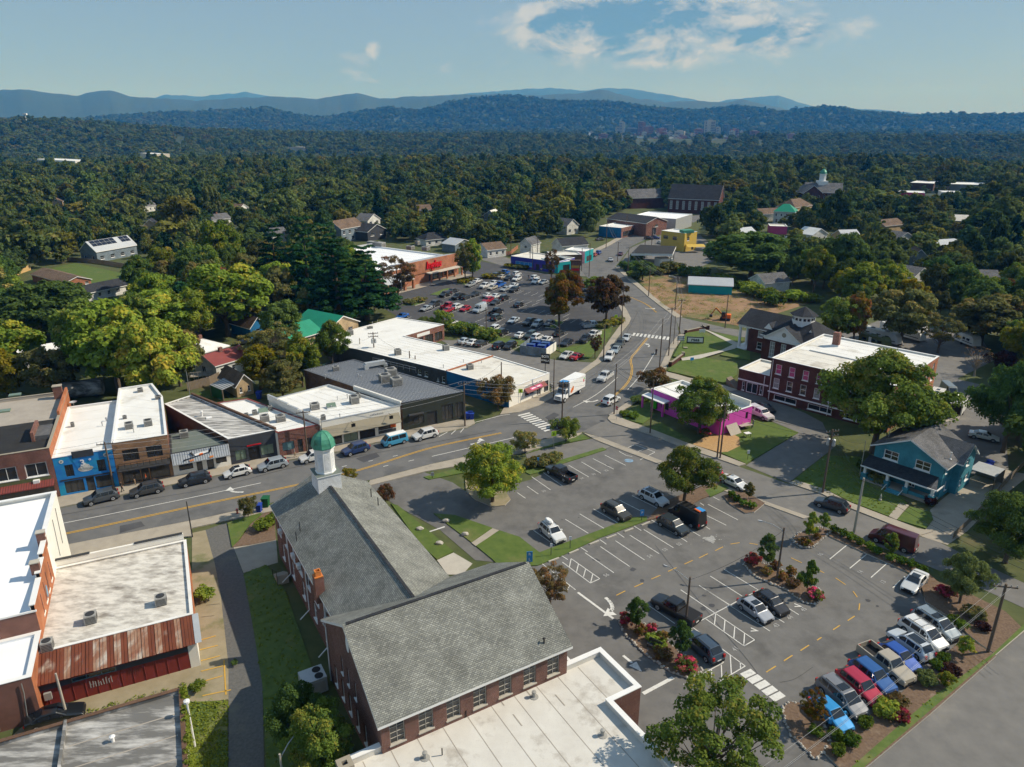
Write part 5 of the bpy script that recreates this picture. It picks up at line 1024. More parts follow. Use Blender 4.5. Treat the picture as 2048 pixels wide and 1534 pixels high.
gable_house('hall_gable','',[HQ(9.8,-3.9),HQ(18.8,-3.9),HQ(18.8,3),HQ(9.8,3)],6.0,9.0,'brick_dark','shingle_dark',1,.45,{0:[(.14,.28,1.2,5.0,'arch'),(.45,.59,1.2,5.0,'arch'),(.76,.9,1.2,5.0,'arch')]},root=hall,gable_m='white_paint')
w=Wall(HQ(9.8,-3.9),HQ(18.8,-3.9));sign_board(hall,w,-.3,w.L+.3,5.4,6.0,'white_paint','entablature',.22);o=MB('stone');cpt=w.pt(w.L/2,7.1,.05);r_=[w.pt(w.L/2+a,7.1+b,.05)for a,b in ell(.55,.55)]
for a,b in zip(r_,r_[1:]+r_[:1]):o.face([cpt,a,b])
o.build('round_vent',hall)
oc=HQ(15,2.6);lan=MB('white_paint').lathe((oc.x,oc.y,8.6),[(2.5,0),(2.5,2.3),(3.0,2.35),(3.0,2.5)],8,rot=ha+rad(22.5)).build('lantern',hall);MB('shingle_dark').lathe((oc.x,oc.y,11.1),[(3.15,0),(3.15,.05),(.05,1.9)],8,rot=ha+rad(22.5)).build('lantern_roof',lan)
for k in range(8):
 a_=ha+rad(45*k+45);q=Vector((math.cos(a_),math.sin(a_)));tq=Vector((-q.y,q.x));r_=2.5*math.cos(math.pi/8)+.03
 for x in(-.45,.45):MB('glass_dark').face([(oc.x+q.x*r_+tq.x*(x+e),oc.y+q.y*r_+tq.y*(x+e),8.6+z)for e,z in((-.3,1.35),(.3,1.35),(.3,1.95),(-.3,1.95))]).build('lantern_pane',lan)
for a,b,rz in((18.6,1.2,0),(9.2,-.6,0)):
 q=HQ(a,b);dm=MB('white_paint').face([(*(q-hd*1.1-hn*1.6),7.2),(*(q+hd*1.1-hn*1.6),7.2),(*(q-hn*1.6),8.6)]);dm.face([(*(q-hd*1.15-hn*1.62),7.15),(*(q-hn*1.62),8.65),(*(q+hn*1.6),8.65)],'shingle_dark');dm.face([(*(q-hn*1.62),8.65),(*(q+hd*1.15-hn*1.62),7.15),(*(q+hn*1.6),8.65)],'shingle_dark');dm.build('dormer',hall)
# ================================================================== magenta corner shop
PP=[G(*p,3.9).xy for p in((1303,777),(1442,832),(1485,803),(1345,761))];pa=math.atan2((PP[1]-PP[0]).y,(PP[1]-PP[0]).x);PP=rect(PP[0],pa,(PP[1]-PP[0]).length,8.6)
pk,_=flat_building('magenta_shop','magenta and violet painted corner shop with a lime green doorway and white roof',PP,3.9,['magenta','magenta','magenta','violet_wall'],'roof_white',.45,'white_paint',{0:[(.05,.11,.1,2.2,'door_dark'),(.16,.28,.8,2.2,'shop'),(.70,.82,.8,2.2,'shop')],1:[(.80,.88,1.7,3.0,'dark')],3:[(.2,.7,.8,2.2,'shop')]})
w=Wall(PP[3],PP[0]);sign_board(pk,w,.2,4.4,.1,2.7,'lime','lime_panel');w=Wall(PP[0],PP[1]);awning(pk,w,-.8,5.0,2.7,2.9,1.8,'white_paint','porch_roof');sign_board(pk,w,.1,1.6,.05,2.6,'lime','lime_panel',.04)
for x in(-.6,2.0,4.8):MB('magenta').box(w.pt(x,0,1.6),(.3,.3,2.6),pa).build('porch_post',pk)
MB('yellow_wall').hexa([w.pt(3.4,.2,.05),w.pt(3.9,.2,.05),w.pt(3.9,.2,.01),w.pt(3.4,.2,.01)],[w.pt(3.4,2.2,.05),w.pt(3.9,2.2,.05),w.pt(3.9,2.2,.01),w.pt(3.4,2.2,.01)]).build('painted_stripe',pk)
MB('white_wall').bar((*(PP[2]-(PP[1]-PP[0]).normalized()*.5),4.3),(*PP[3].lerp(PP[2],.45),4.3),.3,.9).build('raised_parapet',pk)
w=Wall(PP[1],PP[2]);q=w.pt(3.2,0,.5);bl=MB('wood_pale').face([w.pt(1.6,.05,1.4),w.pt(4.4,.05,1.4),w.pt(4.4,1.7,.1),w.pt(1.6,1.7,.1)]).face([w.pt(1.6,.1,1.42),w.pt(1.6,1.7,.06),w.pt(4.4,1.7,.06),w.pt(4.4,.1,1.42)]).build('plywood_sheet');tag(bl,'pale plywood sheet leaning against the magenta wall','board')
# ================================================================== blue bungalow
ba=rad(-50);BQ=rect((56.5,102.1),ba,10.0,9.2);bh=None
hd_,hn_=Vector((math.cos(ba),math.sin(ba))),Vector((-math.sin(ba),math.cos(ba)))
bh=gable_house('blue_house','teal blue two storey clapboard house with grey shingle roof and deep front porch',BQ,5.5,8.0,'clapboard_blue','shingle_grey',1,.6,{0:[(.14,.36,3.7,5.2,'pair'),(.60,.82,3.7,5.2,'pair'),(.12,.34,.9,2.3,'dark'),(.56,.66,.5,2.5,'door_white')],1:[(.08,.14,3.9,5.0,'sash'),(.18,.26,.9,2.4,'pair')]})
bl_=lambda a,b:BQ[0]+hd_*a+hn_*b
gable_house('blue_wing','',[bl_(6,3.6),bl_(11.0,3.6),bl_(11.0,9.1),bl_(6,9.1)],5.3,7.4,'clapboard_blue','shingle_grey',0,.4,{1:[(.15,.3,1.2,2.4,'sash'),(.55,.8,1.2,2.4,'pair'),(.4,.6,3.9,5.0,'sash')]},root=bh)
pf=[bl_(-.6,-2.6),bl_(10.4,-2.6),bl_(10.4,0),bl_(-.6,0)]
pr_=MB('shingle_dark').face([(*pf[0],2.5),(*(pf[1]-hd_*.9),2.5),(*(pf[2]-hd_*.9),3.5),(*pf[3],3.5)]).face([(*(pf[1]-hd_*.9),2.5),(*pf[1],2.5),(*(pf[2]-hd_*.9),3.5)],'shingle_grey').build('porch_roof',bh)
MB('white_paint').bar((*pf[0],2.42),(*pf[1],2.42),.12,.2).bar((*pf[1],2.42),(*(pf[2]),2.42),.12,.2).bar((*pf[0],2.42),(*(pf[3]),2.42),.12,.2).build('porch_beam',bh)
for a in(.0,3.4,6.2,9.8):
 q=bl_(a,-2.2);MB('clapboard_blue').box((q.x,q.y,0),(.8,.8,1.3),ba).build('porch_pier',bh);MB('white_paint').box((q.x,q.y,1.3),(.38,.38,1.05),ba).build('porch_column',bh)
for a,b in((.4,3.0),(6.6,9.4)):MB('clapboard_blue').bar((*bl_(a,-2.2),.55),(*bl_(b,-2.2),.55),.15,.7).build('porch_wall',bh)
MB('concrete').hexa([(*p,0)for p in(bl_(0,-2.6),bl_(10,-2.6),bl_(10,-.01),bl_(0,-.01))],[(*p,.4)for p in(bl_(0,-2.6),bl_(10,-2.6),bl_(10,-.01),bl_(0,-.01))]).build('porch_floor',bh)
for k in range(4):q=bl_(4.8,-2.8-.35*k);MB('clapboard_blue').box((q.x,q.y,0),(2.0,.36,.42-.10*k),ba).build('step',bh)
for a in(3.6,6.0):MB('white_paint').bar((*bl_(a,-2.7),.9),(*bl_(a,-4.2),.5),.06).build('handrail',bh)
for u,v in((1845,868),(1859,861)):q=G(u,v,7.2);MB('metal_dark').box((q.x,q.y,6.8),(.45,.45,.6),ba).build('roof_vent',bh)
q=G(1902,912,6.3);MB('white_paint').lathe((q.x,q.y,5.8),[(.22,0),(.06,.15),(.06,1.0),(.10,1.0),(.10,1.12)],8).build('vent_pipe',bh)
q=G(1778,870,6.2);MB('steel').tube([(q.x,q.y,5.6),(q.x,q.y,8.0)],.05,6).build('service_mast',bh)
q=[bl_(10.6,9.2),bl_(14.2,9.2),bl_(14.2,13.2),bl_(10.6,13.2)]
sh=thing('carport','open lean-to carport with a bowed tin roof behind the blue house','carport',(*bl_(13,11),0));MB('metal_grey').hexa([(*p,2.3)for p in q],[(*p,2.38)for p in q]).build('roof',sh)
for p in q:MB('wood_fence').box((p.x,p.y,0),(.15,.15,2.3),ba).build('post',sh)
MB('wood_fence').face([(*q[2],0),(*q[3],0),(*q[3],2.2),(*q[2],2.2)]).build('back_wall',sh)
for r_,P_,z_,n_,ax in((b7,P7,4.7,6,0),(b9,[P9[2],P9[3],P9[6],P9[7]],3.897,9,1),(school,SP,8.607,8,1),(gr,GP,6.1,9,0),(b2,P2,5.95,5,1),(b3,[P3[0],P3[1],P3[2],P3[4]],6.85,5,1)):
 Q_=inset(P_,.5)
 for k in range(n_):
  f=(k+.5)/n_;a,b=(Q_[0].lerp(Q_[1],f),Q_[3].lerp(Q_[2],f))if ax==0 else(Q_[0].lerp(Q_[3],f),Q_[1].lerp(Q_[2],f));MB('roof_cream').bar((*a,z_+.008),(*b,z_+.008),.09,.012).build('roof_seam',r_)
mat('far_brick',(.30,.13,.09),(.36,.17,.12),.02,.9);mat('far_stone',(.46,.40,.33),(.52,.46,.39),.02,.9);mat('far_glass',(.12,.16,.20),(.18,.22,.26),.02,.4)
# ================================================================== graffiti on the low red wall
scrawl(G17[0],G17[1],G17[2]*.33,G17[2]*.47,1.35,.8,'line_worn',9,.05,'graffiti');scrawl(G17[0],G17[1],G17[2]*.56,G17[2]*.64,1.6,.5,'brick_dark',6,.05,'graffiti')
# ================================================================== houses and shops farther off
FOOT=[]
KEEP=[]
def ph(name,label,a,b,ze,zr,depth,wm,rm,axis=0,ops=None,hip=0,over=.4,keep=None,cat='house',chimney=None,trim='white_paint'):
 A,B=G(*a,ze).xy,G(*b,ze).xy;an=math.atan2((B-A).y,(B-A).x);P=rect(A,an,(B-A).length,depth)
 r=gable_house(name,label,P,ze,zr,wm,rm,axis,over,ops or{},trim,cat,hip=hip);FOOT.append(P)
 if keep:KEEP.append((*keep,(A.y+B.y)/2))
 if chimney:q=P[0].lerp(P[2],chimney);MB('brick_red').box((q.x,q.y,ze),(.8,.6,zr-ze+.9),an).build('chimney',r)
 return r,P
two=[(.15,.30,1.0,2.3,'sash'),(.6,.75,1.0,2.3,'sash')]
def wins(n,z0,z1,w=.09,k='sash'):return[((i+.5)/n-w/2,(i+.5)/n+w/2,z0,z1,k)for i in range(n)]
ph('ranch_house','long low brick ranch house with a brown shingle roof',(129,566),(181,558),2.7,4.2,26,'brick_grocery','shingle_brown',1,{0:wins(3,1.2,2.2,.14)},keep=(40,535,190,582))
ph('grey_roof_house','long low white house with a dark grey roof beside the brick ranch',(150,591),(262,568),2.7,4.4,8,'siding_white','shingle_dark',0,{0:wins(6,.9,2.1,.06)},keep=(120,555,255,600))
r,P=ph('solar_house','dark blue house with a pale metal roof carrying black solar panels',(192,503),(272,489),4.4,8.0,9,'clapboard_grey','metal_roof',0,{0:wins(4,.9,2.3,.1),3:wins(2,1,2.4,.14)},keep=(155,465,290,520))
dd_=(P[1]-P[0]).normalized();nn_=(P[3]-P[0]).normalized()
for k in range(8):
 if k==5:continue
 for j in range(2):
  q=P[0]+dd_*((P[1]-P[0]).length*(.04+.118*k));f0_,f1_=(.42,.68)if j==0 else(.70,.96)
  zf=lambda f:4.4+3.6*f+.22;e0,e1=q+nn_*4.5*f0_,q+nn_*4.5*f1_;wd=dd_*((P[1]-P[0]).length*.11)
  MB('solar').face([(*e0,zf(f0_)),(*(e0+wd),zf(f0_)),(*(e1+wd),zf(f1_)),(*e1,zf(f1_))]).build('solar_panel',r)
ph('tin_roof_house','house with a long white tin roof and a brick chimney half hidden in trees',(41,717),(153,700),3.2,4.6,8,'siding_white','roof_white',0,keep=(35,690,140,716),chimney=.12)
ph('hip_roof_house','small white house with a white hipped metal roof',(398,707),(456,691),3.4,5.2,9.5,'siding_white','roof_white',0,{0:wins(3,1.2,2.5,.12),3:wins(2,1.2,2.5,.12)},hip=4.0,keep=(378,676,455,725),chimney=.5)
ph('maroon_roof_house','white house with a maroon metal roof and a back deck',(431,731),(500,711),3.4,5.0,8,'siding_white','metal_maroon',0,{0:wins(3,1.3,2.4,.1),3:[(.3,.5,.3,2.4,'door_white')]},keep=(405,690,500,760),chimney=.45)
dk=thing('deck','grey wooden deck with railing behind the maroon roofed house','deck',G(415,757));dp=wpos(dk)
MB('wood_pale').box((dp.x,dp.y,1.0),(6.5,2.6,.15),rad(20)).build('floor',dk)
for k in range(8):MB('wood_pale').box((dp.x-2.9+.83*k,dp.y-1.45+.30*k-.7,0),(.1,.1,2.0),rad(20)).build('baluster',dk)
MB('wood_pale').bar((dp.x-3,dp.y-2.2,2.0),(dp.x+3,dp.y,2.0),.1).build('rail',dk)
ph('brown_cottage','small cottage with a brown gable roof behind the storefronts',(472,771),(505,763),2.6,4.6,8,'siding_tan','shingle_brown',1,{0:wins(2,.8,2.0,.16)},keep=(450,735,500,780))
sh=thing('shed','open shed with a striped pale tin roof behind the storefronts','shed',G(450,780));c=[G(*p,2.4)for p in((420,770),(444,780),(488,765),(464,753))];FOOT.append([p.xy for p in c]);KEEP.append((415,748,490,795,130))
MB('metal_grey').hexa([Vector(p)+Vector((0,0,-.05 if i<2 else.45))for i,p in enumerate(c)],[Vector(p)+Vector((0,0,.05 if i<2 else.55))for i,p in enumerate(c)]).build('roof',sh)
for k in range(9):a,b=c[0].lerp(c[3],.06+k/9.4),c[1].lerp(c[2],.06+k/9.4);MB('metal_seam').bar(a+Vector((0,0,.1+.5*k/9)),b+Vector((0,0,.1+.5*k/9)),.12,.05).build('roof_rib',sh)
for p in c:MB('wood_fence').box((p.x,p.y,0),(.2,.2,2.4)).build('post',sh)
MB('plastic_green').face([(c[0].x,c[0].y,0),(c[1].x,c[1].y,0),(c[1].x,c[1].y,2.3),(c[0].x,c[0].y,2.3)]).build('side_wall',sh)
ph('blue_cottage','small blue cottage with a brown roof and white gable trim',(500,655),(530,648),3.0,5.2,9,'mural_side','shingle_brown',1,{0:wins(1,1.0,2.2,.3)},keep=(470,630,530,665),chimney=.8)
r,P=ph('tan_house','tan sided house with a bright green metal roof',(655,660),(716,642),5.2,7.6,12,'siding_tan','metal_green_roof',1,{0:[(.2,.32,3.4,4.7,'pair'),(.66,.8,3.0,4.3,'pair')]},keep=(590,615,718,690))
gable_house('tan_wing','',[P[0]-(P[1]-P[0]).normalized()*9+nn_*2,P[0]+nn_*2,P[0]+nn_*9,P[0]-(P[1]-P[0]).normalized()*9+nn_*9],4.8,7.2,'siding_tan','metal_green_roof',0,.5,{0:wins(3,3.0,4.2,.1)},root=r)
ph('brown_roof_annex','low tan wing with a brown roof beside the green roofed house',(560,660),(606,652),3.0,4.6,7,'siding_tan','shingle_brown',0,keep=None)
ph('grey_house','tall grey two storey house with gambrel gable among the trees',(682,458),(727,450),6.5,9.8,11,'clapboard_grey','shingle_brown',0,{0:wins(4,3.8,5.4,.1)+wins(3,.8,2.4,.12),1:wins(2,3.8,5.4,.14)},keep=(675,425,732,470))
ph('white_dormer_house','small pale blue house with a white gable behind the grey house',(735,442),(760,437),5.5,8.5,8,'siding_white','shingle_grey',1,{0:wins(2,3.4,4.8,.2)},keep=(735,420,765,445))
ph('dark_house','dark shingled house with a white framed gable window',(735,464),(772,458),4.5,7.5,9,'charcoal','shingle_dark',1,{0:wins(2,2.2,3.6,.2)},keep=(735,440,775,472))
ph('bungalow','white bungalow with a dark hipped roof behind the grocery',(852,480),(893,476),3.0,5.4,9,'siding_white','shingle_dark',0,{0:wins(3,.8,2.2,.12)},hip=3.5,keep=(850,462,897,490))
ph('grey_shed_house','pale house with a grey metal roof behind the grocery trees',(910,490),(945,484),3.4,5.2,8,'clapboard_grey','metal_roof',1,keep=(908,472,950,498))
ph('tawny_cottage','cottage with a tawny grey roof behind the corner wall',(975,500),(1012,496),3.4,5.6,9,'siding_white','shingle_brown',0,{0:wins(3,1.0,2.4,.12)},keep=(975,478,1015,505))
ph('white_barn_house','narrow white two storey house with a grey gable roof',(1040,487),(1062,489),5.0,7.4,8,'siding_white','shingle_grey',1,{0:wins(1,3.2,4.4,.25),3:wins(2,.8,2.0,.15)},keep=(1038,466,1064,498))
ph('roadside_house','grey roofed house with white gable behind the painted shops',(1125,492),(1176,488),3.6,6.2,9,'siding_white','shingle_dark',0,{0:wins(4,1.0,2.4,.1)},keep=(1125,470,1182,498))
ph('white_cottage','white cottage with steep gable among trees near the long brick shed',(1134,452),(1157,449),4.5,7.5,9,'siding_white','shingle_grey',1,{0:wins(2,1.0,2.6,.2)},keep=(1130,436,1160,462))
ph('hidden_house','white house with grey roof glimpsed between treetops',(425,440),(462,436),4.0,6.5,9,'siding_white','shingle_grey',0,keep=(420,428,465,445),chimney=.5)
ph('hidden_house','white gabled house high among the trees behind a yellowing maple',(478,418),(497,415),5.0,7.5,8,'siding_white','shingle_brown',1,keep=(475,403,500,420))
ph('tin_roof_shop','teal walled low shop with a pale tin roof beside the weedy lot',(1378,568),(1465,572),3.0,4.6,9,'mural_teal','metal_roof',0,keep=(1375,545,1465,580))
ph('white_house','white house with grey roof half hidden behind the big dark tree',(1530,566),(1580,562),3.4,5.6,8,'siding_white','shingle_grey',0,keep=(1530,545,1580,570))
ph('grey_gable_house','house with a broad grey gable roof among the trees',(1825,556),(1862,548),3.6,6.4,9,'siding_white','shingle_grey',1,keep=(1820,525,1862,558))
ph('dark_barn','dark blue barn with a sloping metal roof in the woods',(1880,490),(1925,487),4.6,6.0,9,'charcoal','metal_roof',0,keep=(1878,468,1928,492))
ph('tree_hidden_house','brown roofed house deep in the woods',(1770,452),(1808,448),4.5,7,9,'siding_tan','shingle_brown',0,keep=(1772,435,1810,452))
ph('green_roof_house','white two storey house with a green roof near the far church',(1548,422),(1590,424),7.0,10.5,12,'siding_white','metal_green_roof',0,{0:wins(4,4.2,5.8,.09)+wins(3,.8,2.6,.1)},hip=4,keep=(1545,400,1600,430))
ph('brown_roof_house','brown hipped roof house beside the green roofed one',(1590,415),(1625,410),6,10,12,'siding_tan','shingle_brown',0,hip=5,keep=(1595,396,1628,415))
ph('pink_roof_house','low house with a pale pinkish roof beside the green roofed house',(1525,428),(1566,426),4,6.5,10,'siding_white','shingle_brown',0,keep=(1525,415,1568,430))
r,P=ph('brick_church','far dark brick church with a steep slate roof and tall arched windows',(1337,396),(1438,400),9.0,17,18,'brick_dark','shingle_dark',0,{0:wins(8,2.5,7.5,.05,'arch')},keep=(1335,372,1440,412),cat='church')
ph('church_hall','grey slate roofed hall beside the far brick church',(1262,396),(1330,394),7,12,14,'brick_dark','shingle_grey',0,keep=(1262,374,1300,398))
r,P=ph('cupola_school','far brick school with a grey roof and a white cupola',(1610,384),(1684,386),10.5,16,20,'brick_dark','shingle_grey',0,{0:wins(12,6.2,9.2,.04)+wins(12,2.0,5.0,.04),1:wins(3,5.5,9,.08)},keep=(1595,340,1705,396),cat='school')
q=(P[0]+P[2])/2;q=q.lerp((P[1]+P[2])/2,-.1);cu=MB('white_paint').box((q.x,q.y,14.5),(6,6,2.8)).lathe((q.x,q.y,17.3),[(2.3,0),(2.3,4.2),(2.6,4.3),(2.6,4.6)],8).build('cupola',r);MB('copper').lathe((q.x,q.y,21.9),[(2.5,0),(2.3,1.2),(1.3,2.5),(.3,3.0),(.1,4.2)],8).build('dome',cu)
gable_house('school_wing','',[P[0]-nn_*0+Vector((-3,-6)),P[0]+Vector((9,-6)),P[0]+Vector((9,10)),P[0]+Vector((-3,10))],10.5,15,'brick_dark','shingle_grey',1,.6,{0:wins(3,5.5,9,.1)},root=r,gable_m='brick_dark')
for k,(u,v,wd,rm,lb)in enumerate(((300,413,26,'shingle_grey','pale house below the wooded slope'),(107,405,30,'shingle_brown','brown roofed house deep in the left woods'.replace('left ','western ')),(1926,441,28,'roof_cream','pale roofed house in the woods near the dark barn'),(1812,478,34,'shingle_grey','grey roofed house behind the dark evergreen'),(1705,474,34,'metal_roof','tin roofed house among lime green trees'),(1840,512,30,'shingle_brown','brown roofed house above the camper yard'),
(560,470,30,'shingle_grey','grey roofed house behind the pines'),(300,450,26,'shingle_dark','dark roofed house behind the golden maple'),(1985,560,34,'shingle_grey','grey roofed house behind the spreading olive trees'),(1640,470,30,'roof_white','white roofed house below the cupola school'),(850,420,26,'shingle_brown','brown roofed house in the woods beyond the grocery'),(980,430,26,'roof_cream','pale roofed house in the woods beyond the grocery'),(1500,470,30,'metal_roof','tin roofed shed behind the huge dark oak'))):
 ph('wooded_house',lb,(u-wd/2,v),(u+wd/2,v-3+k%3*2),3.6,6.2,9,('siding_white','siding_tan','clapboard_grey')[k%3],rm,k%2,{0:wins(3,1.0,2.3,.12)},keep=(u-wd/2,v-11,u+wd/2,v+2))
def fb(name,label,a,b,h,depth,wm,roof,ops=None,keep=None,cap='white_paint',par=.3,cat='building'):
 A,B=G(*a,h).xy,G(*b,h).xy;P=rect(A,math.atan2((B-A).y,(B-A).x),(B-A).length,depth);r,P=flat_building(name,label,P,h,wm,roof,par,cap,ops or{},cat);FOOT.append(P)
 if keep:KEEP.append((*keep,(A.y+B.y)/2))
 return r,P
fb('mural_row','low violet and teal mural shop with white roof at the grocery corner',(1022,512),(1115,524),4.2,12,['mural_violet','mural_violet','brick_red','mural_violet'],'roof_cream',{0:[(.10,.48,.9,2.6,'blue_strip'),(.55,.62,.1,2.4,'door_dark'),(.68,.9,.9,2.6,'shop')]},(1020,498,1152,548))
fb('teal_mural_shop','teal mural corner shop with white roof',(1116,525),(1150,521),4.2,11,'mural_teal','roof_white',{0:[(.3,.7,.3,3.0,'void')]},None)
r,P=fb('painted_row','row of shops painted red, mint and white along the road',(1105,511),(1164,509),4.4,9,['brick_brown','pink_paint','brick_red','brick_red'],'roof_cream',{1:[(.05,.3,.4,2.6,'shop'),(.4,.6,.4,2.6,'shop'),(.7,.95,.4,2.6,'shop')]},(1150,490,1200,535))
fb('mint_shop','narrow mint green painted shop in the painted row',(1170,503),(1187,497),4.8,9,['mural_teal','siding_white','siding_white','siding_white'],'roof_white',{0:[(.2,.8,.4,2.6,'shop')]},None)
fb('blue_wall_shop','low shop with a blue side wall and white roof up the road',(1198,452),(1243,456),5.0,18,['mural_side','brick_red','brick_red','brick_red'],'roof_white',{1:[(.1,.9,.5,3,'shop')]},(1195,440,1262,472))
r,P=ph('brick_shed','long dark red brick shed with a dark low pitched roof',(1215,437),(1292,447),6.5,9.0,16,'brick_red','shingle_dark',0,{1:[(.3,.5,.2,4.0,'door_white'),(.42,.58,4.2,5.4,'sash')]},keep=(1212,428,1312,472),cat='building')
fb('white_roof_hall','broad grey hall with a bright white roof behind the brick shed',(1262,432),(1352,438),6.5,26,['metal_grey','metal_grey','metal_grey','metal_grey'],'roof_snow',None,(1265,418,1372,445))
r,P=fb('yellow_building','two storey mustard yellow building with a white roof',(1323,461),(1370,467),8.0,9,'yellow_wall','roof_white',{0:[(.1,.3,4.6,6.2,'dark'),(.5,.68,4.6,6.2,'dark')],1:[(.2,.4,4.6,6.2,'sash'),(.6,.8,.3,2.6,'door')]},(1320,452,1395,492))
MB('copper').box(((P[1].x+P[2].x)/2-2,(P[1].y+P[2].y)/2,8.0),(5,4,1.2),.3).build('green_roof_lantern',r)
MB('yellow_wall').face([(*(P[1]+Vector((1,-3))),2.6),(*(P[1]+Vector((9,-2))),2.6),(*(P[1]+Vector((9,2))),3.2),(*(P[1]+Vector((1,1))),3.2)]).build('yellow_awning',r)
cn=thing('fuel_canopy','empty dark fuel station canopy on posts','canopy',G(1310,520));q=[G(*p,4.6)for p in((1262,511),(1345,512),(1352,496),(1280,493))];FOOT.append([p.xy for p in q]);KEEP.append((1258,490,1355,525,300))
MB('white_paint').hexa([Vector(p)for p in q],[Vector(p)+Vector((0,0,.8))for p in q]).build('fascia',cn);MB('roof_black').poly([(p.x,p.y,5.42)for p in q]).build('roof',cn)
for p in q:MB('steel').box((p.x*.985,p.y*.995,0),(.4,.4,4.6)).build('post',cn)
fb('fuel_shop','small glazed fuel station shop under the canopy',(1322,519),(1346,518),3.2,6,'white_wall','roof_cream',{0:[(.1,.9,.5,2.4,'shop')]},None)
fb('maroon_shop','small maroon walled shop near the green roofed house',(1540,452),(1575,453),4.0,10,'pink_paint','roof_cream',None,(1538,440,1580,470))
fb('far_warehouse','long low far warehouse with a white roof edge',(1820,365),(1868,367),6,30,'brick_brown','roof_white',None,(1818,354,1875,375))
fb('far_warehouse','second long low far warehouse beyond the first',(1900,368),(1978,370),6,30,'grey_stone','roof_white',None,(1898,356,1980,376))
fb('far_store','low far red store with white front among the treetops',(1792,384),(1850,386),5,20,['pink_paint','white_wall','white_wall','white_wall'],'roof_white',None,(1790,373,1880,392))
fb('far_store','white low far building between the warehouses',(1885,384),(1925,385),5,16,'white_wall','roof_white',None,(1885,374,1928,390))
fb('far_hall','long low far hall with pale roof on the left',(70,318),(150,322),7,30,'white_wall','roof_white',None,(40,305,155,330))
fb('far_block','cream far apartment block rising from the left woods',(280,306),(313,308),11,20,'cream_wall','roof_white',None,(278,294,316,308))
for k,(u,v,wd,nm)in enumerate(((585,313,36,'pale far industrial shed in the woods'),(635,312,36,'second pale far industrial shed beyond the woods'),(590,292,36,'white roofed shed high in the far woods'),(940,302,32,'small white far sheds in the middle woods'),(360,277,16,'tiny white far building on the slope'),(930,311,24,'tan roofed far shed in the middle woods'))):
 D=900+(315-v)*45;p=G(u,v,0);s=D/p.length if False else 1
 dr=direction(u,v);t=D/math.hypot(dr.x,dr.y);x,y=dr.x*t,dr.y*t;z=terrain_z(x,y);ztop=CAM_H+dr.z*t;hh=max(5,min(8,ztop-z));wm_=wd*t/FPX
 o=thing('far_shed',nm,'building',(x,y,z));MB('far_stone').box((x,y,z-1),(wm_,wm_*.5,hh+1),.2).build('wall',o);MB('roof_cream').box((x,y,z+hh),(wm_*1.03,wm_*.53,.6)).build('roof',o);KEEP.append((u-wd/2,v-4,u+wd/2,v+6,y))
# ================================================================== distant city towers in the valley
def tower(u0,u1,vtop,vbase,D,wm,label,band=None,kind='far_tower'):
 d0=direction((u0+u1)/2,vbase);t=D/math.hypot(d0 .x,d0 .y);x,y=d0 .x*t,d0 .y*t;z=terrain_z(x,y);zt=CAM_H+direction((u0+u1)/2,vtop).z*t;wd=(u1-u0)*t/FPX
 o=thing(kind,label,'building',(x,y,z));MB(wm).box((x,y,z-2),(wd,wd*.8,zt-z+2),random.uniform(-.3,.3)).build('wall',o)
 n=max(2,int((zt-z)/7));b=MB(band or 'glass_dark')
 for k in range(n):b.box((x,y,z+3+k*7),(wd*1.01,wd*.81,2.2),0)
 b.build('window_band',o);MB('roof_gravel').box((x,y,zt),(wd*.5,wd*.4,4)).build('roof_house',o);KEEP.append((u0,vtop,u1,vbase,y))
random.seed(3)
for u0,u1,vt,vb,D,wm,lb in((1238,1248,244,268,3600,'far_stone','tall slim pale tower of the distant city'),(1231,1238,254,268,3600,'far_stone','lower slim block beside the slim pale tower'),(1276,1289,244,270,3600,'far_brick','tall red brick tower of the distant city'),(1288,1304,253,272,3500,'far_brick','broad orange brick tower of the distant city'),
(1284,1292,264,274,3400,'far_stone','cream block in front of the orange brick tower'),(1325,1345,250,266,3700,'far_glass','blue glass hotel of the distant city'),(1350,1368,262,276,3400,'far_stone','cream stepped block of the distant city'),(1410,1426,241,270,3600,'far_stone','tallest pale grid tower of the distant city'),
(1432,1440,255,266,3600,'far_stone','small white tower beside the grid tower'),(1445,1458,249,268,3700,'far_glass','glass tower at the end of the distant city'),(1462,1474,258,270,3600,'far_brick','red block at the end of the distant city'),(1198,1214,268,278,3300,'far_brick','pinkish low block at the near side of the distant city'),
(1315,1330,257,268,3550,'far_brick','brick block behind the cream rooftops of the distant city'),(1390,1404,258,270,3500,'far_brick','low brick block between two pale towers'),(1250,1272,257,268,3700,'far_glass','dark glass slab of the distant city'),(1500,1516,262,272,3500,'far_brick','brick hall on the right fringe of the distant city'),(1575,1590,268,278,3300,'far_brick','lone brick hall east of the distant city')):
 tower(u0,u1,vt,vb,D,wm,lb)
for k in range(46):
 u=random.gauss(1370,90);vb=random.uniform(266,288);wd=random.uniform(4,11);tower(u,u+wd,vb-random.uniform(4,9),vb,3700-(vb-266)*40,random.choice(('far_stone','white_wall','far_brick','roof_white')),'small pale building scattered round the distant city',kind='far_building')
for o in bpy.data.objects:
 if o.name.startswith('far_building'):o['group']='small far buildings round the distant city'
mt=thing('radio_mast','thin far radio mast on the left hill','mast',(0,0,0));d0=direction(57,262);t=2300/math.hypot(d0 .x,d0 .y);x,y=d0 .x*t,d0 .y*t;mt.location=(x,y,terrain_z(x,y));z=mt.location.z
MB('white_paint').box((x,y,z),(1.6,1.6,CAM_H+direction(57,226).z*t-z)).build('mast',mt);MB('white_paint').box((x,y,CAM_H+direction(57,230).z*t),(9,5,4)).build('antenna_head',mt)
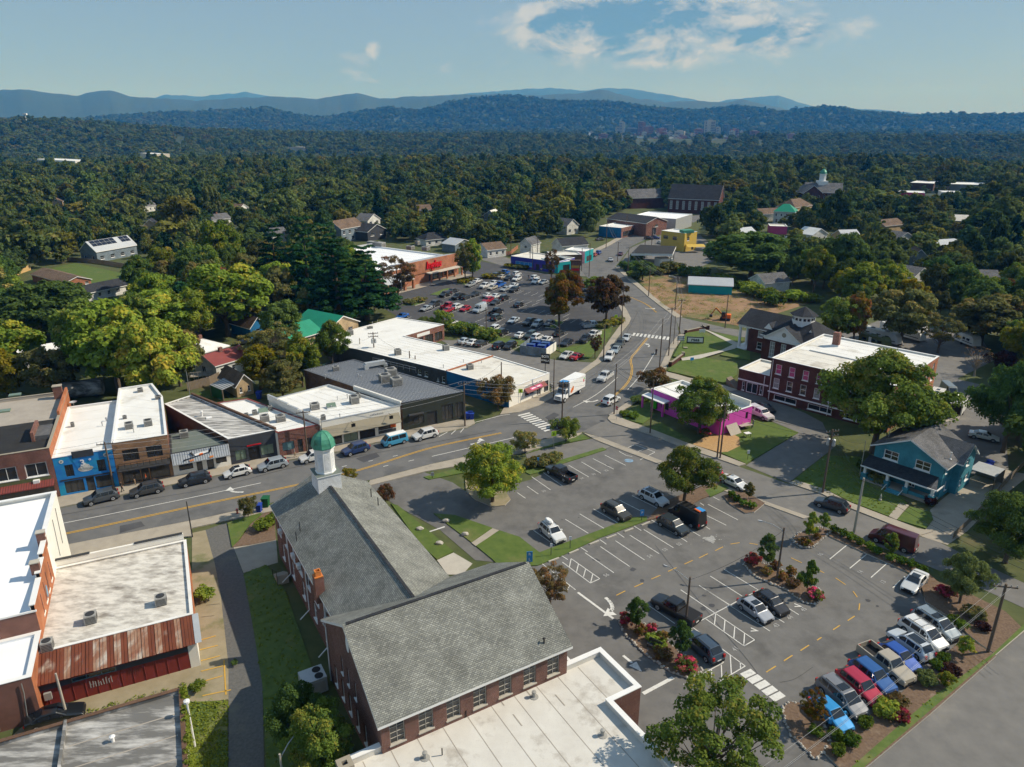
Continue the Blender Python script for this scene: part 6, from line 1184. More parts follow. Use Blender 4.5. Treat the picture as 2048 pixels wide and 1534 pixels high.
# ================================================================== vehicles (built once per type, +x is the front)
CAR={
'sedan':(4.75,1.84,[(2.37,.48),(2.30,.66),(1.08,.95),(.28,1.43),(-.85,1.44),(-1.68,1.07),(-2.28,1.02),(-2.37,.60)],.92,(1.08,.28),(-.85,-1.68),[(.78,-.18),(-.26,-1.2)],.33),
'hatch':(4.25,1.80,[(2.12,.48),(2.05,.68),(1.05,.98),(.33,1.50),(-1.25,1.49),(-1.95,1.02),(-2.12,.60)],.94,(1.05,.33),(-1.25,-1.95),[(.8,-.1),(-.18,-1.0),(-1.06,-1.5)],.33),
'suv':(4.70,1.90,[(2.35,.52),(2.28,.84),(1.15,1.10),(.45,1.70),(-1.55,1.71),(-2.15,1.15),(-2.35,.68)],1.06,(1.15,.45),(-1.55,-2.15),[(.9,.05),(-.04,-.95),(-1.03,-1.75)],.37),
'minivan':(5.05,1.98,[(2.52,.50),(2.42,.80),(1.65,1.04),(.62,1.72),(-1.95,1.74),(-2.40,1.10),(-2.52,.66)],1.04,(1.65,.62),(-1.95,-2.40),[(1.15,.2),(.1,-.95),(-1.04,-2.05)],.36),
'van':(5.70,2.04,[(2.85,.55),(2.76,.92),(2.05,1.28),(1.35,2.25),(.95,2.48),(-2.72,2.50),(-2.80,1.2),(-2.85,.62)],1.22,(2.05,1.35),(-2.72,-2.80),[(1.75,.75)],.37),
'camper':(4.60,1.86,[(2.30,.48),(2.27,.92),(2.05,1.08),(1.35,1.90),(-2.05,1.94),(-2.27,1.15),(-2.30,.60)],1.08,(2.05,1.35),(-2.05,-2.27),[(1.75,.95),(.85,-.45),(-.55,-1.85)],.33),
'pickup':(5.75,1.98,[(2.87,.56),(2.79,.98),(1.40,1.20),(.80,1.84),(-.62,1.85),(-.82,1.22)],1.14,(1.40,.80),(-.62,-.82),[(1.15,.30),(.22,-.55)],.40)}
def car_parts(kind,extras=()):
 L,W,out,belt,ws,rw,panes,R=CAR[kind];hw=W/2
 xs_=[o[0]for o in out];lo,hi=rw[1],ws[0]
 def top(x):return float(np.interp(-x,[-a for a in xs_],[b for _,b in out]))
 def sect(x):
  t=top(x);e=max(0,abs(x)-L*.36)/(L*.14);w=hw*(1-.13*min(1,e)**2);cab=lo<x<hi
  zb=min(belt,t-.05)if cab else t-.06
  lift=min(1,max(0,(t-belt)/.45))if cab else 0
  wc=w*(.93-.15*lift)
  return[(w*.90,.24),(w,.40),(w,max(.45,zb*.78)),(w*.965,zb),(wc,max(zb+.02,t-.06)),(wc*.86,t),(0,t+.02)]
 st=sorted({*xs_,*[a for a in np.linspace(xs_[-1],xs_[0],15)],ws[0]-.01,rw[1]+.01},reverse=True)
 body=MB('car_paint');prev=None
 for x in st:
  s=sect(x);ring=[(x,-y,z)for y,z in s]+[(x,y,z)for y,z in s[-2::-1]]
  if prev:
   for k in range(len(ring)-1):body.face([prev[k],ring[k],ring[k+1],prev[k+1]],'trim_black' if k in(0,len(ring)-2)else None)
  else:body.face(ring[::-1])
  prev=ring
 body.face(prev)
 if kind=='pickup':
  x0,x1,z=-.82,-L/2,1.16
  for sy in(-1,1):body.hexa([(x1,sy*hw*.97-.05,.30),(x0,sy*hw*.97-.05,.30),(x0,sy*hw*.97+.05,.30),(x1,sy*hw*.97+.05,.30)],[(x1,sy*hw*.95-.06,z),(x0,sy*hw*.95-.06,z),(x0,sy*hw*.95+.06,z),(x1,sy*hw*.95+.06,z)])
  body.hexa([(x1,-hw*.97,.35),(x1+.09,-hw*.97,.35),(x1+.09,hw*.97,.35),(x1,hw*.97,.35)],[(x1,-hw*.95,z),(x1+.09,-hw*.95,z),(x1+.09,hw*.95,z),(x1,hw*.95,z)])
  body.hexa([(x1,-hw*.9,.50),(x0,-hw*.9,.50),(x0,hw*.9,.50),(x1,hw*.9,.50)],[(x1,-hw*.9,.62),(x0,-hw*.9,.62),(x0,hw*.9,.62),(x1,hw*.9,.62)],'trim_black')
  body.face([(x0+.02,-hw*.9,.4),(x0+.02,hw*.9,.4),(x0+.02,hw*.9,1.2),(x0+.02,-hw*.9,1.2)])
 body.hexa([(L/2-.35,-hw*.80,.26),(L/2+.03,-hw*.72,.26),(L/2+.03,hw*.72,.26),(L/2-.35,hw*.80,.26)],[(L/2-.35,-hw*.80,.46),(L/2+.03,-hw*.72,.46),(L/2+.03,hw*.72,.46),(L/2-.35,hw*.80,.46)],'trim_black')
 body.hexa([(-L/2-.03,-hw*.78,.28),(-L/2+.3,-hw*.85,.28),(-L/2+.3,hw*.85,.28),(-L/2-.03,hw*.78,.28)],[(-L/2-.03,-hw*.78,.50),(-L/2+.3,-hw*.85,.50),(-L/2+.3,hw*.85,.50),(-L/2-.03,hw*.78,.50)],'trim_black')
 for sy in(-1,1):
  xm=panes[0][0]-.08;body.hexa([(xm-.1,sy*(hw*.96),belt),(xm+.08,sy*(hw*.96),belt),(xm+.08,sy*(hw+.16),belt),(xm-.1,sy*(hw+.16),belt)],[(xm-.1,sy*hw*.96,belt+.16),(xm+.06,sy*hw*.96,belt+.16),(xm+.06,sy*(hw+.16),belt+.16),(xm-.1,sy*(hw+.16),belt+.16)])
  for xw in(L*.305,-L*.30):
   body.face([(xw+(R+.07)*math.cos(t),sy*(hw+.004),R+(R+.07)*math.sin(t))for t in(np.linspace(-.25,math.pi+.25,12)if sy<0 else np.linspace(math.pi+.25,-.25,12))],'trim_black')
 parts=[('body',body,None)]
 def front_glass(xa,xb,m0,m1):
  def e(x):s=sect(x);return s[5]
  pa,pb=e(xa),e(xb);g=MB('glass_dark');f0,f1=.07,.93
  def P(f,sy):x=xa+(xb-xa)*f;y,z=pa[0]+(pb[0]-pa[0])*f,pa[1]+(pb[1]-pa[1])*f;return(x+m0*.018,sy*y*.95,z+.03)
  pts=[P(f0,-1),P(f0,1),P(f1,1),P(f1,-1)];g.face(pts if m0>0 else pts[::-1]);return g
 parts.append(('windscreen',front_glass(ws[0]-.02,ws[1],1,0),None))
 if kind!='van':parts.append(('rear_window',front_glass(rw[1]+.02,rw[0],-1,0),None))
 for sy in(-1,1):
  g=MB('glass_dark')
  for a,b in panes:
   lo_,hi_=[],[]
   for x in np.linspace(a,b,4):
    s=sect(x);(y0,z0),(y1,z1)=s[3],s[4];f=.10,.93
    lo_.append((x,sy*(y0+(y1-y0)*f[0]+.014),z0+(z1-z0)*f[0]));hi_.append((x,sy*(y0+(y1-y0)*f[1]+.014),z0+(z1-z0)*f[1]))
   for k in range(3):q=[lo_[k],lo_[k+1],hi_[k+1],hi_[k]];g.face(q[::-1]if sy<0 else q)
  parts.append(('side_window',g,None))
  for xw in(L*.305,-L*.30):
   w=MB('tyre');y0,y1=sy*(hw-.20),sy*(hw+.015)
   w.tube([(xw,y0,R),(xw,y1-sy*.03,R),(xw,y1,R)],[R,R,R*.9],18)
   r=MB('rim');r.tube([(xw,y1-sy*.02,R),(xw,y1+sy*.006,R)],R*.64,14)
   for k in range(5):t=k*math.tau/5;r.bar((xw,y1+sy*.008,R),(xw+R*.6*math.cos(t),y1+sy*.008,R+R*.6*math.sin(t)),.05,.012,'rim_dark',up=(0,1,0))
   parts.append(('wheel',w,[('rim',r)]))
  hz=out[1][1]-.04;hl=MB('lamp_white');yy=hw*.66
  hl.hexa([(L/2-.32,sy*yy-.2,hz-.13),(L/2-.02,sy*yy-.2,hz-.13),(L/2-.10,sy*yy+.2,hz-.13),(L/2-.32,sy*yy+.2,hz-.13)],[(L/2-.40,sy*yy-.2,hz+.05),(L/2-.09,sy*yy-.2,hz),(L/2-.16,sy*yy+.2,hz+.01),(L/2-.40,sy*yy+.2,hz+.05)]);parts.append(('headlight',hl,None))
  tz=out[-1][1]if kind!='pickup' else.85;tl=MB('lamp_red');tl.box((-L/2+.06,sy*hw*.74,tz+.05),(.16,.26,.20 if kind in('sedan','pickup')else.34));parts.append(('taillight',tl,None))
 pl=MB('plate');pl.box((-L/2-.035,0,.55),(.02,.5,.14));parts.append(('number_plate',pl,None))
 gr_=MB('trim_black');gr_.box((L/2-.05,0,.46),(.10,hw*.9,.16));parts.append(('grille',gr_,None))
 if kind in('suv','minivan')and 'bare' not in extras:
  for sy in(-1,1):rr=MB('metal_dark');zt_=1.73 if kind=='suv' else 1.76;rr.bar((.3,sy*hw*.66,zt_+.04),(-1.55,sy*hw*.66,zt_+.04),.05,.05);parts.append(('roof_rail',rr,None))
 if 'sunroof' in extras:z_=top(0)+.03;parts.append(('sunroof',MB('glass_dark').box((-.05,0,z_-.005),(.8,hw*.95,.02)),None))
 if 'panorama' in extras:z_=top(-.5)+.028;parts.append(('sunroof',MB('glass_dark').box((-.5,0,z_-.005),(1.5,hw*.95,.02)),None))
 if 'box' in extras:
  b=MB('white_paint');b.lathe((0,0,0),[(.35,0),(.48,.12),(.48,.26),(.34,.40)],8);b.v=[(x*1.75-.8,y*.85,z+1.80)for x,y,z in b.v];parts.append(('roof_box',b,None))
 if 'bars' in extras:
  for x in(.05,-1.0):parts.append(('roof_bar',MB('steel').bar((x,-hw*.7,1.83),(x,hw*.7,1.83),.07,.05),None))
 if 'cap' in extras:parts.append(('truck_cap',MB('car_paint').hexa([(-2.8,-.93,1.14),(-.82,-.93,1.14),(-.82,.93,1.14),(-2.8,.93,1.14)],[(-2.55,-.75,1.82),(-.85,-.75,1.82),(-.85,.75,1.82),(-2.55,.75,1.82)]),None));parts.append(('cap_window',MB('glass_dark').face([(-2.5,-.90,1.3),(-1.0,-.90,1.3),(-1.0,-.80,1.70),(-2.45,-.80,1.70)]),None))
 if 'cover' in extras:parts.append(('bed_cover',MB('trim_black').box((-1.85,0,1.12),(1.95,1.8,.06)),None))
 if 'rack' in extras:
  for x in(.2,-.6,-1.4,-2.2):parts.append(('roof_rack',MB('metal_dark').bar((x,-.8,2.58),(x,.8,2.58),.06),None))
  parts.append(('roof_load',MB('orange').box((-2.0,.3,2.6),(1.0,.25,.12)).box((-2.0,-.3,2.6),(1.2,.7,.06),0,'sign_blue'),None))
 if 'white_top' in extras:parts.append(('roof_top',MB('white_paint').box((-.4,0,1.93),(3.2,1.3,.07)),None))
 return parts
_car_cache={}
def car(kind,pos,heading,colour,label,group=None,extras=(),detail=True,scale=1.0):
 key=(kind,extras,detail)
 if key not in _car_cache:
  parts=car_parts(kind,extras)
  if detail:_car_cache[key]=[(n_,mesh_of(mb,n_),[(a,mesh_of(b,a))for a,b in(sub or[])])for n_,mb,sub in parts]
  else:
   al=MB()
   for n_,mb,sub in parts:
    for m_ in[mb]+[b for _,b in(sub or[])]:
     i=len(al.v);al.v+=m_.v;al.f+=[tuple(k+i for k in f)for f in m_.f];al.m+=m_.m
   _car_cache[key]=mesh_of(al,kind)
 col=(*colour,1);nm={'suv':'parked_suv','van':'parked_van','camper':'camper_van','pickup':'pickup_truck','minivan':'parked_minivan'}.get(kind,'parked_car')
 cat={'suv':'SUV','van':'van','camper':'van','pickup':'pickup truck','minivan':'minivan'}.get(kind,'car')
 if not detail:
  o=bpy.data.objects.new(nm,_car_cache[key]);COL.objects.link(o);o.location=pos;o.rotation_euler=(0,0,heading);o.color=col;return tag(o,label,cat,group)
 t=thing(nm,label,cat,pos,heading,group);t.scale=(scale,)*3
 for n_,me,subs in _car_cache[key]:
  o=bpy.data.objects.new(n_,me);COL.objects.link(o);o.parent=t;o.color=col
  for a,b in subs:s_=bpy.data.objects.new(a,b);COL.objects.link(s_);s_.parent=o
 return t
def mesh_of(mb,name):
 o=mb.build(name,None,uv=False);me=o.data;bpy.data.objects.remove(o)
 return me
WHITE,SILVER,GREY,BLACK,RED,BLUE=(.72,.72,.71),(.36,.38,.39),(.10,.105,.11),(.012,.012,.014),(.42,.015,.03),(.012,.07,.30)
def head(a,b,z=.6):p,q=G(*a,z),G(*b,z);return math.atan2(q.y-p.y,q.x-p.x)
rowh=head((1824,1243),(1896,1292))
for u,v,k,c,lab,ex in((1872,1247,'minivan',(.22,.27,.31),'pale blue grey minivan at the tree end of the row of parked cars',('sunroof',)),(1847,1266,'minivan',WHITE,'long white SUV with two steel roof bars in the row of parked cars',('bars',)),(1822,1287,'suv',(.58,.62,.66),'silver white SUV with a panoramic roof, tail towards the planted bed',('panorama',)),
(1799,1311,'hatch',(.02,.08,.36),'dark blue hatchback with a white sunshade between the silver SUV and the beige pickup',()),(1773,1325,'pickup',(.42,.37,.29),'beige extended cab pickup with an open black bed',()),(1745,1350,'suv',(.025,.10,.30),'deep blue SUV between the beige pickup and the red SUV',('bare',)),
(1720,1371,'suv',(.40,.02,.05),'red SUV in the row of parked cars',('bare',)),(1684,1391,'minivan',(.20,.205,.22),'grey SUV with a dark sunroof between the red SUV and the bright blue car',('sunroof',)),(1662,1425,'hatch',(.03,.27,.60),'bright sky blue small car with white roof bars beside the orange tree',())):
 p=G(u,v,.75);h=rowh+(math.pi if 'panorama' in ex else 0);car(k,(p.x,p.y,.02),h,c,lab,None,ex)
ln=head((1090,1040),(1125,1085))
for u,v,k,c,a,b,lab,ex in(
(1830,1161,'sedan',(.66,.66,.65),(1845,1146),(1816,1178),'white sedan parked alone beside the loose pale green tree',('sunroof',)),
(1351,1217,'pickup',BLACK,(1390,1240),(1318,1200),'black pickup with a covered bed beside the lamp post',('cover',)),
(1407,1291,'suv',(.05,.075,.11),(1425,1310),(1385,1275),'dark blue SUV behind the leafy young tree in the stone edged bed',()),
(1511,1217,'hatch',(.34,.36,.40),(1480,1196),(1540,1240),'silver hatchback with a sunroof in the middle stalls',('sunroof',)),
(1543,1203,'hatch',(.02,.02,.024),(1512,1182),(1570,1224),'black hatchback next to the silver hatchback',()),
(1121,945,'pickup',(.02,.02,.024),(1148,958),(1096,931),'black pickup nosed up to the round hedge',()),
(1104,1063,'suv',WHITE,(1080,1040),(1130,1084),'white SUV with a black roof and a white roof box',('box',)),
(1232,1021,'suv',(.055,.052,.042),(1206,1006),(1258,1036),'olive brown SUV beside the shade of the leafy tree',()),
(1307,994,'suv',(.62,.66,.70),(1284,983),(1331,1006),'white SUV with a black panoramic roof in the leafy tree shade',('panorama',)),
(1346,1049,'suv',(.035,.045,.05),(1322,1034),(1372,1062),'dark grey SUV parked beside the tall black van',('bare',)),
(1374,1032,'van',BLACK,(1400,1047),(1345,1016),'tall black van with boards on its roof rack',('rack',)),
(1428,943,'sedan',(.50,.012,.03),(1405,930),(1447,955),'red car half hidden behind the leafy tree on the side street',()),
(1469,963,'sedan',(.70,.70,.69),(1444,951),(1497,976),'white sedan parked on the side street by the utility cabinet',()),
(1664,1008,'suv',(.028,.040,.055),(1692,1018),(1636,1000),'dark blue green SUV parked in front of the blue house',()),
(1786,1080,'van',(.085,.018,.028),(1822,1094),(1750,1068),'maroon van behind the clipped shrub row',()),
(1222,799,'suv',WHITE,(1209,806),(1236,792),'white SUV driving away past the bend',('bare',)),
(1210,752,'pickup',(.62,.62,.60),(1226,742),(1197,765),'white pickup driving towards the crossing',()),
(1130,848,'sedan',(.02,.022,.03),(1118,845),(1142,846),'dark car half hidden behind the corner tree',()),
(1219,712,'suv',WHITE,(1225,703),(1213,722),'white SUV at the near end of the cars parked on the bend',('bare',)),
(1231,698,'sedan',(.30,.36,.40),(1237,690),(1225,706),'pale blue sedan second among the cars parked on the bend',()),
(1240,686,'suv',(.07,.08,.075),(1246,678),(1234,694),'dark green SUV third among the cars parked on the bend',('bare',)),
(1253,674,'sedan',(.52,.54,.55),(1259,666),(1247,681),'silver car by the crossing among the cars parked on the bend',()),
(1133,709,'sedan',(.60,.60,.58),(1146,702),(1121,716),'white sedan beside the grass corner and the red car',()),
(1154,711,'sedan',(.50,.01,.03),(1141,718),(1166,704),'red car beside the grass corner',()),
(202,993,'suv',(.075,.085,.095),(236,986),(170,1002),'slate grey SUV parked in front of the blue mural shop',('bare',)),
(293,978,'suv',(.055,.058,.062),(325,972),(262,986),'boxy dark grey off-roader in front of the tan brick building',()),
(389,958,'suv',(.015,.02,.028),(419,952),(360,965),'near black SUV in front of the guitar shop',('bare',)),
(474,942,'hatch',WHITE,(500,937),(446,950),'white wagon in front of the charcoal shop',('sunroof',)),
(545,928,'suv',(.32,.36,.40),(575,922),(516,936),'silver SUV in front of the red brick shop',('bare',)),
(627,912,'suv',WHITE,(655,906),(602,918),'white car half hidden behind the church cupola',('bare',)),
(711,897,'suv',(.018,.045,.14),(736,890),(686,904),'dark blue SUV in front of the taupe awning',('bare',)),
(789,880,'camper',(.06,.32,.52),(810,875),(768,886),'sky blue camper van with a white top',('white_top',)),
(850,868,'suv',WHITE,(876,862),(822,876),'white SUV in front of the dark green building',('bare',)),
(1521,826,'pickup',(.66,.60,.60),(1497,815),(1545,838),'pinkish white pickup with a matching cap beside the magenta shop',('cap',)),
(1530,813,'sedan',(.06,.06,.055),(1510,803),(1550,824),'dark sedan beside the pink white pickup',()),
(1081,536,'sedan',(.5,.5,.5),(1092,541),(1068,533),'silver sedan waiting on the cross street',()),
(110,1428,'sedan',(.012,.014,.016),(60,1442),(150,1418),'black car tucked beneath the red tin wall',())):
 p=G(u,v,.75);car(k,(p.x,p.y,.02),head(a,b),c,lab,None,ex,True,1.0)
# the grocery lot: smaller in the picture, each car one mesh
gz=GZ(680,460,5.1125);gh=math.atan2((gz(1990,735)-gz(1840,800)).y,(gz(1990,735)-gz(1840,800)).x)
GC={'w':(WHITE,'white'),'s':(SILVER,'silver'),'d':((.035,.037,.04),'dark grey'),'k':(BLACK,'black'),'r':(RED,'red'),'b':((.02,.12,.45),'blue'),'t':((.48,.44,.36),'beige'),'g':((.03,.045,.04),'dark green'),'l':((.42,.47,.52),'pale blue grey')}
TY={'c':'sedan','u':'suv','p':'pickup','v':'van','h':'hatch'};TN={'c':'sedan','u':'SUV','p':'pickup','v':'van','h':'hatchback'}
seen={}
GL=[]
rows=[(0,640,'north end of the grocery lot by the cross street'),(640,735,'middle rows of the grocery lot'),(735,905,'rows between the grocery and the white roofed block'),(905,1110,'row along the grass bank of the grocery lot'),(1110,1300,'restaurant lot below the grass bank')]
for it in('1600,460,u,d 1680,437,p,b 1660,475,c,t 1725,490,u,k 1805,450,u,w 1808,497,u,w 1990,487,u,w 2005,525,u,w 1335,555,c,s 1405,517,c,w 1485,570,p,w 1570,540,c,w 1560,585,c,t 1635,557,p,b 1775,565,c,w 1690,600,c,s 1780,608,u,k 1155,617,c,d 1075,657,u,k 1210,680,p,k 1285,682,c,d 1380,652,c,d 1515,665,c,w 1595,672,c,w '
'1510,717,u,r 1590,735,c,d 1680,692,u,k 1830,758,c,k 970,755,p,d 880,797,c,s 1105,775,p,r 1200,782,u,w 1100,817,c,r 1280,802,h,r 1430,812,v,l 1600,835,p,k 1600,892,u,g 1775,920,c,l 1940,940,p,d 2020,960,u,s 635,877,c,b 1140,950,u,w 1305,972,c,d 1392,992,c,s 1572,1012,u,w 1660,1042,u,k 1845,1070,c,w 1950,1072,u,g 2012,1095,u,w 2105,1120,c,w '
'1275,1130,c,l 1365,1145,c,w 1445,1152,c,d 1630,1177,u,k 1740,1180,u,k 2080,530,c,s 2140,950,c,d 2240,1050,c,d').split():
 x,y,t,c=it.split(',');x,y=float(x),float(y);p=gz(x,y,.7)
 zone=next(n_ for a,b,n_ in rows if a<=y<b);col,cn_=GC[c];h=gh+(math.pi if(x*7+y)%3<1.2 else 0)
 lab=f'{cn_} {TN[t]} parked in the {zone}';ex=()if t!='p' else('cover',)if(x%2)else()
 GL.append((lab,car(TY[t],(p.x,p.y,.02),h+random.uniform(-.03,.03),col,lab,None,('bare',)if t=='u' else(),False)))
 d_=Vector((math.cos(gh),math.sin(gh)));n_=Vector((-d_.y,d_.x))
 for s_ in(-1,1):a=p.xy+n_*1.38*s_;stripe(glot if y<1110 else rlot,a-d_*2.5,a+d_*2.5,.10)
cnt={}
for lab,o in GL:cnt.setdefault(lab,[]).append(o)
for lab,l in cnt.items():
 if len(l)>1:
  for o in l:o['group']=lab+'s'
for u,v,n_ in((1010,600,5),(1050,620,6),(1080,600,5),(1040,585,5),(1130,640,4),(960,640,4)):
 for k in range(n_):a=G(u,v).xy+Vector((-math.sin(gh),math.cos(gh)))*2.75*k*-1;d_=Vector((math.cos(gh),math.sin(gh)));stripe(glot,a-d_*2.5,a+d_*2.5,.10)
for u,v,t,c,hd2,lab in((1221,519,'sedan',WHITE,(1228,528,1216,510),'white car driving down the far road'),(1241,507,'sedan',(.10,.02,.03),(1247,500,1235,513),'dark red car on the far road'),(1178,515,'sedan',GREY,(1172,520,1185,511),'dark car parked by the painted shops'),(1189,509,'hatch',(.5,.08,.03),(1183,513,1195,505),'orange red car parked by the painted shops'),(1197,505,'suv',(.02,.10,.4),(1191,509,1203,501),'blue SUV parked by the painted shops'),
(1200,478,'sedan',GREY,(1190,479,1212,477),'dark car in front of the blue walled shop'),(1298,476,'suv',(.05,.02,.02),(1290,476,1306,477),'dark maroon SUV beside the yellow building'),(1310,475,'suv',(.03,.06,.2),(1302,475,1318,476),'dark blue SUV beside the yellow building'),(1322,485,'sedan',WHITE,(1314,483,1331,487),'white sedan on the fuel station lot'),(1332,449,'sedan',SILVER,(1325,448,1340,450),'silver car in front of the white roofed hall'),
(1173,677,'pickup',(.02,.022,.03),(1186,670,1160,684),'black pickup beside the sapling on the grass corner'),(1188,669,'pickup',WHITE,(1200,662,1176,676),'white pickup behind the black pickup on the grass corner'),(1185,650,'pickup',(.40,.44,.48),(1170,652,1200,650),'pale grey pickup under the round brown tree'),(1133,684,'sedan',(.025,.03,.04),(1145,678,1122,690),'dark sedan alone at the corner of the grocery lot'),(1166,577,'pickup',BLACK,(1156,570,1178,586),'black pickup behind the orange trees'),
(1560,552,'sedan',WHITE,(1550,552,1572,553),'white car beside the hidden white house'),(1568,474,'sedan',WHITE,(1560,474,1578,476),'white car below the maroon shop'),(665,733,'sedan',(.012,.013,.015),(650,730,690,735),'black car in the yard behind the ribbed roof'),(490,683,'sedan',(.05,.055,.06),(478,684,500,682),'dark car on the lane by the white hipped roof')):
 p=G(u,v,.7);car(t,(p.x,p.y,.02),head(hd2[:2],hd2[2:]),c,lab,None,(),False)
# box truck
bt_h=head((1165,782),(1110,815));p=G(1138,790,.3);bt=thing('box_truck','white box truck with vegetables painted on its side','truck',(p.x,p.y,.02),bt_h)
MB('white_paint').hexa([(-4.6,-1.22,1.05),(2.0,-1.22,1.05),(2.0,1.22,1.05),(-4.6,1.22,1.05)],[(-4.6,-1.22,3.75),(2.0,-1.22,3.75),(2.0,1.22,3.75),(-4.6,1.22,3.75)]).build('cargo_box',bt,world=False)
cb=MB('white_paint');cb.hexa([(2.15,-1.05,.6),(3.5,-1.05,.6),(3.5,1.05,.6),(2.15,1.05,.6)],[(2.15,-.95,2.55),(2.95,-.95,2.55),(2.95,.95,2.55),(2.15,.95,2.55)]);cb.hexa([(3.3,-1.0,.55),(4.6,-.95,.55),(4.6,.95,.55),(3.3,1.0,.55)],[(3.3,-.95,1.65),(4.5,-.8,1.35),(4.5,.8,1.35),(3.3,.95,1.65)]);cb.build('cab',bt,world=False)
MB('glass_dark').face([(3.42,-.85,1.72),(3.42,.85,1.72),(3.02,.80,2.45),(3.02,-.80,2.45)]).build('windscreen',bt,world=False)
for sy in(-1,1):
 MB('glass_dark').face([(2.3,sy*1.06,1.6),(3.2,sy*1.06,1.6),(2.9,sy*1.0,2.35),(2.3,sy*1.0,2.35)]).build('side_window',bt,world=False);MB('lamp_white').box((4.5,sy*.72,.95),(.2,.34,.24)).build('headlight',bt,world=False)
 for x in(3.6,-2.6):
  w=MB('tyre').tube([(x,sy*.80,.5),(x,sy*1.14,.5)],.5,18).build('wheel',bt,world=False);MB('rim').tube([(x,sy*1.12,.5),(x,sy*1.16,.5)],.28,12).build('rim',w,world=False)
MB('trim_black').box((0,0,.7),(8.6,.9,.35)).box((4.55,0,.8),(.12,1.1,.5)).build('chassis',bt,world=False);MB('rim').box((4.62,0,.85),(.04,1.0,.35)).build('grille',bt,world=False)
MB('metal_dark').box((2.4,0,2.75),(.9,1.8,.9)).build('cooling_unit',bt,world=False);MB('sign_blue').box((1.9,0,3.78),(1.4,1.6,.05)).build('blue_roof_mark',bt,world=False)
for k,(x,z,r,m_)in enumerate(((1.0,1.9,.55,'orange'),(.55,2.2,.5,'terracotta'),(1.4,1.7,.4,'terracotta'),(-3.9,2.6,.4,'red_sign'),(-4.1,2.95,.25,'lime'))):
 for sy in(1,-1):MB(m_).face([(x+r*.6*math.cos(t),sy*(1.225+.003*k),z+r*math.sin(t))for t in np.linspace(0,math.tau*sy,13)[:-1]]).build('vegetable_picture',bt,world=False)
# campers and trailers in the yard
def camper(u,v,a,b,L,label,h=2.9,m='rv_white'):
 p=G(u,v,1.2);t=thing('camper_trailer',label,'camper',(p.x,p.y,0),head(a,b,1.2));hl=L/2
 MB(m).hexa([(-hl,-1.2,.55),(hl-.6,-1.2,.55),(hl-.6,1.2,.55),(-hl,1.2,.55)],[(-hl,-1.2,h),(hl-.9,-1.2,h),(hl-.9,1.2,h),(-hl,1.2,h)]).hexa([(hl-.6,-1.2,.6),(hl,-1.15,.6),(hl,1.15,.6),(hl-.6,1.2,.6)],[(hl-.9,-1.2,h),(hl-.3,-1.1,h-.7),(hl-.3,1.1,h-.7),(hl-.9,1.2,h)]).build('shell',t,world=False)
 for sy in(-1,1):
  for x in(-hl*.6,0,hl*.45):MB('glass_dark').box((x,sy*1.205,1.5),(1.1,.03,.6)).build('window',t,world=False)
  MB('charcoal').box((0,sy*1.203,1.05),(L*.9,.02,.18)).build('stripe',t,world=False);MB('tyre').tube([(-.4,sy*1.0,.35),(-.4,sy*1.22,.35)],.35,12).build('wheel',t,world=False)
 for x in(-hl*.5,hl*.3):MB('metal_unit').box((x,0,h),(.9,.7,.28)).build('roof_unit',t,world=False)
 MB('metal_dark').bar((hl,0,.5),(hl+1.2,0,.45),.12).build('hitch',t,world=False);MB('white_paint').box((-hl*.2,-1.22,.6),(.7,.04,1.9)).build('door',t,world=False)
camper(1762,673,(1738,668),(1798,684),10.5,'long grey striped camper trailer nearest the schoolhouse roof');camper(1750,684,(1735,680),(1776,690),7.5,'short olive grey motorhome beside the long camper',m='olive_wall');camper(1805,665,(1765,652),(1838,672),12,'longest white camper trailer in the yard');camper(1820,655,(1790,648),(1845,662),9,'white camper behind the longest one under the trees');camper(1935,680,(1915,672),(1955,688),7,'small white trailer under the spreading trees')
def cargo(u,v,a,b,L,label,open_=False):
 p=G(u,v,1.2);t=thing('cargo_trailer',label,'trailer',(p.x,p.y,0),head(a,b,1.2));hl=L/2;h=2.6
 c=MB('rv_white');c.hexa([(-hl,-1.1,.5),(hl,-1.1,.5),(hl,1.1,.5),(-hl,1.1,.5)],[(-hl,-1.1,h),(hl,-1.1,h),(hl,1.1,h),(-hl,1.1,h)]);c.build('shell',t,world=False)
 for sy in(-1,1):MB('tyre').tube([(0,sy*.95,.33),(0,sy*1.15,.33)],.33,12).build('wheel',t,world=False)
 for k in range(5):MB('metal_seam').box((-hl+L*(k+.5)/5,0,h),(.05,2.1,.02)).build('roof_seam',t,world=False)
 if open_:MB('trim_black').box((hl+.01,0,.6),(.03,1.8,1.8)).build('opening',t,world=False);MB('wood_pale').hexa([(hl,-1.0,.1),(hl+1.8,-1.0,0),(hl+1.8,1.0,0),(hl,1.0,.1)],[(hl,-1.0,.5),(hl+1.8,-1.0,.06),(hl+1.8,1.0,.06),(hl,1.0,.5)]).build('ramp',t,world=False);MB('wood_new').bar((hl+.02,-1.0,1.5),(hl+.02,-.7,1.5),.06,1.9).build('door_jamb',t,world=False)
 else:
  for x in(-1.0,.6):MB('glass_dark').box((x,0,h+.02),(.7,.6,.06)).build('roof_vent',t,world=False)
cargo(1872,795,(1885,780),(1862,808),5.0,'white trailer with black steps behind the schoolhouse');cargo(1915,815,(1925,800),(1905,828),4.6,'open white cargo trailer with its ramp down',True)
p=G(1898,785,.8);car('van',(p.x,p.y,.02),head((1885,775),(1912,798)),(.20,.22,.22),'grey van parked behind the white trailer with steps',None,('bare2',),True)
st=thing('metal_steps','black metal steps beside the white trailer','steps',G(1882,815));sp=wpos(st)
for k in range(6):MB('metal_dark').box((sp.x+k*.35-.6,sp.y+k*.3-.6,.15+.18*k),(.9,.28,.05),rad(-50)).build('tread',st)
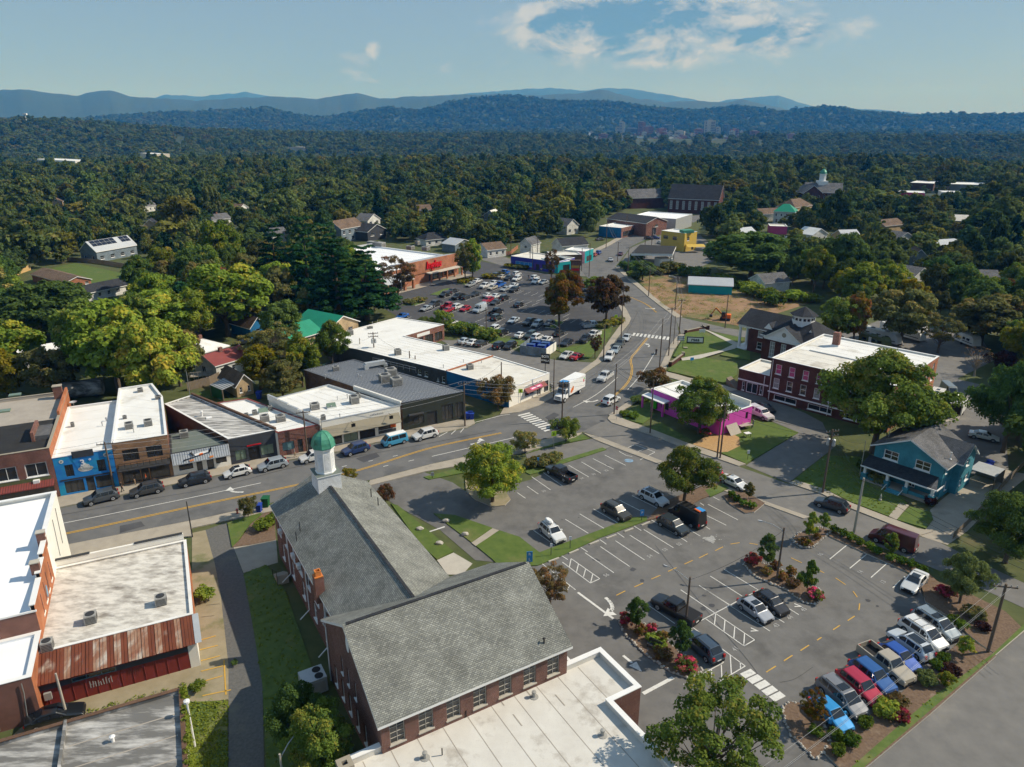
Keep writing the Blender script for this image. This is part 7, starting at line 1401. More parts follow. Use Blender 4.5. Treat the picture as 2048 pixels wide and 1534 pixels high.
for s_ in(-.45,.45):MB('metal_dark').bar((sp.x-.7+s_*.7,sp.y-.7-s_*.7,.1),(sp.x+1.3+s_*.7,sp.y+1.0-s_*.7,1.2),.06).build('stringer',st)
p=G(1968,872,.6);car('sedan',(p.x,p.y,.02),head((1950,868),(1990,876)),(.62,.62,.6),'white car in the shade of the big right hand trees'.replace('right hand ',''),None,(),False)
# excavator on the bare lot
p=G(1450,640);ex=thing('excavator','small orange excavator with folded arm on the bare dirt lot','excavator',(p.x,p.y,0),rad(160))
for sy in(-1,1):MB('trim_black').box((0,sy*.9,0),(2.8,.5,.7)).build('track',ex,world=False)
MB('orange').box((-.4,0,.75),(2.2,1.9,1.0)).build('house',ex,world=False);MB('metal_dark').box((.5,.5,.9),(1.1,.9,1.5)).build('cab',ex,world=False)
MB('terracotta').bar((.7,-.3,1.3),(2.8,-.3,3.2),.35,.4).build('boom',ex,world=False);MB('terracotta').bar((2.8,-.3,3.2),(4.0,-.3,1.2),.28,.3).build('stick',ex,world=False);MB('metal_dark').box((4.0,-.3,.5),(.8,.9,.7)).build('bucket',ex,world=False)
# motorcycles
def motorcycle(u,v,h,label,m='metal_dark'):
 p=G(u,v);t=thing('motorcycle',label,'motorcycle',(p.x,p.y,.02),h)
 for x in(.72,-.70):w=MB('tyre').tube([(x,-.07,.32),(x,.07,.32)],.32,16).build('wheel',t,world=False);MB('rim').tube([(x,-.075,.32),(x,.075,.32)],.2,12).build('rim',w,world=False)
 MB(m).hexa([(-.5,-.16,.45),(.35,-.16,.45),(.35,.16,.45),(-.5,.16,.45)],[(-.7,-.14,.78),(.3,-.18,.95),(.3,.18,.95),(-.7,.14,.78)]).build('frame',t,world=False);MB('cloth_black').box((-.35,0,.78),(.75,.28,.1)).build('seat',t,world=False)
 MB('steel').bar((.72,0,.35),(.45,0,1.05),.08).bar((.45,-.36,1.08),(.45,.36,1.08),.05).build('fork',t,world=False);MB('lamp_white').box((.62,0,.85),(.14,.18,.18)).build('headlight',t,world=False)
motorcycle(1098,777,rad(20),'black motorcycle parked at the restaurant corner');motorcycle(1084,780,rad(10),'second motorcycle in the arched restaurant corner');motorcycle(1312,708,rad(75),'motorcycle parked beside the pole below the hall lawn')
# ================================================================== vegetation
def leaf_mat(name,dark,light,accent=None,acc=.0,trans=.38):
 m=bpy.data.materials.new(name);m.use_nodes=True;MATS[name]=m;n,l=m.node_tree.nodes,m.node_tree.links;n.clear()
 out=n.new('ShaderNodeOutputMaterial');at=n.new('ShaderNodeAttribute');at.attribute_name='lv';sp=n.new('ShaderNodeSeparateColor');l.new(at.outputs['Color'],sp.inputs[0])
 def mix(f,a,b):
  x=n.new('ShaderNodeMix');x.data_type='RGBA'
  for s_,v in((x.inputs[0],f),(x.inputs[6],a),(x.inputs[7],b)):
   if isinstance(v,tuple):s_.default_value=(*v,1)
   elif isinstance(v,float):s_.default_value=v
   else:l.new(v,s_)
  return x.outputs[2]
 c=mix(sp.outputs[0],dark,light)
 if accent:
  r=n.new('ShaderNodeMapRange');r.inputs[1].default_value=1-acc-.12;r.inputs[2].default_value=1-acc+.12;l.new(sp.outputs[1],r.inputs[0]);c=mix(r.outputs[0],c,accent)
 oi=n.new('ShaderNodeObjectInfo');hv=n.new('ShaderNodeHueSaturation');l.new(c,hv.inputs['Color'])
 r=n.new('ShaderNodeMapRange');r.inputs[3].default_value=.478;r.inputs[4].default_value=.512;l.new(oi.outputs['Random'],r.inputs[0]);l.new(r.outputs[0],hv.inputs['Hue'])
 r=n.new('ShaderNodeMapRange');r.inputs[3].default_value=.72;r.inputs[4].default_value=1.4;mm=n.new('ShaderNodeMath');mm.operation='FRACT';mu=n.new('ShaderNodeMath');mu.operation='MULTIPLY';mu.inputs[1].default_value=7.31;l.new(oi.outputs['Random'],mu.inputs[0]);l.new(mu.outputs[0],mm.inputs[0]);l.new(mm.outputs[0],r.inputs[0]);l.new(r.outputs[0],hv.inputs['Value'])
 df=n.new('ShaderNodeBsdfDiffuse');tr=n.new('ShaderNodeBsdfTranslucent');l.new(hv.outputs[0],df.inputs[0]);l.new(hv.outputs[0],tr.inputs[0]);ms=n.new('ShaderNodeMixShader');ms.inputs[0].default_value=trans;l.new(df.outputs[0],ms.inputs[1]);l.new(tr.outputs[0],ms.inputs[2]);l.new(ms.outputs[0],out.inputs[0])
 return m
leaf_mat('leaf_dark',(0.056,0.099,0.029),(0.126,0.194,0.049))
leaf_mat('leaf_mid',(0.079,0.140,0.029),(0.185,0.264,0.053),(0.299,0.281,0.053),.10)
leaf_mat('leaf_lime',(0.114,0.185,0.025),(0.272,0.342,0.053),(0.456,0.386,0.053),.14)
leaf_mat('leaf_yellow',(0.176,0.155,0.016),(0.365,0.304,0.030),(0.162,0.189,0.027),.3)
leaf_mat('leaf_olive',(0.096,0.109,0.039),(0.202,0.211,0.074),(0.299,0.229,0.070),.15)
leaf_mat('leaf_autumn',(.105,.105,.022),(.19,.16,.032),(.26,.115,.03),.36)
leaf_mat('leaf_brown',(0.101,0.078,0.035),(0.182,0.142,0.061),(0.230,0.115,0.047),.25)
leaf_mat('leaf_pine',(0.016,0.054,0.024),(0.038,0.105,0.041))
leaf_mat('leaf_shrub',(0.061,0.115,0.019),(0.155,0.243,0.038));leaf_mat('leaf_red',(0.149,0.054,0.038),(0.270,0.121,0.068),(0.540,0.068,0.108),.3);leaf_mat('leaf_rust',(0.203,0.115,0.043),(0.378,0.223,0.081),(0.135,0.162,0.027),.25);leaf_mat('leaf_rose',(0.068,0.101,0.024),(0.135,0.176,0.041),(0.675,0.081,0.135),.3);leaf_mat('leaf_plum',(0.038,0.019,0.019),(0.074,0.038,0.032))
leaf_mat('leaf_pale',(0.135,0.176,0.061),(0.257,0.304,0.101));leaf_mat('leaf_grassy',(0.135,0.203,0.027),(0.270,0.324,0.054))
def leaf_mesh(name,seed,clumps,per,leaf,flat=.8,up=.35,edge=None):
 """clumps: (centre, radius) list; small leaf faces on the outside of every clump"""
 rng=np.random.default_rng(seed);P,LV=[],[]
 nC=len(clumps)
 for c,rc in clumps:
  k=max(6,int(per*(rc**2)/np.mean([q[1]**2 for q in clumps])))
  d=rng.normal(size=(k,3));d/=np.linalg.norm(d,axis=1)[:,None];d[:,2]=np.where(d[:,2]<-.35,-d[:,2],d[:,2])
  rr=rc*rng.uniform(.62,1.08,k)[:,None]*(1+.18*np.sin(5*d[:,:1]+seed)*np.cos(4*d[:,1:2]))
  pos=np.array(c)+d*rr*np.array([1,1,flat])
  nn_=d*.75+rng.normal(size=(k,3))*.42+np.array([0,0,up]);nn_/=np.linalg.norm(nn_,axis=1)[:,None]
  t=np.cross(nn_,rng.normal(size=(k,3)));t/=np.linalg.norm(t,axis=1)[:,None]+1e-9;b=np.cross(nn_,t)
  s=leaf*rng.uniform(.6,1.35,k)[:,None]*.5
  P.append(np.stack([pos-t*s-b*s*.75,pos+t*s-b*s*.75,pos+t*s*.8+b*s*.75,pos-t*s*.8+b*s*.75],1))
  base=rng.uniform(.2,.8);lv=np.clip(base+rng.normal(size=k)*.2,0,1);ac=np.clip(rng.uniform(0,1)*.65+rng.uniform(0,.45,k)+.12*d[:,2],0,1);LV.append(np.stack([lv,ac],1))
 P=np.concatenate(P);LV=np.concatenate(LV);n=len(P)
 me=bpy.data.meshes.new(name);me.vertices.add(4*n);me.vertices.foreach_set('co',P.reshape(-1));me.loops.add(4*n);me.loops.foreach_set('vertex_index',np.arange(4*n,dtype=np.int32));me.polygons.add(n);me.polygons.foreach_set('loop_start',np.arange(0,4*n,4,dtype=np.int32));me.update(calc_edges=True)
 at=me.attributes.new('lv','FLOAT_COLOR','FACE');at.data.foreach_set('color',np.concatenate([LV,np.zeros((n,1)),np.ones((n,1))],1).astype(np.float32).reshape(-1));me.materials.append(MATS['leaf_mid'])
 return me
def clump_set(seed,n,R,H,z0,rmin,rmax,shape='round',jitter=.25):
 rng=np.random.default_rng(seed);out=[]
 lob=[(rng.uniform(0,math.tau),rng.uniform(.1,.3))for _ in range(4)]
 for k in range(n):
  for _ in range(60):
   p=rng.uniform(-1,1,3);r=np.linalg.norm(p)
   if r>1 or r<.45 and rng.random()<.75:continue
   break
  a=math.atan2(p[1],p[0]);zz=(p[2]+1)/2
  if shape=='cone':f=1.15*(1-zz)**.8+.08
  elif shape=='oval':f=(math.sin(math.pi*min(1,zz*.85+.12)))**.6
  elif shape=='vase':f=.35+.75*zz**.7
  elif shape=='spread':f=1.0 if zz>.25 else.6+1.6*zz
  else:f=1.0
  rad_=R*f*(1+sum(w_*math.sin((i+1)*a+ph_)for i,(ph_,w_)in enumerate(lob))*.55);rc=R*rng.uniform(rmin,rmax)*(.6 if shape=='cone' and zz>.7 else 1)
  q=np.array([p[0]*rad_,p[1]*rad_,z0+zz*H])if shape in('cone','oval','vase')else np.array([p[0]*rad_,p[1]*rad_,z0+H*zz])
  out.append((q,rc))
 return out
def trunk_mesh(name,seed,clumps,h,r,m='bark',limbs=7):
 rng=random.Random(seed);mb=MB(m);z1=h*.78;bx,by=rng.uniform(-.3,.3),rng.uniform(-.3,.3)
 pts=[(0,0,-.3),(0,0,.25),(bx*.4,by*.4,h*.28),(bx,by,h*.55),(bx*1.3,by*1.3,z1)];mb.tube(pts,[r*1.5,r*1.1,r*.85,r*.55,r*.15],8)
 cs_=rng.sample(list(clumps),min(limbs,len(clumps)))
 for c,rc in cs_:
  f=min(.9,max(.25,(c[2]-h*.12)/h*.75));z=h*f*.8;s=Vector((bx*f,by*f,z));e=Vector(c);mid=s.lerp(e,.5)+Vector((0,0,-.06*h*rng.random()));rr=r*.45*(1-f*.5);mb.tube([s,mid,e],[rr,rr*.6,rr*.18],5)
 o=mb.build(name,None,uv=False);me=o.data;bpy.data.objects.remove(o);return me
ARCH={}
def archetype(key,seed,n,R,H,z0,rmin,rmax,per,leaf,shape='round',tr=.28,limbs=7,m='bark',flat=.8,up=.35):
 cl=clump_set(seed,n,R,H,z0,rmin,rmax,shape);ARCH[key]=(trunk_mesh('trunk',seed,cl,z0+H,tr,m,limbs),leaf_mesh('crown',seed,cl,per,leaf,flat,up),z0+H+R*rmax*.6,R+R*rmax*.55)
for k in range(4):archetype('broad%d'%k,10+k,84,4.2,7.2,2.6,.16,.33,190,.34,('round','oval','spread','round')[k])
for k in range(2):archetype('near%d'%k,20+k,110,4.3,6.2,2.0,.12,.25,300,.18,('round','oval')[k],limbs=16,tr=.26)
for k in range(2):archetype('loose%d'%k,30+k,90,4.2,7.4,2.6,.10,.20,170,.17,('spread','vase')[k],limbs=26,tr=.24)
archetype('young',40,60,1.9,4.0,1.2,.18,.32,190,.15,'oval',.09,8)
archetype('bushy',45,60,3.0,3.2,.8,.13,.26,180,.15,'spread',.12,18)
archetype('bare',46,40,4.2,5.4,2.4,.10,.16,5,.22,'vase',.20,40,'bark_pale')
def pine(key,seed):
 rng=np.random.default_rng(seed);cl=[]
 for i in range(13):
  z=2.6+i*.86;rr=(4.3*(1-(z-2)/13.0)+.35)*rng.uniform(.8,1.15);n=max(3,int(rr*2.4))
  for k in range(n):
   a=k/n*math.tau+rng.uniform(-.4,.4)+i;f=rng.uniform(.55,1.0)
   for q in(f,f*.55):cl.append((np.array([math.cos(a)*rr*q,math.sin(a)*rr*q,z+.25*q]),.34+.16*rr*q*.8))
 ARCH[key]=(trunk_mesh('trunk',seed,[],13,.30),leaf_mesh('crown',seed,cl,60,.34,.38,.6),13.9,4.5)
pine('pine0',50);pine('pine1',51)
archetype('column',55,30,1.5,6.5,1.0,.3,.5,120,.3,'oval',.15)
archetype('shrub',60,26,.62,.75,.15,.34,.5,60,.11,'round',.03,4)
archetype('bloom',61,34,.62,.65,.15,.20,.34,46,.12,'round',.02,10)
archetype('hedge',62,30,.85,.8,.1,.34,.5,60,.15,'round',.03,3)
archetype('tuft',63,22,.6,.5,.05,.2,.4,40,.16,'spread',.02,3)
TREES=[]
def plant(key,pos,h,w,leaf,name,label,cat='tree',group=None,rz=None,bark=None):
 tm,cm,ah,ar=ARCH[key];t=thing(name,label,cat,pos,random.uniform(0,6.28)if rz is None else rz,group);sz=h/ah;sx=(w/2)/ar;t.scale=(sx,sx,sz)
 a=bpy.data.objects.new('trunk' if cat=='tree' else 'stem',tm);b=bpy.data.objects.new('crown' if cat=='tree' else 'foliage',cm)
 for o in(a,b):COL.objects.link(o);o.parent=t
 b.material_slots[0].link='OBJECT';b.material_slots[0].material=MATS[leaf]
 return t
def plant_px(key,base,vtop,wpx,leaf,name,label,**k):
 p=G(*base);lo,hi=0.,40.
 for _ in range(40):
  m_=(lo+hi)/2
  if PIX(p.x,p.y,m_)[1]>vtop:lo=m_
  else:hi=m_
 zc=p.y*_cp-(lo*.6-CAM_H)*_sp;w=wpx*zc/FPX;TREES.append((p.x,p.y,w/2));return plant(key,(p.x,p.y,0),lo,w,leaf,name,label,**k)
random.seed(21)
for a in(('near0',(985,1005),890,142,'leaf_lime','shade_tree','round bright green shade tree in the kerbed bed of the parking lot'),('near1',(1368,1005),893,128,'leaf_mid','street_tree','leafy dull green tree with a few orange sprays by the side street'),('near0',(1398,866),757,135,'leaf_mid','shade_tree','broad dark tree in front of the magenta shop'),
('near1',(1745,905),700,250,'leaf_mid','oak_tree','great spreading oak in front of the brick schoolhouse'),('bushy',(1050,905),862,64,'leaf_olive','street_tree','thin olive tree on the grass strip at the corner'),('bushy',(1132,884),835,66,'leaf_mid','street_tree','small round tree behind the crossing sign'),('bushy',(996,820),750,84,'leaf_brown','street_tree','dark bronze tree against the blue mural wall'),
('bushy',(1308,784),735,74,'leaf_brown','street_tree','dark bronze tree at the roadside below the hall lawn'),('bushy',(497,1036),992,44,'leaf_olive','sapling','thin sapling on the little lawn at the church corner'),('bushy',(700,968),935,36,'leaf_yellow','small_tree','yellowing treetop beside the church front'),('bushy',(772,1008),970,46,'leaf_brown','small_tree','bronze shrub tree at the sunny church corner'),
('loose0',(1100,1215),1128,96,'leaf_brown','small_tree','brownish crape tree at the end of the church wing'),('young',(1272,1258),1195,48,'leaf_dark','young_tree','first young tree in the stone edged bed with roses'),('young',(1358,1318),1238,50,'leaf_dark','young_tree','leafier young tree beside the dark blue SUV'),('young',(1533,1136),1066,46,'leaf_dark','young_tree','young tree beside the tall lamp post'),
('young',(1613,1190),1118,37,'leaf_mid','young_tree','young tree above the red flowering shrub'),('young',(1617,1082),1022,32,'leaf_lime','young_tree','pale young tree at the end of the clipped shrub row'),('young',(1646,1062),1024,25,'leaf_mid','young_tree','small dark young tree beside the pale young tree'),('young',(1497,1000),963,24,'leaf_olive','young_tree','narrow young tree in the bed with four clipped shrubs'),
('near1',(1918,1208),1106,98,'leaf_pale','ornamental_tree','loose pale green tree by the white sedan'),('young',(1780,1112),1064,34,'leaf_mid','young_tree','young tree in front of the maroon van'),('loose0',(1622,1450),1380,62,'leaf_autumn','young_tree','small orange tinted tree beside the bright blue car'),('loose0',(1415,1600),1366,270,'leaf_mid','shade_tree','wide open crowned yellow green tree beside the annexe'),
('young',(1925,1312),1272,40,'leaf_lime','sapling','yellow green sapling behind the silver SUV'),('young',(1890,1375),1345,36,'leaf_lime','sapling','yellow green sapling behind the beige pickup'),('near0',(2010,1125),990,158,'leaf_dark','dogwood_tree','dense round dark tree beside the concrete driveway'),('near1',(2005,905),715,150,'leaf_dark','oak_tree','tall dark tree overhanging the trailer yard'),
('near0',(2035,880),780,120,'leaf_dark','oak_tree','second dark tree beside the trailer yard'),('loose1',(797,602),508,88,'leaf_brown','autumn_tree','thinning reddish tree in front of the grocery'),('loose1',(931,566),482,56,'leaf_olive','autumn_tree','tall thin tree in the grocery island'),('broad1',(946,563),478,56,'leaf_lime','autumn_tree','yellow green tree beside the tall thin one in the grocery island'),
('broad1',(1118,654),548,84,'leaf_autumn','maple_tree','dense green and orange maple in the grocery lot'),('broad3',(1132,618),540,74,'leaf_autumn','maple_tree','red orange maple behind the green and orange one'),('loose1',(1103,568),495,40,'leaf_brown','autumn_tree','thin brown tree by the cross street'),('broad0',(1212,648),546,90,'leaf_brown','maple_tree','round bronze tree by the bend of the road'),
('broad0',(1188,590),552,50,'leaf_mid','small_tree','small green tree behind the round bronze tree'),('bushy',(886,664),618,50,'leaf_mid','small_tree','low round tree at the corner of the grocery lot'),('bushy',(850,655),634,40,'leaf_pale','small_tree','pale flowering bush tree behind the white roof'),('loose1',(1190,715),668,34,'leaf_brown','sapling','bare looking sapling on the grass corner'),
('pine0',(735,640),485,150,'leaf_pine','white_pine','tall dark pine nearest the grocery'),('pine1',(680,650),470,150,'leaf_pine','white_pine','dark pine behind the tan house'),('pine0',(620,630),425,130,'leaf_pine','white_pine','tallest dark pine in the pine clump'),('pine1',(560,600),440,120,'leaf_pine','white_pine','pine at the yellowing edge of the clump'),('pine0',(660,600),440,120,'leaf_pine','white_pine','pine in the middle of the clump'),
('broad0',(457,672),522,175,'leaf_lime','tulip_tree','great yellow green tree with a pale trunk behind the lane'),('broad2',(340,690),575,150,'leaf_lime','maple_tree','orange tipped tree beside the great yellow green one'),('broad0',(240,790),595,190,'leaf_lime','maple_tree','big lime green tree behind the storefronts'),('broad3',(315,815),640,160,'leaf_lime','maple_tree','lime green tree crowding the tan brick building'),
('broad1',(190,770),600,150,'leaf_mid','maple_tree','mid green tree behind the blue mural shop'),('broad2',(110,690),560,170,'leaf_dark','maple_tree','dark tree above the long tin roof'),('broad0',(15,770),640,150,'leaf_lime','maple_tree','lime tree beside the brick chimney'),('broad1',(20,805),700,110,'leaf_yellow','maple_tree','golden yellow tree behind the brick building'),('broad2',(110,800),690,110,'leaf_olive','maple_tree','olive tree behind the rusty tank'),
('broad1',(522,778),690,96,'leaf_yellow','maple_tree','yellow crowned tree behind the red brick shop'),('broad3',(567,800),722,86,'leaf_olive','maple_tree','grey green tree beside the yellow crowned one'),('loose0',(550,735),645,125,'leaf_olive','willow_tree','willowy olive tree by the lane'),('near1',(665,732),640,84,'leaf_mid','small_tree','dark vine covered tree behind the ribbed roof'),
('bare',(1948,752),690,84,'leaf_brown','bare_tree','bare spreading tree by the trailer yard'),('loose0',(1875,706),620,90,'leaf_olive','pear_tree','olive tree on the little island by the campers'),('broad2',(1800,690),575,120,'leaf_olive','pear_tree','olive green tree over the campers'),('broad2',(1960,690),585,150,'leaf_olive','pear_tree','broad spreading olive tree beside the yard'),('broad1',(1705,690),585,70,'leaf_autumn','maple_tree','narrow orange tree beside the columned hall'),('broad0',(1670,690),590,80,'leaf_mid','maple_tree','green tree right behind the hall lantern'),
('broad1',(2035,740),645,90,'leaf_yellow','maple_tree','yellow tree beside the trailer yard'),('bushy',(2000,745),700,70,'leaf_plum','plum_tree','dark purple plum tree by the bare tree'),('broad2',(1500,560),462,170,'leaf_dark','oak_tree','huge dark oak over the teal tin roofed shop'),('broad0',(1285,560),520,50,'leaf_dark','roadside_tree','dark bushy tree on the corner of the fuel station'),('near1',(600,1500),1370,130,'leaf_dark','small_tree','dark tree in the shade between the alley and the church'),
('near0',(650,1560),1420,150,'leaf_mid','small_tree','shaded tree at the foot of the church gable')):
 plant_px(*a)
# shrubs
def shrub_px(key,u,v,h,w,leaf,label,group=None,name='shrub'):
 p=G(u,v);plant(key,(p.x,p.y,.12),h,w,leaf,name,label,'shrub',group)
for u,v in((1668,1066),(1686,1074),(1702,1082),(1717,1091),(1738,1100),(1752,1110),(1780,1122),(1802,1130),(1822,1136),(1843,1148)):shrub_px('shrub',u,v,1.15,1.35,'leaf_shrub','clipped green shrub in the row along the side street','clipped shrubs along the side street')
for u,v in((1462,995),(1472,1003),(1486,1013),(1503,1017)):shrub_px('shrub',u,v,1.1,1.3,'leaf_shrub','clipped green shrub in the small bed at the lot entrance','clipped shrubs at the lot entrance')
for u,v,lf,h,w,lab in((1505,1130,'leaf_red',1.3,2.4,'dark red flowering shrub at the head of the lamp post island'),(1535,1150,'leaf_rust',1.0,1.5,'rusty shrub left of the lamp post'),(1553,1138,'leaf_rust',1.1,1.4,'tawny shrub behind the lamp post'),(1563,1160,'leaf_rust',1.2,1.5,'rust coloured shrub at the foot of the lamp post'),(1580,1150,'leaf_rust',1.2,1.6,'amber shrub in the lamp post island'),
(1585,1175,'leaf_brown',1.1,1.6,'brown shrub in the lamp post island'),(1600,1165,'leaf_shrub',1.3,1.2,'green shrub below the second young tree'),(1628,1197,'leaf_rose',1.3,2.3,'pink flowering shrub at the round end of the lamp post island'),(1612,1092,'leaf_rust',1.0,1.8,'tawny shrub under the pale young tree'),(1633,1078,'leaf_rust',.9,1.2,'small tawny shrub beside the dark young tree'),
(1254,1250,'leaf_red',1.3,1.9,'red rose bush at the top of the bench bed'),(1280,1272,'leaf_rust',1.2,1.6,'amber shrub above the bench'),(1300,1266,'leaf_red',1.1,1.4,'dark red shrub at the back of the bench bed'),(1304,1284,'leaf_grassy',1.0,1.6,'bright yellow green tuft by the bench'),(1322,1282,'leaf_rust',1.1,1.7,'peach coloured shrub near the bench'),(1318,1300,'leaf_grassy',1.0,1.8,'lime green tuft in the bench bed'),(1324,1316,'leaf_brown',1.2,2.0,'brown shrub at the middle of the bench bed'),
(1374,1338,'leaf_rose',1.3,2.6,'pink rose bush at the round end of the bench bed'),(1905,1250,'leaf_shrub',1.2,1.5,'green shrub behind the blue grey minivan'),(1920,1258,'leaf_shrub',1.1,1.5,'green shrub beside the tall wooden pole'),(1885,1192,'leaf_red',1.3,2.4,'brownish red shrub under the loose pale tree'),(1948,1238,'leaf_olive',1.4,2.6,'olive shrub in the corner bed'),(1965,1262,'leaf_plum',1.0,1.6,'dark shrub near the tall wooden pole'),
(1885,1325,'leaf_shrub',1.1,1.4,'round shrub behind the blue hatchback'),(1872,1340,'leaf_shrub',1.1,1.4,'round shrub behind the beige pickup'),(1850,1368,'leaf_pale',1.4,2.2,'pale green shrub behind the deep blue SUV'),(1900,1350,'leaf_plum',1.1,2.0,'dark leafless shrub in the long bed'),(1790,1412,'leaf_brown',1.2,2.2,'brown shrub behind the red SUV'),(1768,1430,'leaf_lime',1.6,2.6,'yellow green shrub behind the grey SUV'),(1800,1440,'leaf_red',1.2,2.0,'reddish shrub in the long bed'),
(1730,1455,'leaf_shrub',1.1,1.5,'dark round shrub behind the bright blue car'),(1670,1480,'leaf_shrub',1.1,1.4,'left round shrub at the near end of the long bed'),(1700,1490,'leaf_shrub',1.2,1.7,'right round shrub at the near end of the long bed'),(1676,1510,'leaf_shrub',1.1,1.4,'front round shrub at the near end of the long bed'),(1630,1470,'leaf_shrub',.9,1.4,'low shrub under the small orange tree'),
(1858,1010,'leaf_plum',1.3,2.0,'round purple shrub by the blue house steps'),(1755,968,'leaf_olive',1.8,2.8,'yellow olive bush in front of the blue porch'),(1740,955,'leaf_olive',1.6,2.0,'olive bush at the end of the blue porch'),(1725,940,'leaf_dark',1.6,2.2,'dark bush beside the blue house'),(1250,832,'leaf_shrub',1.0,2.4,'low green bush at the corner of the magenta shop'),(1268,836,'leaf_shrub',1.1,2.4,'leafy plants in the corner bed of the magenta shop'),
(1278,805,'leaf_dark',1.3,3.4,'dark hedge mound behind the corner bed'),(1295,800,'leaf_dark',1.3,3.0,'dark hedge mound beside the lime doorway'),(1410,872,'leaf_rose',1.5,2.4,'pink flowering bush at the magenta wall'),(1436,862,'leaf_rose',1.8,1.6,'climbing pink flowers on the magenta wall'),(530,1058,'leaf_grassy',1.5,2.8,'big clipped yew mound at the church wall'),(548,1045,'leaf_grassy',1.4,2.2,'smaller clipped mound behind the big one at the church wall'),
(410,1196,'leaf_grassy',1.4,2.6,'leafy vine clump at the low building corner'),(395,1380,'leaf_grassy',.9,1.6,'ivy heap on the parapet corner'),(470,1330,'leaf_dark',.5,.8,'weed tuft at the alley edge')):
 shrub_px('bloom' if lf in('leaf_red','leaf_rose','leaf_rust')else 'shrub',u,v,h,w,lf,lab)
for k,(u,v)in enumerate(((1062,935),(1074,930),(1086,934),(1094,924),(1104,929),(1112,920))):shrub_px('hedge',u,v,1.4,2.4,'leaf_olive','rounded dark hedge mound behind the black pickup','hedge mounds behind the black pickup')
for k,(u,v)in enumerate(((912,666),(926,668),(940,670),(968,678),(980,680))):shrub_px('hedge',u,v,3.0,6.0,'leaf_mid','big green hedge on the bank above the restaurant lot','hedges on the bank above the restaurant lot')
for k,(u,v)in enumerate(((985,556),(1000,552),(1020,535),(1035,537),(1048,538),(975,556),(820,608),(840,604),(925,566),(940,563),(1205,655),(1222,650),(1235,646))):shrub_px('hedge',u,v,1.5,5.0,('leaf_olive','leaf_yellow')[k%3==2],'low island shrub in the grocery lot','low island shrubs in the grocery lot')
for k,(u,v)in enumerate(((1270,555),(1290,548),(1285,535),(1262,540),(1275,525),(1320,548),(1400,555),(1420,560),(1470,575),(1345,545),(1370,552),(1445,568),(1500,590),(1530,596),(1560,600),(1590,602),(1620,604),(1545,610))):shrub_px('hedge',u,v,random.uniform(2,4.5),random.uniform(5,10),random.choice(('leaf_mid','leaf_dark','leaf_olive','leaf_grassy')),'overgrown thicket at the edge of the bare dirt lot','thickets round the bare dirt lot')
# ------------------------------------------------------------------ the wooded town: nearest trees one by one, the rest as one forest
def inside(x,y,poly):
 r=False;n=len(poly)
 for i in range(n):
  (x0,y0),(x1,y1)=poly[i],poly[i-1]
  if(y0>y)!=(y1>y)and x<(x1-x0)*(y-y0)/(y1-y0)+x0:r=not r
 return r
CLEARPX=[[(-400,1600),(-400,830),(0,775),(130,765),(240,770),(400,780),(500,800),(560,805),(640,760),(700,725),(690,700),(640,690),(700,655),(760,640),(750,600),(700,545),(690,500),(740,482),(905,490),(960,500),(1000,505),(1020,490),(1100,478),(1190,478),(1200,440),(1230,425),(1280,417),(1380,420),(1440,430),(1410,475),(1450,500),(1455,540),(1520,575),(1640,590),(1690,640),(1720,625),(1860,630),(2000,690),(2060,780),(2060,960),(2200,1100),(2600,1600)],
[(110,530),(155,522),(262,548),(268,580),(140,600),(30,560)],[(460,670),(560,655),(600,665),(600,700),(480,700)],[(1500,440),(1600,432),(1600,445),(1510,460)],[(690,470),(735,468),(735,482),(690,490)],[(1540,470),(1580,470),(1580,490),(1545,490)]]
CLEAR=[[(G(max(-3000,u),max(v,300)).x,G(u,max(v,300)).y)for u,v in c]for c in CLEARPX]
FB=[]
for P in FOOT:
 c=sum((Vector(p[:2])for p in P),Vector((0,0)))/len(P);FB.append((c.x,c.y,max((Vector(p[:2])-c).length for p in P)*.8+2.5))
rng=random.Random(77)
def blocked(x,y,h,w):
 if math.hypot(x,y)<1300:
  if any(inside(x,y,c)for c in CLEAR):return True
  if any((x-a)**2+(y-b)**2<(r+w*.35)**2 for a,b,r in FB):return True
 u,vt=PIX(x,y,h+terrain_z(x,y));_,vb=PIX(x,y,terrain_z(x,y));hw=FPX*(w/2)/(y*_cp+CAM_H*_sp)
 for u0,v0,u1,v1,D in KEEP:
  if y<D and u+hw*.7>u0 and u-hw*.7<u1 and vt+(vb-vt)*.12<v1-(v1-v0)*.18 and vb>v0:return True
 return False
grid={}
def free(x,y,d):
 gx,gy=int(x//12),int(y//12)
 for i in range(gx-1,gx+2):
  for j in range(gy-1,gy+2):
   for a,b,r in grid.get((i,j),()):
    if(a-x)**2+(b-y)**2<(d+r)**2*.36:return False
 return True
def put(x,y,r):grid.setdefault((int(x//12),int(y//12)),[]).append((x,y,r))
for x,y,r in TREES:put(x,y,min(r,6))
cand=[]
for k in range(52000):
 th=rng.uniform(-.72,.72);r=math.sqrt(rng.uniform(100**2,900**2));x,y=r*math.sin(th),r*math.cos(th)
 h=rng.uniform(8,15)if rng.random()<.72 else rng.uniform(15,23);w=h*rng.uniform(.6,1.0)
 if x<-95 and y<150 and r<175:h*=.8
 if not free(x,y,w*.5)or blocked(x,y,h,w):continue
 put(x,y,w*.5);cand.append((r,x,y,h,w))
cand.sort();n_single=max(0,300-len([1 for o in bpy.data.objects if o.get('category')=='tree']));print('town trees',len(cand),'single',n_single)
LEAVES=(('leaf_dark',34),('leaf_mid',26),('leaf_olive',16),('leaf_lime',14),('leaf_autumn',3),('leaf_yellow',4),('leaf_brown',3))
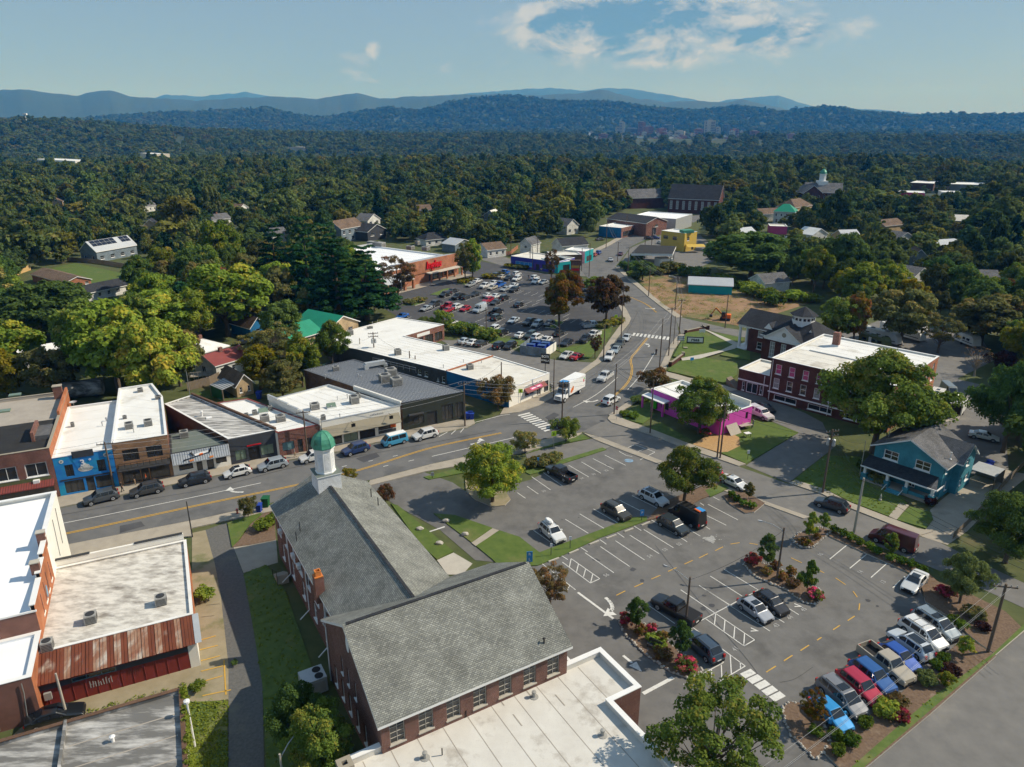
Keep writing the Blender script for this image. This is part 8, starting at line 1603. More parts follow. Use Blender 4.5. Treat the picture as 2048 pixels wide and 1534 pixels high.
LN={'leaf_dark':'dark green','leaf_mid':'mid green','leaf_olive':'olive green','leaf_lime':'lime green','leaf_autumn':'orange tinted','leaf_yellow':'yellow','leaf_brown':'bronze','leaf_pine':'deep green evergreen'}
def zone_of(u,v):
 if u<420:return 'round the solar roofed house and the brick ranch' if v>440 else 'on the wooded slope beyond the solar roofed house'
 if u<1000:return 'round the houses behind the grocery' if v>420 else 'in the woods beyond the grocery'
 if u<1300:return 'behind the painted shops and the long brick shed'
 return 'in the woods behind the columned hall and the campers' if v>480 else 'round the far brick church and the cupola school'
for i,(r,x,y,h,w)in enumerate(cand[:n_single]):
 lf=rng.choices([a for a,_ in LEAVES],[b for _,b in LEAVES])[0];key=rng.choice(('broad0','broad1','broad2','broad3'))
 if rng.random()<.05:key,lf,w='column','leaf_pine',w*.5
 u,v=PIX(x,y,0);z_=zone_of(u,v);lab=f'{LN[lf]} tree {z_}'
 plant(key,(x,y,terrain_z(x,y)-.1),h,w,lf,'town_tree',lab,'tree',f'{LN[lf]} trees {z_}')
# the forest: instanced leafy crowns over the hills
for nm,dk,lt,ac in(('forest_a',(.062,.098,.034),(.145,.20,.058),(.22,.21,.06)),('forest_b',(.082,.112,.036),(.18,.215,.062),(.26,.22,.06)),('forest_c',(.046,.085,.032),(.10,.152,.048),None)):leaf_mat(nm,dk,lt,ac,.12 if ac else 0)
far=bpy.data.collections.new('forest_kinds');kinds=[]
def far_kind(seed,n,R,H,z0,leaf,per,m,shape):
 cl=clump_set(seed,n,R,H,z0,.22,.36,shape);me=leaf_mesh('forest_crown',seed,cl,per,leaf);me.materials[0]=MATS[m];o=bpy.data.objects.new('forest_crown',me);far.objects.link(o);kinds.append(o)
far_kind(80,34,4.2,8.5,2.2,.74,74,'forest_a','round');far_kind(81,34,4.2,8.0,2.0,.74,74,'forest_b','spread');far_kind(82,34,3.8,9.0,2.0,.74,74,'forest_c','oval');far_kind(83,34,4.4,8.0,2.0,.74,74,'forest_a','spread')
leaf_mat('forest_d',(.02,.055,.028),(.045,.10,.045));leaf_mat('forest_e',(.13,.13,.03),(.24,.22,.05));far_kind(84,40,3.0,11,1.0,.6,62,'forest_d','cone');far_kind(85,34,4.0,8,2,.7,74,'forest_e','round')
pts,scl,rot,pick=[],[],[],[]
def add(x,y,s,sz):
 s*=rng.choice((.75,.9,1,1,1.15,1.3));sz*=rng.uniform(.8,1.3);pts.append((x,y,terrain_z(x,y)-.4*s));scl.append((s,s,sz));rot.append(rng.uniform(0,6.28));pick.append(rng.choice((0,0,1,1,1,2,2,3,3,4,5)))
for r,x,y,h,w in cand[n_single:]:add(x,y,w/10,h/12.5)
nrg=np.random.default_rng(9)
for r0,r1,sp_,s0,s1,tw in((880,1700,8.5,.85,1.7,.70),(1700,3300,13,1.1,2.3,.66),(3300,6600,24,1.7,3.4,.66)):
 area=tw*(r1*r1-r0*r0);n=int(area/sp_**2)
 for r2,th in zip(nrg.uniform(r0**2,r1**2,n),nrg.uniform(-tw,tw,n)):
  r=math.sqrt(r2);x,y=r*math.sin(th),r*math.cos(th)
  if r>3000 and 3200<r<3900 and.12<th<.36 and rng.random()<.55:continue
  cl_=mnoise.noise(Vector((x/260,y/260,1)))
  if cl_<-.42 and r<3300 and rng.random()<.8:continue
  s=rng.uniform(s0,s1);h=12*s
  if blocked(x,y,min(h,20),9*s):continue
  add(x,y,s,s*rng.uniform(.75,1.1)*(1 if s<1.6 else.75))
me=bpy.data.meshes.new('forest');me.vertices.add(len(pts));me.vertices.foreach_set('co',np.array(pts,np.float32).ravel())
a=me.attributes.new('sc','FLOAT_VECTOR','POINT');a.data.foreach_set('vector',np.array(scl,np.float32).ravel());a=me.attributes.new('rz','FLOAT','POINT');a.data.foreach_set('value',np.array(rot,np.float32));a=me.attributes.new('pk','INT','POINT');a.data.foreach_set('value',np.array(pick,np.int32))
forest=bpy.data.objects.new('forest',me);COL.objects.link(forest);tag(forest,'endless green woods rolling from the town to the mountains','forest',kind='stuff')
ng=bpy.data.node_groups.new('forest','GeometryNodeTree');ng.interface.new_socket('Geometry',in_out='INPUT',socket_type='NodeSocketGeometry');ng.interface.new_socket('Geometry',in_out='OUTPUT',socket_type='NodeSocketGeometry')
gi,go=ng.nodes.new('NodeGroupInput'),ng.nodes.new('NodeGroupOutput');ci=ng.nodes.new('GeometryNodeCollectionInfo');ci.inputs['Collection'].default_value=far;ci.inputs['Separate Children'].default_value=True;ci.inputs['Reset Children'].default_value=True
ip=ng.nodes.new('GeometryNodeInstanceOnPoints');ip.inputs['Pick Instance'].default_value=True
def na(nm,t):q=ng.nodes.new('GeometryNodeInputNamedAttribute');q.data_type=t;q.inputs['Name'].default_value=nm;return q.outputs['Attribute']
cx=ng.nodes.new('ShaderNodeCombineXYZ');ng.links.new(na('rz','FLOAT'),cx.inputs['Z'])
for s_,d_ in((gi.outputs[0],ip.inputs['Points']),(ci.outputs[0],ip.inputs['Instance']),(na('pk','INT'),ip.inputs['Instance Index']),(cx.outputs[0],ip.inputs['Rotation']),(na('sc','FLOAT_VECTOR'),ip.inputs['Scale']),(ip.outputs[0],go.inputs[0])):ng.links.new(s_,d_)
md=forest.modifiers.new('forest','NODES');md.node_group=ng
print('forest',len(pts))
# ================================================================== poles and wires
def height_at(base,vtop):
 p=G(*base);lo,hi=0.,30.
 for _ in range(40):
  m_=(lo+hi)/2
  if PIX(p.x,p.y,m_)[1]>vtop:lo=m_
  else:hi=m_
 return p,lo
POLE={}
def pole(key,base,vtop,label,arm=0,lamp=None,trans=0,r=.15,m='wood_pole',arm_dir=(1,.3),lamp_len=2.6):
 p,h=height_at(base,vtop);t=thing('utility_pole' if not lamp or arm else 'street_light',label,'pole' if not lamp or arm else 'street light',(p.x,p.y,0),0);POLE[key]=Vector((p.x,p.y,h))
 MB(m).tube([(p.x,p.y,-.2),(p.x,p.y,h*.5),(p.x,p.y,h)],[r,r*.9,r*.7],8).build('post',t)
 ad=Vector((*arm_dir,0)).normalized()
 for k in range(arm):
  z=h-.35-.75*k;a_=MB('wood_pole').bar(Vector((p.x,p.y,z))-ad*1.15,Vector((p.x,p.y,z))+ad*1.15,.11,.13).build('crossarm',t)
  for s_ in(-1.05,-.5,.5,1.05):q=Vector((p.x,p.y,z+.06))+ad*s_;MB('steel').tube([q,q+Vector((0,0,.22))],.05,6).build('insulator',a_)
 for k in range(trans):
  a_=k*2.1;q=Vector((p.x+math.cos(a_)*.42,p.y+math.sin(a_)*.42,h-2.6));MB('metal_grey').lathe(q,[(.26,0),(.27,.05),(.27,.95),(.22,1.0),(.05,1.1)],10).build('transformer',t)
 if lamp:
  ld=Vector((math.cos(lamp),math.sin(lamp),0));e=Vector((p.x,p.y,h-.3))+ld*lamp_len+Vector((0,0,.8));a_=MB('steel').tube([(p.x,p.y,h-.5),Vector((p.x,p.y,h+.2))+ld*lamp_len*.5,e],.045,6).build('lamp_arm',t);MB('rim').hexa([e+ld*-.1+Vector((-.12,-.12,-.10)),e+ld*.5+Vector((.12,-.12,-.08)),e+ld*.5+Vector((.12,.12,-.08)),e+ld*-.1+Vector((-.12,.12,-.10))],[e+ld*-.1+Vector((-.09,-.09,.06)),e+ld*.5+Vector((.09,-.09,.04)),e+ld*.5+Vector((.09,.09,.04)),e+ld*-.1+Vector((-.09,.09,.06))]).build('lamp_head',a_)
 return t
pole('off',(-130,1010),920,'bare wooden pole at the left end of the storefront row',1)
pole('a',(228,976),884,'wooden pole in front of the blue mural shop',1);pole('b',(615,908),821,'wooden pole in front of the red brick shop',1);pole('c',(930,853),764,'wooden pole at the corner of the dark green building',1,rad(-10));pole('d',(1124,842),762,'dark pole behind the corner tree with a crossarm',1);pole('e',(1228,829),728,'tall dark pole beside the stop sign',0,r=.14)
pole('f',(1107,794),716,'thin pole beside the restaurant sign',0,r=.12);pole('g',(1207,716),650,'pole at the end of the cars parked on the bend');pole('h',(1118,703),652,'lot lamp post beside the bin enclosure',0,rad(160),r=.12);pole('i',(973,677),614,'grocery lot lamp post above the restaurant lot',0,rad(200),r=.12)
pole('j',(722,720),676,'grey pole with a small transformer behind the ribbed roof',0,None,1,m='wood_pale');pole('k',(750,727),664,'wooden pole with three transformers and two crossarms',2,None,3);pole('l',(821,750),702,'thin pole against the grey block wall');pole('m',(832,752),711,'second thin pole against the grey block wall');pole('n',(801,739),711,'short pole against the grey block wall')
pole('o',(381,797),738,'grey steel street light behind the storefronts',0,rad(150),m='steel',r=.10,lamp_len=1.6);pole('p',(385,1074),1003,'thin black pole at the front of the low stained roof',r=.09,m='metal_dark');pole('q',(135,1437),1347,'leaning grey pole by the red tin wall',m='wood_pale',r=.13)
pole('r',(572,1600),1508,'short wooden pole with a street light in the church strip',0,rad(60),r=.12,m='wood_pale',lamp_len=1.8);pole('s',(1553,1162),1055,'tall lamp post in the shrub island of the parking lot',0,rad(165),m='wood_pole',r=.14);pole('t',(1371,1250),1154,'lamp post beside the black pickup in the parking lot',0,rad(150),m='wood_pole',r=.14)
pole('u',(1975,1306),1168,'tall wooden pole with a crossarm in the corner bed',1,arm_dir=(1,-.2),r=.17);pole('v',(1708,1065),956,'pale wooden pole at the kerb between the two street cars',0,m='wood_pale',r=.19);pole('w',(1645,986),859,'tall pole with many insulators before the blue house lawn',2,None,2,m='wood_pole',r=.18);pole('x',(1440,917),805,'brown pole beside the magenta wall',0,r=.15);pole('y',(1434,916),842,'shorter brown pole beside the magenta wall',0,r=.14)
pole('z',(1300,867),760,'dark pole at the kerb in front of the magenta shop',0,r=.14);pole('A',(1719,952),881,'thin pale service pole on the blue house lawn',m='wood_pale',r=.07);pole('B',(1319,735),637,'pole at the kerb below the hall lawn');pole('C',(1337,712),615,'tall pole beside the frame sign',1);pole('D',(1347,689),632,'thin pole beside the crossing',r=.09);pole('E',(1358,670),598,'pole with a crossarm at the hall corner',1);pole('F',(1450,656),588,'pole by the street behind the hall')
pole('G',(1297,593),534,'roadside pole by the bare dirt lot');pole('H',(1350,620),553,'roadside pole at the end of the bare dirt lot',1,rad(200));pole('I',(1212,497),439,'pole in front of the painted shops');pole('J',(1235,523),484,'pole on the far bend of the road',1);pole('K',(1178,553),486,'pole at the cross street corner');pole('L',(1163,542),496,'second pole at the cross street corner');pole('M',(1065,540),493,'light pole beside the mural shop');pole('N',(1060,538),496,'second light pole beside the mural shop')
pole('O',(1022,522),468,'pole with lamps at the mural shop corner',1);pole('P',(1075,512),472,'pole with crossarms behind the mural shop',2);pole('Q',(1290,492),445,'pole before the yellow building');pole('R',(1303,492),450,'second pole before the yellow building');pole('S',(1255,551),494,'pole with a crossarm at the fuel station',1);pole('T',(1242,677),566,'tall pole at the bend beside the parked cars',r=.13);pole('U',(1003,800),724,'pole rising behind the bronze tree');pole('V',(698,612),540,'thin lot lamp before the grocery arcade',r=.06,m='steel');pole('W',(1252,470),430,'pole by the long brick shed');pole('X',(805,612),560,'thin grocery lot lamp',r=.06,m='steel')
def wire(a,b,off=0,drop=0,sag=.8,r=.022,m='wire_pale',za=0,zb=0):
 A,B=POLE[a].copy()if isinstance(a,str)else Vector(a),POLE[b].copy()if isinstance(b,str)else Vector(b);d=(B-A).normalized();n=Vector((-d.y,d.x,0))*off;A+=n+Vector((0,0,-.15-drop+za));B+=n+Vector((0,0,-.15-drop+zb))
 pts=[A.lerp(B,t)+Vector((0,0,-sag*4*t*(1-t)))for t in np.linspace(0,1,13)]
 o=MB(m).tube(pts,r,5,caps=False).build('overhead_wire',None,uv=False);return o
WL=[]
for a,b in(('off','a'),('a','b'),('b','c'),('c','d'),('d','e')):
 for off,dr in((-.9,0),(.9,0),(0,1.2),(0,2.0)):WL.append((wire(a,b,off,dr),'wire strung along the storefront row','wires along the storefront row'))
for a,b in(('e','B'),('B','C'),('C','E'),('E','H'),('H','G'),('G','S'),('S','J'),('J','I')):
 for off,dr in((-.5,0),(.5,0),(0,1.0)):WL.append((wire(a,b,off,dr),'wire strung along the road past the hall','wires along the road past the hall'))
for a,b in(('e','z'),('z','x'),('x','w'),('w','v')):
 for off,dr in((-.4,0),(.4,.3),(0,1.2)):WL.append((wire(a,b,off,dr,.7,.02,'wire'),'dark wire strung along the side street','wires along the side street'))
q_=G(2200,1180,9);
for off,dr in((-.5,0),(.5,0),(0,1.0)):WL.append((wire('v',q_,off,dr,.8,.02,'wire'),'dark wire strung along the side street','wires along the side street'))
q_=G(1400,1640,8.0)
for off,dr in((-.5,0),(.5,0),(0,.8)):WL.append((wire('u',q_,off,dr,.6,.011,'wire_pale'),'pale wire passing over the row of parked cars','wires over the row of parked cars'))
for a,b in(('k','j'),('k','l'),('l','m'),('c','U'),('U','f'),('w','A'),('f','g'),('T','g'),('K','L'),('L','M'),('M','O'),('I','W'),('Q','W'),('F','E'),('s','t')):WL.append((wire(a,b,0,.2,.7,.018,'wire'),f'thin service wire between two poles','thin service wires'))
for o,l_,g_ in WL:tag(o,l_,'wire',g_)
# ================================================================== people
def person(u,v,heading,top,legs,label,pose='stand',hat=None,h=1.74,z0=.13):
 J={'hip':(0,0,.95),'sp':(0,0,1.2),'ch':(0,0,1.42),'nk':(0,0,1.52),'hd':(.02,0,1.63),'tp':(.01,0,1.73)}
 st_=.16 if pose=='walk' else.0;bend=.30 if pose=='bend' else 0
 J.update(lh=(0,.10,.90),lk=(st_*.8+.03,.11,.50),la=(st_,.11,.09),lt=(st_+.17,.12,.05),rh=(0,-.10,.90),rk=(-st_*.2+.03,-.11,.50),ra=(-st_,-.11,.09),rt=(-st_+.17,-.12,.05))
 J.update(ls=(0,.20,1.43),le=(-.02-st_*.3,.26,1.14),lw=(.06-st_*.3,.27,.90),lf=(.09-st_*.3,.26,.80),rs=(0,-.20,1.43),re=(-.02+st_*.5,-.26,1.14),rw=(.10+st_*.8,-.26,.92),rf=(.14+st_*.9,-.25,.82))
 if pose in('bend','work'):
  for s_,y in(('l',.2),('r',-.2)):J[s_+'e']=(.16+bend,y*1.2,1.20-bend*.4);J[s_+'w']=(.38+bend,y*.9,1.10-bend*.5);J[s_+'f']=(.47+bend,y*.8,1.08-bend*.5)
  for k_ in('sp','ch','nk','hd','tp','ls','rs'):x,y,z=J[k_];J[k_]=(x+bend*(z-.95),y,z-bend*.25*(z-.95))
 E_=[('hip','sp'),('sp','ch'),('ch','nk'),('nk','hd'),('hd','tp'),('hip','lh'),('lh','lk'),('lk','la'),('la','lt'),('hip','rh'),('rh','rk'),('rk','ra'),('ra','rt'),('ch','ls'),('ls','le'),('le','lw'),('lw','lf'),('ch','rs'),('rs','re'),('re','rw'),('rw','rf')]
 RR=dict(hip=.15,sp=.14,ch=.15,nk=.06,hd=.10,tp=.07,lh=.10,rh=.10,lk=.065,rk=.065,la=.05,ra=.05,lt=.045,rt=.045,ls=.065,rs=.065,le=.048,re=.048,lw=.036,rw=.036,lf=.04,rf=.04)
 ks=list(J);me=bpy.data.meshes.new('person');me.from_pydata([J[k_]for k_ in ks],[(ks.index(a),ks.index(b))for a,b in E_],[]);o=bpy.data.objects.new('person',me);COL.objects.link(o)
 sk=o.modifiers.new('skin','SKIN');sk.use_smooth_shade=True
 for i,k_ in enumerate(ks):me.skin_vertices[0].data[i].radius=(RR[k_]*(.75 if k_ in('ch','sp','hip')else 1),RR[k_]);me.skin_vertices[0].data[i].use_root=(k_=='hip')
 o.modifiers.new('sub','SUBSURF').levels=1;dg=bpy.context.evaluated_depsgraph_get();m2=bpy.data.meshes.new_from_object(o.evaluated_get(dg));bpy.data.objects.remove(o)
 m2 .materials.clear()
 for q in(top,legs,'skin',hat or 'hair','shoe'):m2 .materials.append(MATS[q])
 for f in m2 .polygons:
  x,y,z=f.center;f.material_index=4 if z<.10 else 1 if z<.96 and abs(y)<.21 else 2 if(abs(y)>.2 and z<1.16 or(z>1.5 and z<1.66))else 3 if z>=1.66 else 0
  if pose in('bend','work')and x>.3 and z<1.25:f.material_index=2
 p=G(u,v);o=bpy.data.objects.new('person',m2);COL.objects.link(o);o.location=(p.x,p.y,z0);o.rotation_euler=(0,0,heading);s_=h/1.78;o.scale=(s_,)*3
 return tag(o,label,'person')
person(271,971,rad(20),'cloth_black','cloth_tan','person in a black top by the tan brick building door');person(294,966,rad(200),'cloth_orange','cloth_black','person in an orange shirt in front of the tan brick building');person(245,985,rad(30),'cloth_black','cloth_black','person in black standing between the slate SUV and the dark off-roader','walk')
person(590,916,rad(10),'cloth_grey','cloth_tan','person in grey walking past the red brick shop','walk');person(1057,558,rad(250),'cloth_black','cloth_denim','person in black walking through the grocery lot','walk',z0=.02);person(917,689,rad(240),'cloth_white','cloth_denim','person in a white shirt beside the pale blue car','walk',z0=.02);person(923,694,rad(200),'cloth_white','cloth_grey','person in white following across the restaurant lot','walk',z0=.02)
person(1479,856,rad(-20),'cloth_black','cloth_black','person in black bending over the work table on the lawn','bend');person(1505,856,rad(190),'cloth_grey','cloth_denim','person in grey standing at the work table on the lawn','work');person(1312,710,rad(75),'cloth_black','cloth_black','rider in black beside the motorcycle below the hall lawn',z0=.02)
# ================================================================== signs, bins, benches and the rest
def two_post_sign(name,label,u,v,w_,h_,z_,ang_,m,txt=None,tm='white_sign',posts='metal_dark',cat='sign',group=None):
 p=G(u,v);t=thing(name,label,cat,(p.x,p.y,0),ang_,group)
 MB(posts).tube([(0,0,0),(0,0,z_+h_)],.045,6).build('post',t,world=False);MB(m).box((0,-.05,z_),(w_,.05,h_)).build('panel',t,world=False)
 if txt:
  n_=len(txt)
  for k,(s,sz)in enumerate(txt):o=bpy.data.objects.new('lettering',text_mesh(s,sz,tm,.004,True));COL.objects.link(o);o.parent=t;o.location=(0,-.082,z_+h_*(1-(k+.5)/n_));o.rotation_euler=(math.pi/2,0,0)
 return t
p=G(1090,762);bw=thing('restaurant_sign','black pole sign reading BOTI WALLA beside the restaurant','sign',(p.x,p.y,0),rad(-20));MB('metal_dark').tube([(0,0,0),(0,0,5.0)],.08,8).build('post',bw,world=False);MB('black_sign').box((0,0,4.0),(1.9,.25,2.2)).build('sign_box',bw,world=False)
for s,z in(('BOTI',5.55),('WALLA',4.7)):o=bpy.data.objects.new('lettering',text_mesh(s,.72 if s=='BOTI' else.56,'white_sign',.01,True));COL.objects.link(o);o.parent=bw;o.location=(0,-.14,z);o.rotation_euler=(math.pi/2,0,0)
p=G(1390,686,.4);rs=thing('hall_sign','long low white sign reading rsaa on the hall lawn','sign',(p.x,p.y,.3),rad(-8));MB('metal_dark').box((0,0,.15),(4.2,.22,1.55)).build('frame',rs,world=False);MB('white_sign').box((0,-.12,.40),(3.7,.04,1.1)).build('panel',rs,world=False);o=bpy.data.objects.new('lettering',text_mesh('rsaa',1.25,'black_sign',.006,True));COL.objects.link(o);o.parent=rs;o.location=(0,-.15,.98);o.rotation_euler=(math.pi/2,0,0)
for x in(-1.9,1.9):MB('metal_dark').box((x,0,0),(.2,.24,1.8)).build('post',rs,world=False)
p=G(1404,666,.4);wsn=thing('lawn_board','small white board sign at the corner of the hall lawn','sign',(p.x,p.y,.35),rad(10));MB('white_sign').box((0,0,.2),(1.7,.08,.9)).build('panel',wsn,world=False);MB('white_paint').box((-.7,0,0),(.1,.1,.3)).build('leg',wsn,world=False);MB('white_paint').box((.7,0,0),(.1,.1,.3)).build('leg',wsn,world=False)
p=G(1360,696,.2);fs=thing('frame_sign','empty black frame sign over stone blocks by the hall kerb','sign',(p.x,p.y,.1),rad(-10))
for x in(-.6,.6):MB('metal_dark').box((x,0,0),(.1,.1,3.2)).build('post',fs,world=False)
for z in(2.0,2.6,3.15):MB('metal_dark').box((0,0,z),(2.0,.1,.08)).build('rail',fs,world=False)
MB('white_sign').box((0,.02,2.05),(1.7,.03,1.1)).build('panel',fs,world=False);MB('stone').box((1.3,-.5,0),(1.0,.8,.5)).build('stone_block',fs,world=False)
for a,b,lab in(((1371,668),(1405,660),'low dark brick planter wall at the hall corner'),((1340,733),(1366,714),'low dark brick wall with stone caps beside the hall steps'),((1403,660),(1416,659),'short dark brick wall beside the hall path')):
 A,B=G(*a),G(*b);t=thing('garden_wall',lab,'wall',(*((A+B)/2).xy,0));MB('brick_dark').bar((A.x,A.y,.45),(B.x,B.y,.45),.4,.9).build('wall',t);MB('stone').bar((A.x,A.y,.93),(B.x,B.y,.93),.5,.07).build('coping',t)
 for q in(A,B):MB('brick_dark').box((q.x,q.y,0),(.6,.6,1.15)).build('pier',t);MB('stone').box((q.x,q.y,1.15),(.72,.72,.1)).build('pier_cap',t)
two_post_sign('information_sign','tilted blue yard sign on the lower hall lawn',1383,728,.9,.7,.9,rad(20),'sign_blue')
for u,v,lab in((1283,1060-18,'small blue parking sign by the olive brown SUV'),):two_post_sign('parking_sign',lab,u,v,.55,.9,.9,rad(5),'sign_blue',[('P',.5)])
for u,v,lab in((1059,1128,'tall blue wayfinding sign with white symbols beside the church lawn'),):
 t=two_post_sign('wayfinding_sign',lab,u,v,.75,1.5,.35,rad(5),'sign_blue',[('R',.5),('L',.5)])
for k,(u,v)in enumerate(((1102,1112),(1140,1098),(1076,936),(1655,1470))):two_post_sign('accessible_parking_sign',('white parking permit sign at the near end of the lawn strip','white parking permit sign behind the white SUV with roof box','blue and white permit sign before the hedge mounds','blue permit sign behind the bright blue car')[k],u,v,.32,.5,1.4,rad(5),('white_sign','white_sign','sign_blue','sign_blue')[k])
for u,v,lab in((1107,897,'lime yellow crossing sign beside the corner tree'),(1041,808,'lime yellow crossing sign before the restaurant'),(1231,652,'lime yellow crossing sign by the round bronze tree')):
 p=G(u,v);t=thing('crossing_sign',lab,'sign',(p.x,p.y,0),rad(10));MB('steel').tube([(0,0,0),(0,0,3.0)],.04,6).build('post',t,world=False);MB('sign_lime').hexa([(-.45,-.07,2.35),(.45,-.07,2.35),(.45,-.03,2.35),(-.45,-.03,2.35)],[(-.40,-.07,3.2),(.40,-.07,3.2),(.40,-.03,3.2),(-.40,-.03,3.2)]).build('panel',t,world=False);MB('black_sign').box((0,-.085,2.5),(.14,.02,.5)).build('symbol',t,world=False)
p=G(1233,840);t=thing('stop_sign','red octagonal stop sign at the magenta shop corner','sign',(p.x,p.y,.1),rad(-60));MB('steel').tube([(0,0,0),(0,0,2.6)],.04,6).build('post',t,world=False);MB('stop_red').face([(.40*math.cos(rad(22.5+45*k)),-.06,2.3+.40*math.sin(rad(22.5+45*k)))for k in range(8)]).face([(.40*math.cos(rad(22.5-45*k)),-.04,2.3+.40*math.sin(rad(22.5-45*k)))for k in range(8)]).build('panel',t,world=False)
o=bpy.data.objects.new('lettering',text_mesh('STOP',.27,'white_sign',.003,True));COL.objects.link(o);o.parent=t;o.location=(0,-.07,2.3);o.rotation_euler=(math.pi/2,0,0)
two_post_sign('kerb_sign','small white kerb sign at the drive mouth',1495,920,.45,.6,1.2,rad(10),'white_sign');two_post_sign('roadside_sign','small grey sign in the grass strip by the road',865,957,.5,.6,.5,rad(10),'metal_grey')
p=G(1150,558);gs_=thing('grocery_pylon','brick pylon sign with a yellow and red panel at the grocery entrance','sign',(p.x,p.y,0),rad(-5));MB('brick_red').box((0,0,0),(3.4,1.2,6.5)).build('pylon',gs_,world=False);MB('brick_brown').box((0,0,6.5),(4.0,1.6,.35)).build('cap',gs_,world=False);MB('line_yellow').box((0,-.65,4.2),(2.8,.1,.8)).build('panel',gs_,world=False);MB('red_sign').box((0,-.65,3.2),(2.8,.1,.7)).build('panel',gs_,world=False)
# bins
def bin_(u,v,m,label,s=1.0,group=None,rz=0):
 p=G(u,v);t=thing('wheeled_bin',label,'bin',(p.x,p.y,.03),rz,group);MB(m).hexa([(-.24*s,-.26*s,.1),(.24*s,-.26*s,.1),(.24*s,.26*s,.1),(-.24*s,.26*s,.1)],[(-.32*s,-.36*s,1.0*s),(.32*s,-.36*s,1.0*s),(.32*s,.36*s,1.0*s),(-.32*s,.36*s,1.0*s)]).build('body',t,world=False);MB(m).box((0,0,1.0*s),(.70*s,.80*s,.08)).build('lid',t,world=False)
 for x in(-.26,.26):MB('tyre').tube([(x*s-.04,.26*s,.12),(x*s+.04,.26*s,.12)],.12,8).build('wheel',t,world=False)
bin_(519,1024,'plastic_blue','blue wheeled bin behind the sapling at the church corner',1.2);bin_(533,1014,'plastic_green','green wheeled bin at the kerb by the church',1.5)
for u,v in((936,838),(941,836),(944,839)):bin_(u,v,'plastic_blue','blue wheeled bin at the corner of the dark green building',1.2,'blue bins at the corner of the dark green building')
for u,v in((1962,948),(1972,942),(1978,936)):bin_(u,v,'plastic_blue','blue wheeled bin behind the blue house',1.2,'blue bins behind the blue house')
bin_(519,798,'plastic_blue','lone blue bin behind the red brick shop',1.5)
en=thing('bin_enclosure','blue grey panelled bin enclosure with blue skips inside','enclosure',G(1075,700));c=[G(*p)for p in((1040,707),(1092,714),(1112,700),(1060,692))]
for i in range(4):
 a,b=c[i],c[(i+1)%4]
 for k in range(4 if i%2==0 else 3):n_=4 if i%2==0 else 3;q,r=a.lerp(b,(k+.03)/n_),a.lerp(b,(k+.97)/n_);MB('white_wall' if i==1 else 'clapboard_grey').bar((q.x,q.y,1.05),(r.x,r.y,1.05),.12,2.1).build('panel',en)
for f,g_ in((.3,.3),(.7,.35),(.35,.7),(.7,.72)):
 q=c[0].lerp(c[1],f).lerp(c[3].lerp(c[2],f),g_);t=thing('skip_bin','blue skip inside the panelled enclosure','bin',(q.x,q.y,0),rad(-15),'blue skips in the enclosure');MB('plastic_blue').hexa([(-.9,-.6,.1),(.9,-.6,.1),(.9,.6,.1),(-.9,.6,.1)],[(-1.0,-.75,1.8),(1.0,-.75,1.8),(1.0,.75,2.1),(-1.0,.75,2.1)]).build('body',t,world=False);MB('cloth_blue').box((0,0,2.1),(2.0,1.4,.06)).build('lid',t,world=False)
# utility cabinet, hydrant, statue, bench, tables, wheel stops, boulders
p=G(1464,968);t=thing('utility_cabinet','narrow white utility marker by the white sedan','cabinet',(p.x,p.y,.1),0);MB('white_paint').box((0,0,0),(.25,.2,1.5)).build('body',t,world=False);MB('steel').box((0,0,1.5),(.3,.25,.06)).build('cap',t,world=False)
p=G(1439,958);t=thing('meter_cabinet','grey electric meter post beside the leafy street tree','cabinet',(p.x,p.y,.1),0);MB('metal_grey').box((0,0,0),(.3,.3,1.6)).build('body',t,world=False);MB('metal_unit').box((0,-.18,.9),(.26,.1,.5)).build('meter',t,world=False)
p=G(475,1028);t=thing('fire_hydrant','rusty red fire hydrant on the sidewalk by the church','hydrant',(p.x,p.y,.12),0);MB('metal_maroon').lathe((0,0,0),[(.18,0),(.18,.06),(.12,.08),(.12,.55),(.16,.58),(.14,.72),(.04,.8)],10).build('body',t,world=False)
for sx in(-1,1):MB('metal_maroon').tube([(sx*.1,0,.45),(sx*.22,0,.45)],.06,8).build('outlet',t,world=False)
p=G(1760,1002);t=thing('garden_statue','small pale statue on the blue house lawn','statue',(p.x,p.y,.1),0);MB('concrete_light').lathe((0,0,0),[(.2,0),(.2,.2),(.1,.25),(.14,.6),(.1,.85),(.05,.9),(.09,1.0),(.02,1.1)],10).build('figure',t,world=False)
p=G(1308,1300);t=thing('park_bench','black bench in the stone edged bed with roses','bench',(p.x,p.y,.14),rad(-40))
for k in range(4):MB('metal_dark').box((0,-.2+.13*k,.42),(1.6,.1,.04)).build('seat_slat',t,world=False);MB('metal_dark').box((0,.28+.03*k,.55+.11*k),(1.6,.04,.09)).build('back_slat',t,world=False)
for x in(-.7,.7):
 for y in(-.2,.25):MB('metal_dark').box((x,y,0),(.07,.07,.43 if y<0 else.95)).build('leg',t,world=False)
def table(u,v,w_,d_,label,m='wood_pale',rz=rad(20)):
 p=G(u,v);t=thing('work_table',label,'table',(p.x,p.y,.1),rz);MB(m).box((0,0,.74),(w_,d_,.06)).build('tabletop',t,world=False)
 for x in(-w_*.42,w_*.42):
  for y in(-d_*.38,d_*.38):MB('metal_dark').box((x,y,0),(.06,.06,.74)).build('leg',t,world=False)
table(1489,858,2.6,1.3,'long pale work table on the lawn beside two people');table(1494,875,1.1,.8,'small folding table on the lawn','white_paint');table(1888,850,2.2,1.0,'stack of pale boards in the yard behind the blue house')
q1s=GZ(1020,880,5.1125)
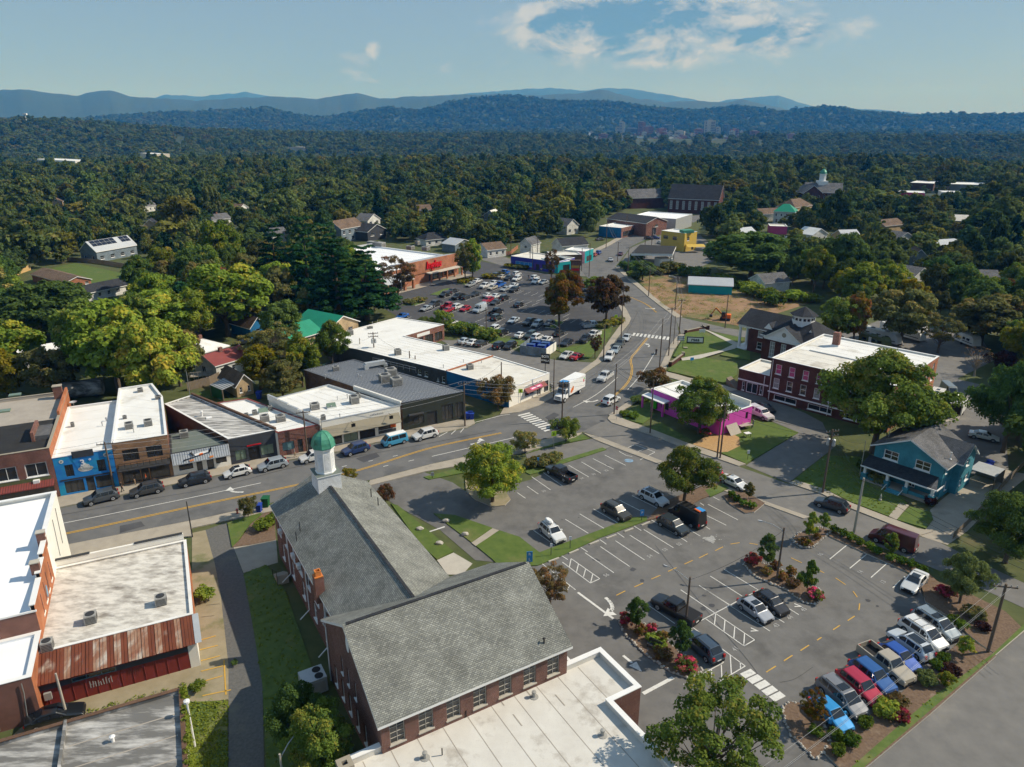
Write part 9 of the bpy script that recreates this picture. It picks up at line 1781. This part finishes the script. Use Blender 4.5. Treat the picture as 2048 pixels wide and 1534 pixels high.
for a,b in(((1170,943),(1260,908)),((985,1012),(1085,975)),((815,1072),(910,1035)),((605,1165),(700,1125)),((395,1250),(500,1210)),((1345,878),(1430,842))):
 A,B=q1s(*a),q1s(*b);o=MB('concrete_light').bar((A.x,A.y,.09),(B.x,B.y,.09),.18,.14).build('wheel_stop');tag(o,'concrete wheel stop at the head of a stall along the lawn strip','wheel stop','wheel stops along the lawn strip')
random.seed(8)
for u,v in((892,1044),(930,1071),(879,1089),(840,1060)):
 p=G(u,v);bm=bmesh.new();bmesh.ops.create_icosphere(bm,subdivisions=2,radius=.45)
 for vv_ in bm.verts:vv_.co*=1+.25*mnoise.noise(vv_.co*3+Vector((u,v,0)))
 me=bpy.data.meshes.new('boulder');bm.to_mesh(me);bm.free();me.materials.append(MATS['rocks']);o=bpy.data.objects.new('boulder',me);COL.objects.link(o);o.location=(p.x,p.y,.22);o.scale=(1.2,.8,.7);tag(o,'pale boulder lying on the church lawn','rock','boulders on the church lawn')
# stone edging of the planting beds: small loose stones, nobody counts them
rock=MB('rocks')
for o in[o for o in bpy.data.objects if o.name.startswith('planting_bed')and('stone' in o['label']or 'island' in o['label']or 'round end' in o['label'])]:
 zt=max(v_.co.z for v_ in o.data.vertices);ring={}
 ed=[tuple(o.data.vertices[i].co for i in f.vertices)for f in o.data.polygons if abs(f.normal.z)<.1]
 for f in ed:
  top_=[c_ for c_ in f if c_.z>zt-.01]
  if len(top_)!=2:continue
  A,B=top_;n_=int((A-B).length/.32)
  for k in range(n_):
   q=A.lerp(B,(k+random.random()*.7)/max(1,n_));s=random.uniform(.10,.22);dx,dy=random.uniform(-.12,.12),random.uniform(-.12,.12)
   rock.lathe((q.x+dx,q.y+dy,zt-.08),[(s,0),(s*.95,.07),(s*.4,.07+s*.5)],5,rot=random.random()*3)
ro=rock.build('stone_edging',None,uv=False);tag(ro,'loose pale stones edging the planting beds','stones',kind='stuff')
# grass blades and weeds as ground cover on the lawns close by
gr=[];rngg=np.random.default_rng(4)
def tufts(pts,n,s,z):
 P=[G(*q)for q in pts];xs2=[q.x for q in P];ys2=[q.y for q in P];poly=[(q.x,q.y)for q in P]
 for x,y in zip(rngg.uniform(min(xs2),max(xs2),n),rngg.uniform(min(ys2),max(ys2),n)):
  if inside(x,y,poly):gr.append((np.array([x,y,z]),s*rngg.uniform(.6,1.4)))
tufts([(487,1148),(533,1130),(570,1180),(640,1380),(720,1530),(720,1590),(535,1590),(525,1369),(506,1254)],2200,.16,.04);tufts([(380,1405),(455,1402),(455,1580),(370,1580)],1500,.22,.06);tufts([(1985,1310),(2048,1255),(1750,1510),(1722,1534),(1690,1545),(1860,1400)],900,.13,.18)
tufts([(60,1450),(370,1368),(370,1376),(60,1462)],500,.22,.05);tufts([(1320,612),(1352,630),(1480,652),(1560,625),(1640,600),(1590,592),(1500,585),(1400,556),(1310,548),(1276,560)],900,.8,.0);tufts([(1580,967),(1650,912),(1720,915),(1760,950),(1815,1008),(1776,1033),(1700,1004)],900,.10,.12)
gm=leaf_mesh('grass_tufts',5,gr,7,.14,.7,.5);gm.materials[0]=MATS['leaf_grassy'];go_=bpy.data.objects.new('grass_tufts',gm);COL.objects.link(go_);tag(go_,'rough tufts of grass and weeds on the verges','grass',kind='stuff')
# ivy on the grey-roofed wall
iv=[]
for k in range(260):
 f=rngg.uniform(0,1);w_=Wall(p18[1],p18[2]);q=w_.pt(4+12*f,max(.2,4.1-abs(rngg.normal())*1.5),.08);iv.append((np.array(q),rngg.uniform(.15,.4)))
im=leaf_mesh('ivy',6,iv,26,.16,.9,.2);im.materials[0]=MATS['leaf_grassy'];io=bpy.data.objects.new('ivy',im);COL.objects.link(io);io.parent=gb;io.location=-Vector(gb.location)
# fences
def fence(pts,h,m,label,board=.32,name='board_fence'):
 P=[G(*q)for q in pts];t=thing(name,label,'fence',(P[0].x,P[0].y,0))
 for a,b in zip(P,P[1:]):
  n_=max(1,int((b-a).length/board))
  for k in range(n_):q=a.lerp(b,(k+.5)/n_);MB(m).box((q.x,q.y,0),(board*.92,.04,h*random.uniform(.96,1.02)),math.atan2((b-a).y,(b-a).x)).build('board',t)
fence([(375,782),(420,770),(440,760)],1.9,'wood_fence','weathered board fence behind the storefronts');fence([(0,572),(40,548),(62,540)],2.0,'wood_new','new yellow wooden fence beside the brick ranch',.6);fence([(135,522),(200,528),(250,536),(268,532)],1.8,'wood_fence','dark wooden fence behind the sunny back lawn',.6);fence([(985,512),(1020,510),(1036,497)],1.6,'brick_grocery','low orange brick wall by the tawny cottage',1.0,'brick_wall');fence([(1905,1078),(1945,1040),(1990,990),(2048,930)],1.0,'wood_fence','low timber fence along the concrete driveway',.5)
# rusty tank, satellite dish, old mast behind the storefronts
p=G(167,795);t=thing('storage_tank','weathered grey horizontal tank behind the brick building','tank',(p.x,p.y,0),rad(20));MB('roof_greystain').tube([(-4,0,2.0),(-3.8,0,2.0),(3.8,0,2.0),(4,0,2.0)],[1.2,1.7,1.7,1.2],16).build('shell',t,world=False)
for x in(-2.5,2.5):MB('metal_dark').box((x,0,0),(.4,2.0,.7)).build('cradle',t,world=False)
p=G(147,808,6.6);t=thing('satellite_dish','pale satellite dish on the party wall of the brick building','dish',(p.x,p.y,6.2));MB('metal_grey').lathe((0,0,.6),[(.1,0),(.4,.08),(.6,.22)],14,cap=False).build('dish',t,world=False);MB('steel').tube([(0,0,-.3),(0,0,.6)],.05,6).build('mast',t,world=False)
p=G(268,790);t=thing('antenna_mast','old antenna mast behind the tan brick building','mast',(p.x,p.y,0));MB('metal_dark').tube([(0,0,0),(0,0,8.5)],.07,6).build('mast',t,world=False)
for z in(6.6,7.3,8.0):MB('metal_dark').bar((-.9,.1,z),(.9,-.1,z),.05).build('element',t,world=False)
# ================================================================== haze: the autumn air
hz=MB('concrete').hexa([(-19000,-1500,-60),(19000,-1500,-60),(19000,20600,-60),(-19000,20600,-60)],[(-19000,-1500,960),(19000,-1500,960),(19000,20600,960),(-19000,20600,960)])
ho=hz.build('haze',None,uv=False);tag(ho,'thin blue haze hanging over the valley','haze',kind='stuff')
hm=bpy.data.materials.new('haze');hm.use_nodes=True;hn2=hm.node_tree.nodes;hn2 .clear();pv=hn2 .new('ShaderNodeVolumePrincipled');hout=hn2 .new('ShaderNodeOutputMaterial');hm.node_tree.links.new(pv.outputs[0],hout.inputs['Volume'])
pv.inputs['Color'].default_value=(.05,.34,1,1);pv.inputs['Absorption Color'].default_value=(1,1,1,1);pv.inputs['Density'].default_value=.0001
ho.data.materials.clear();ho.data.materials.append(hm);ho.display_type='WIRE'
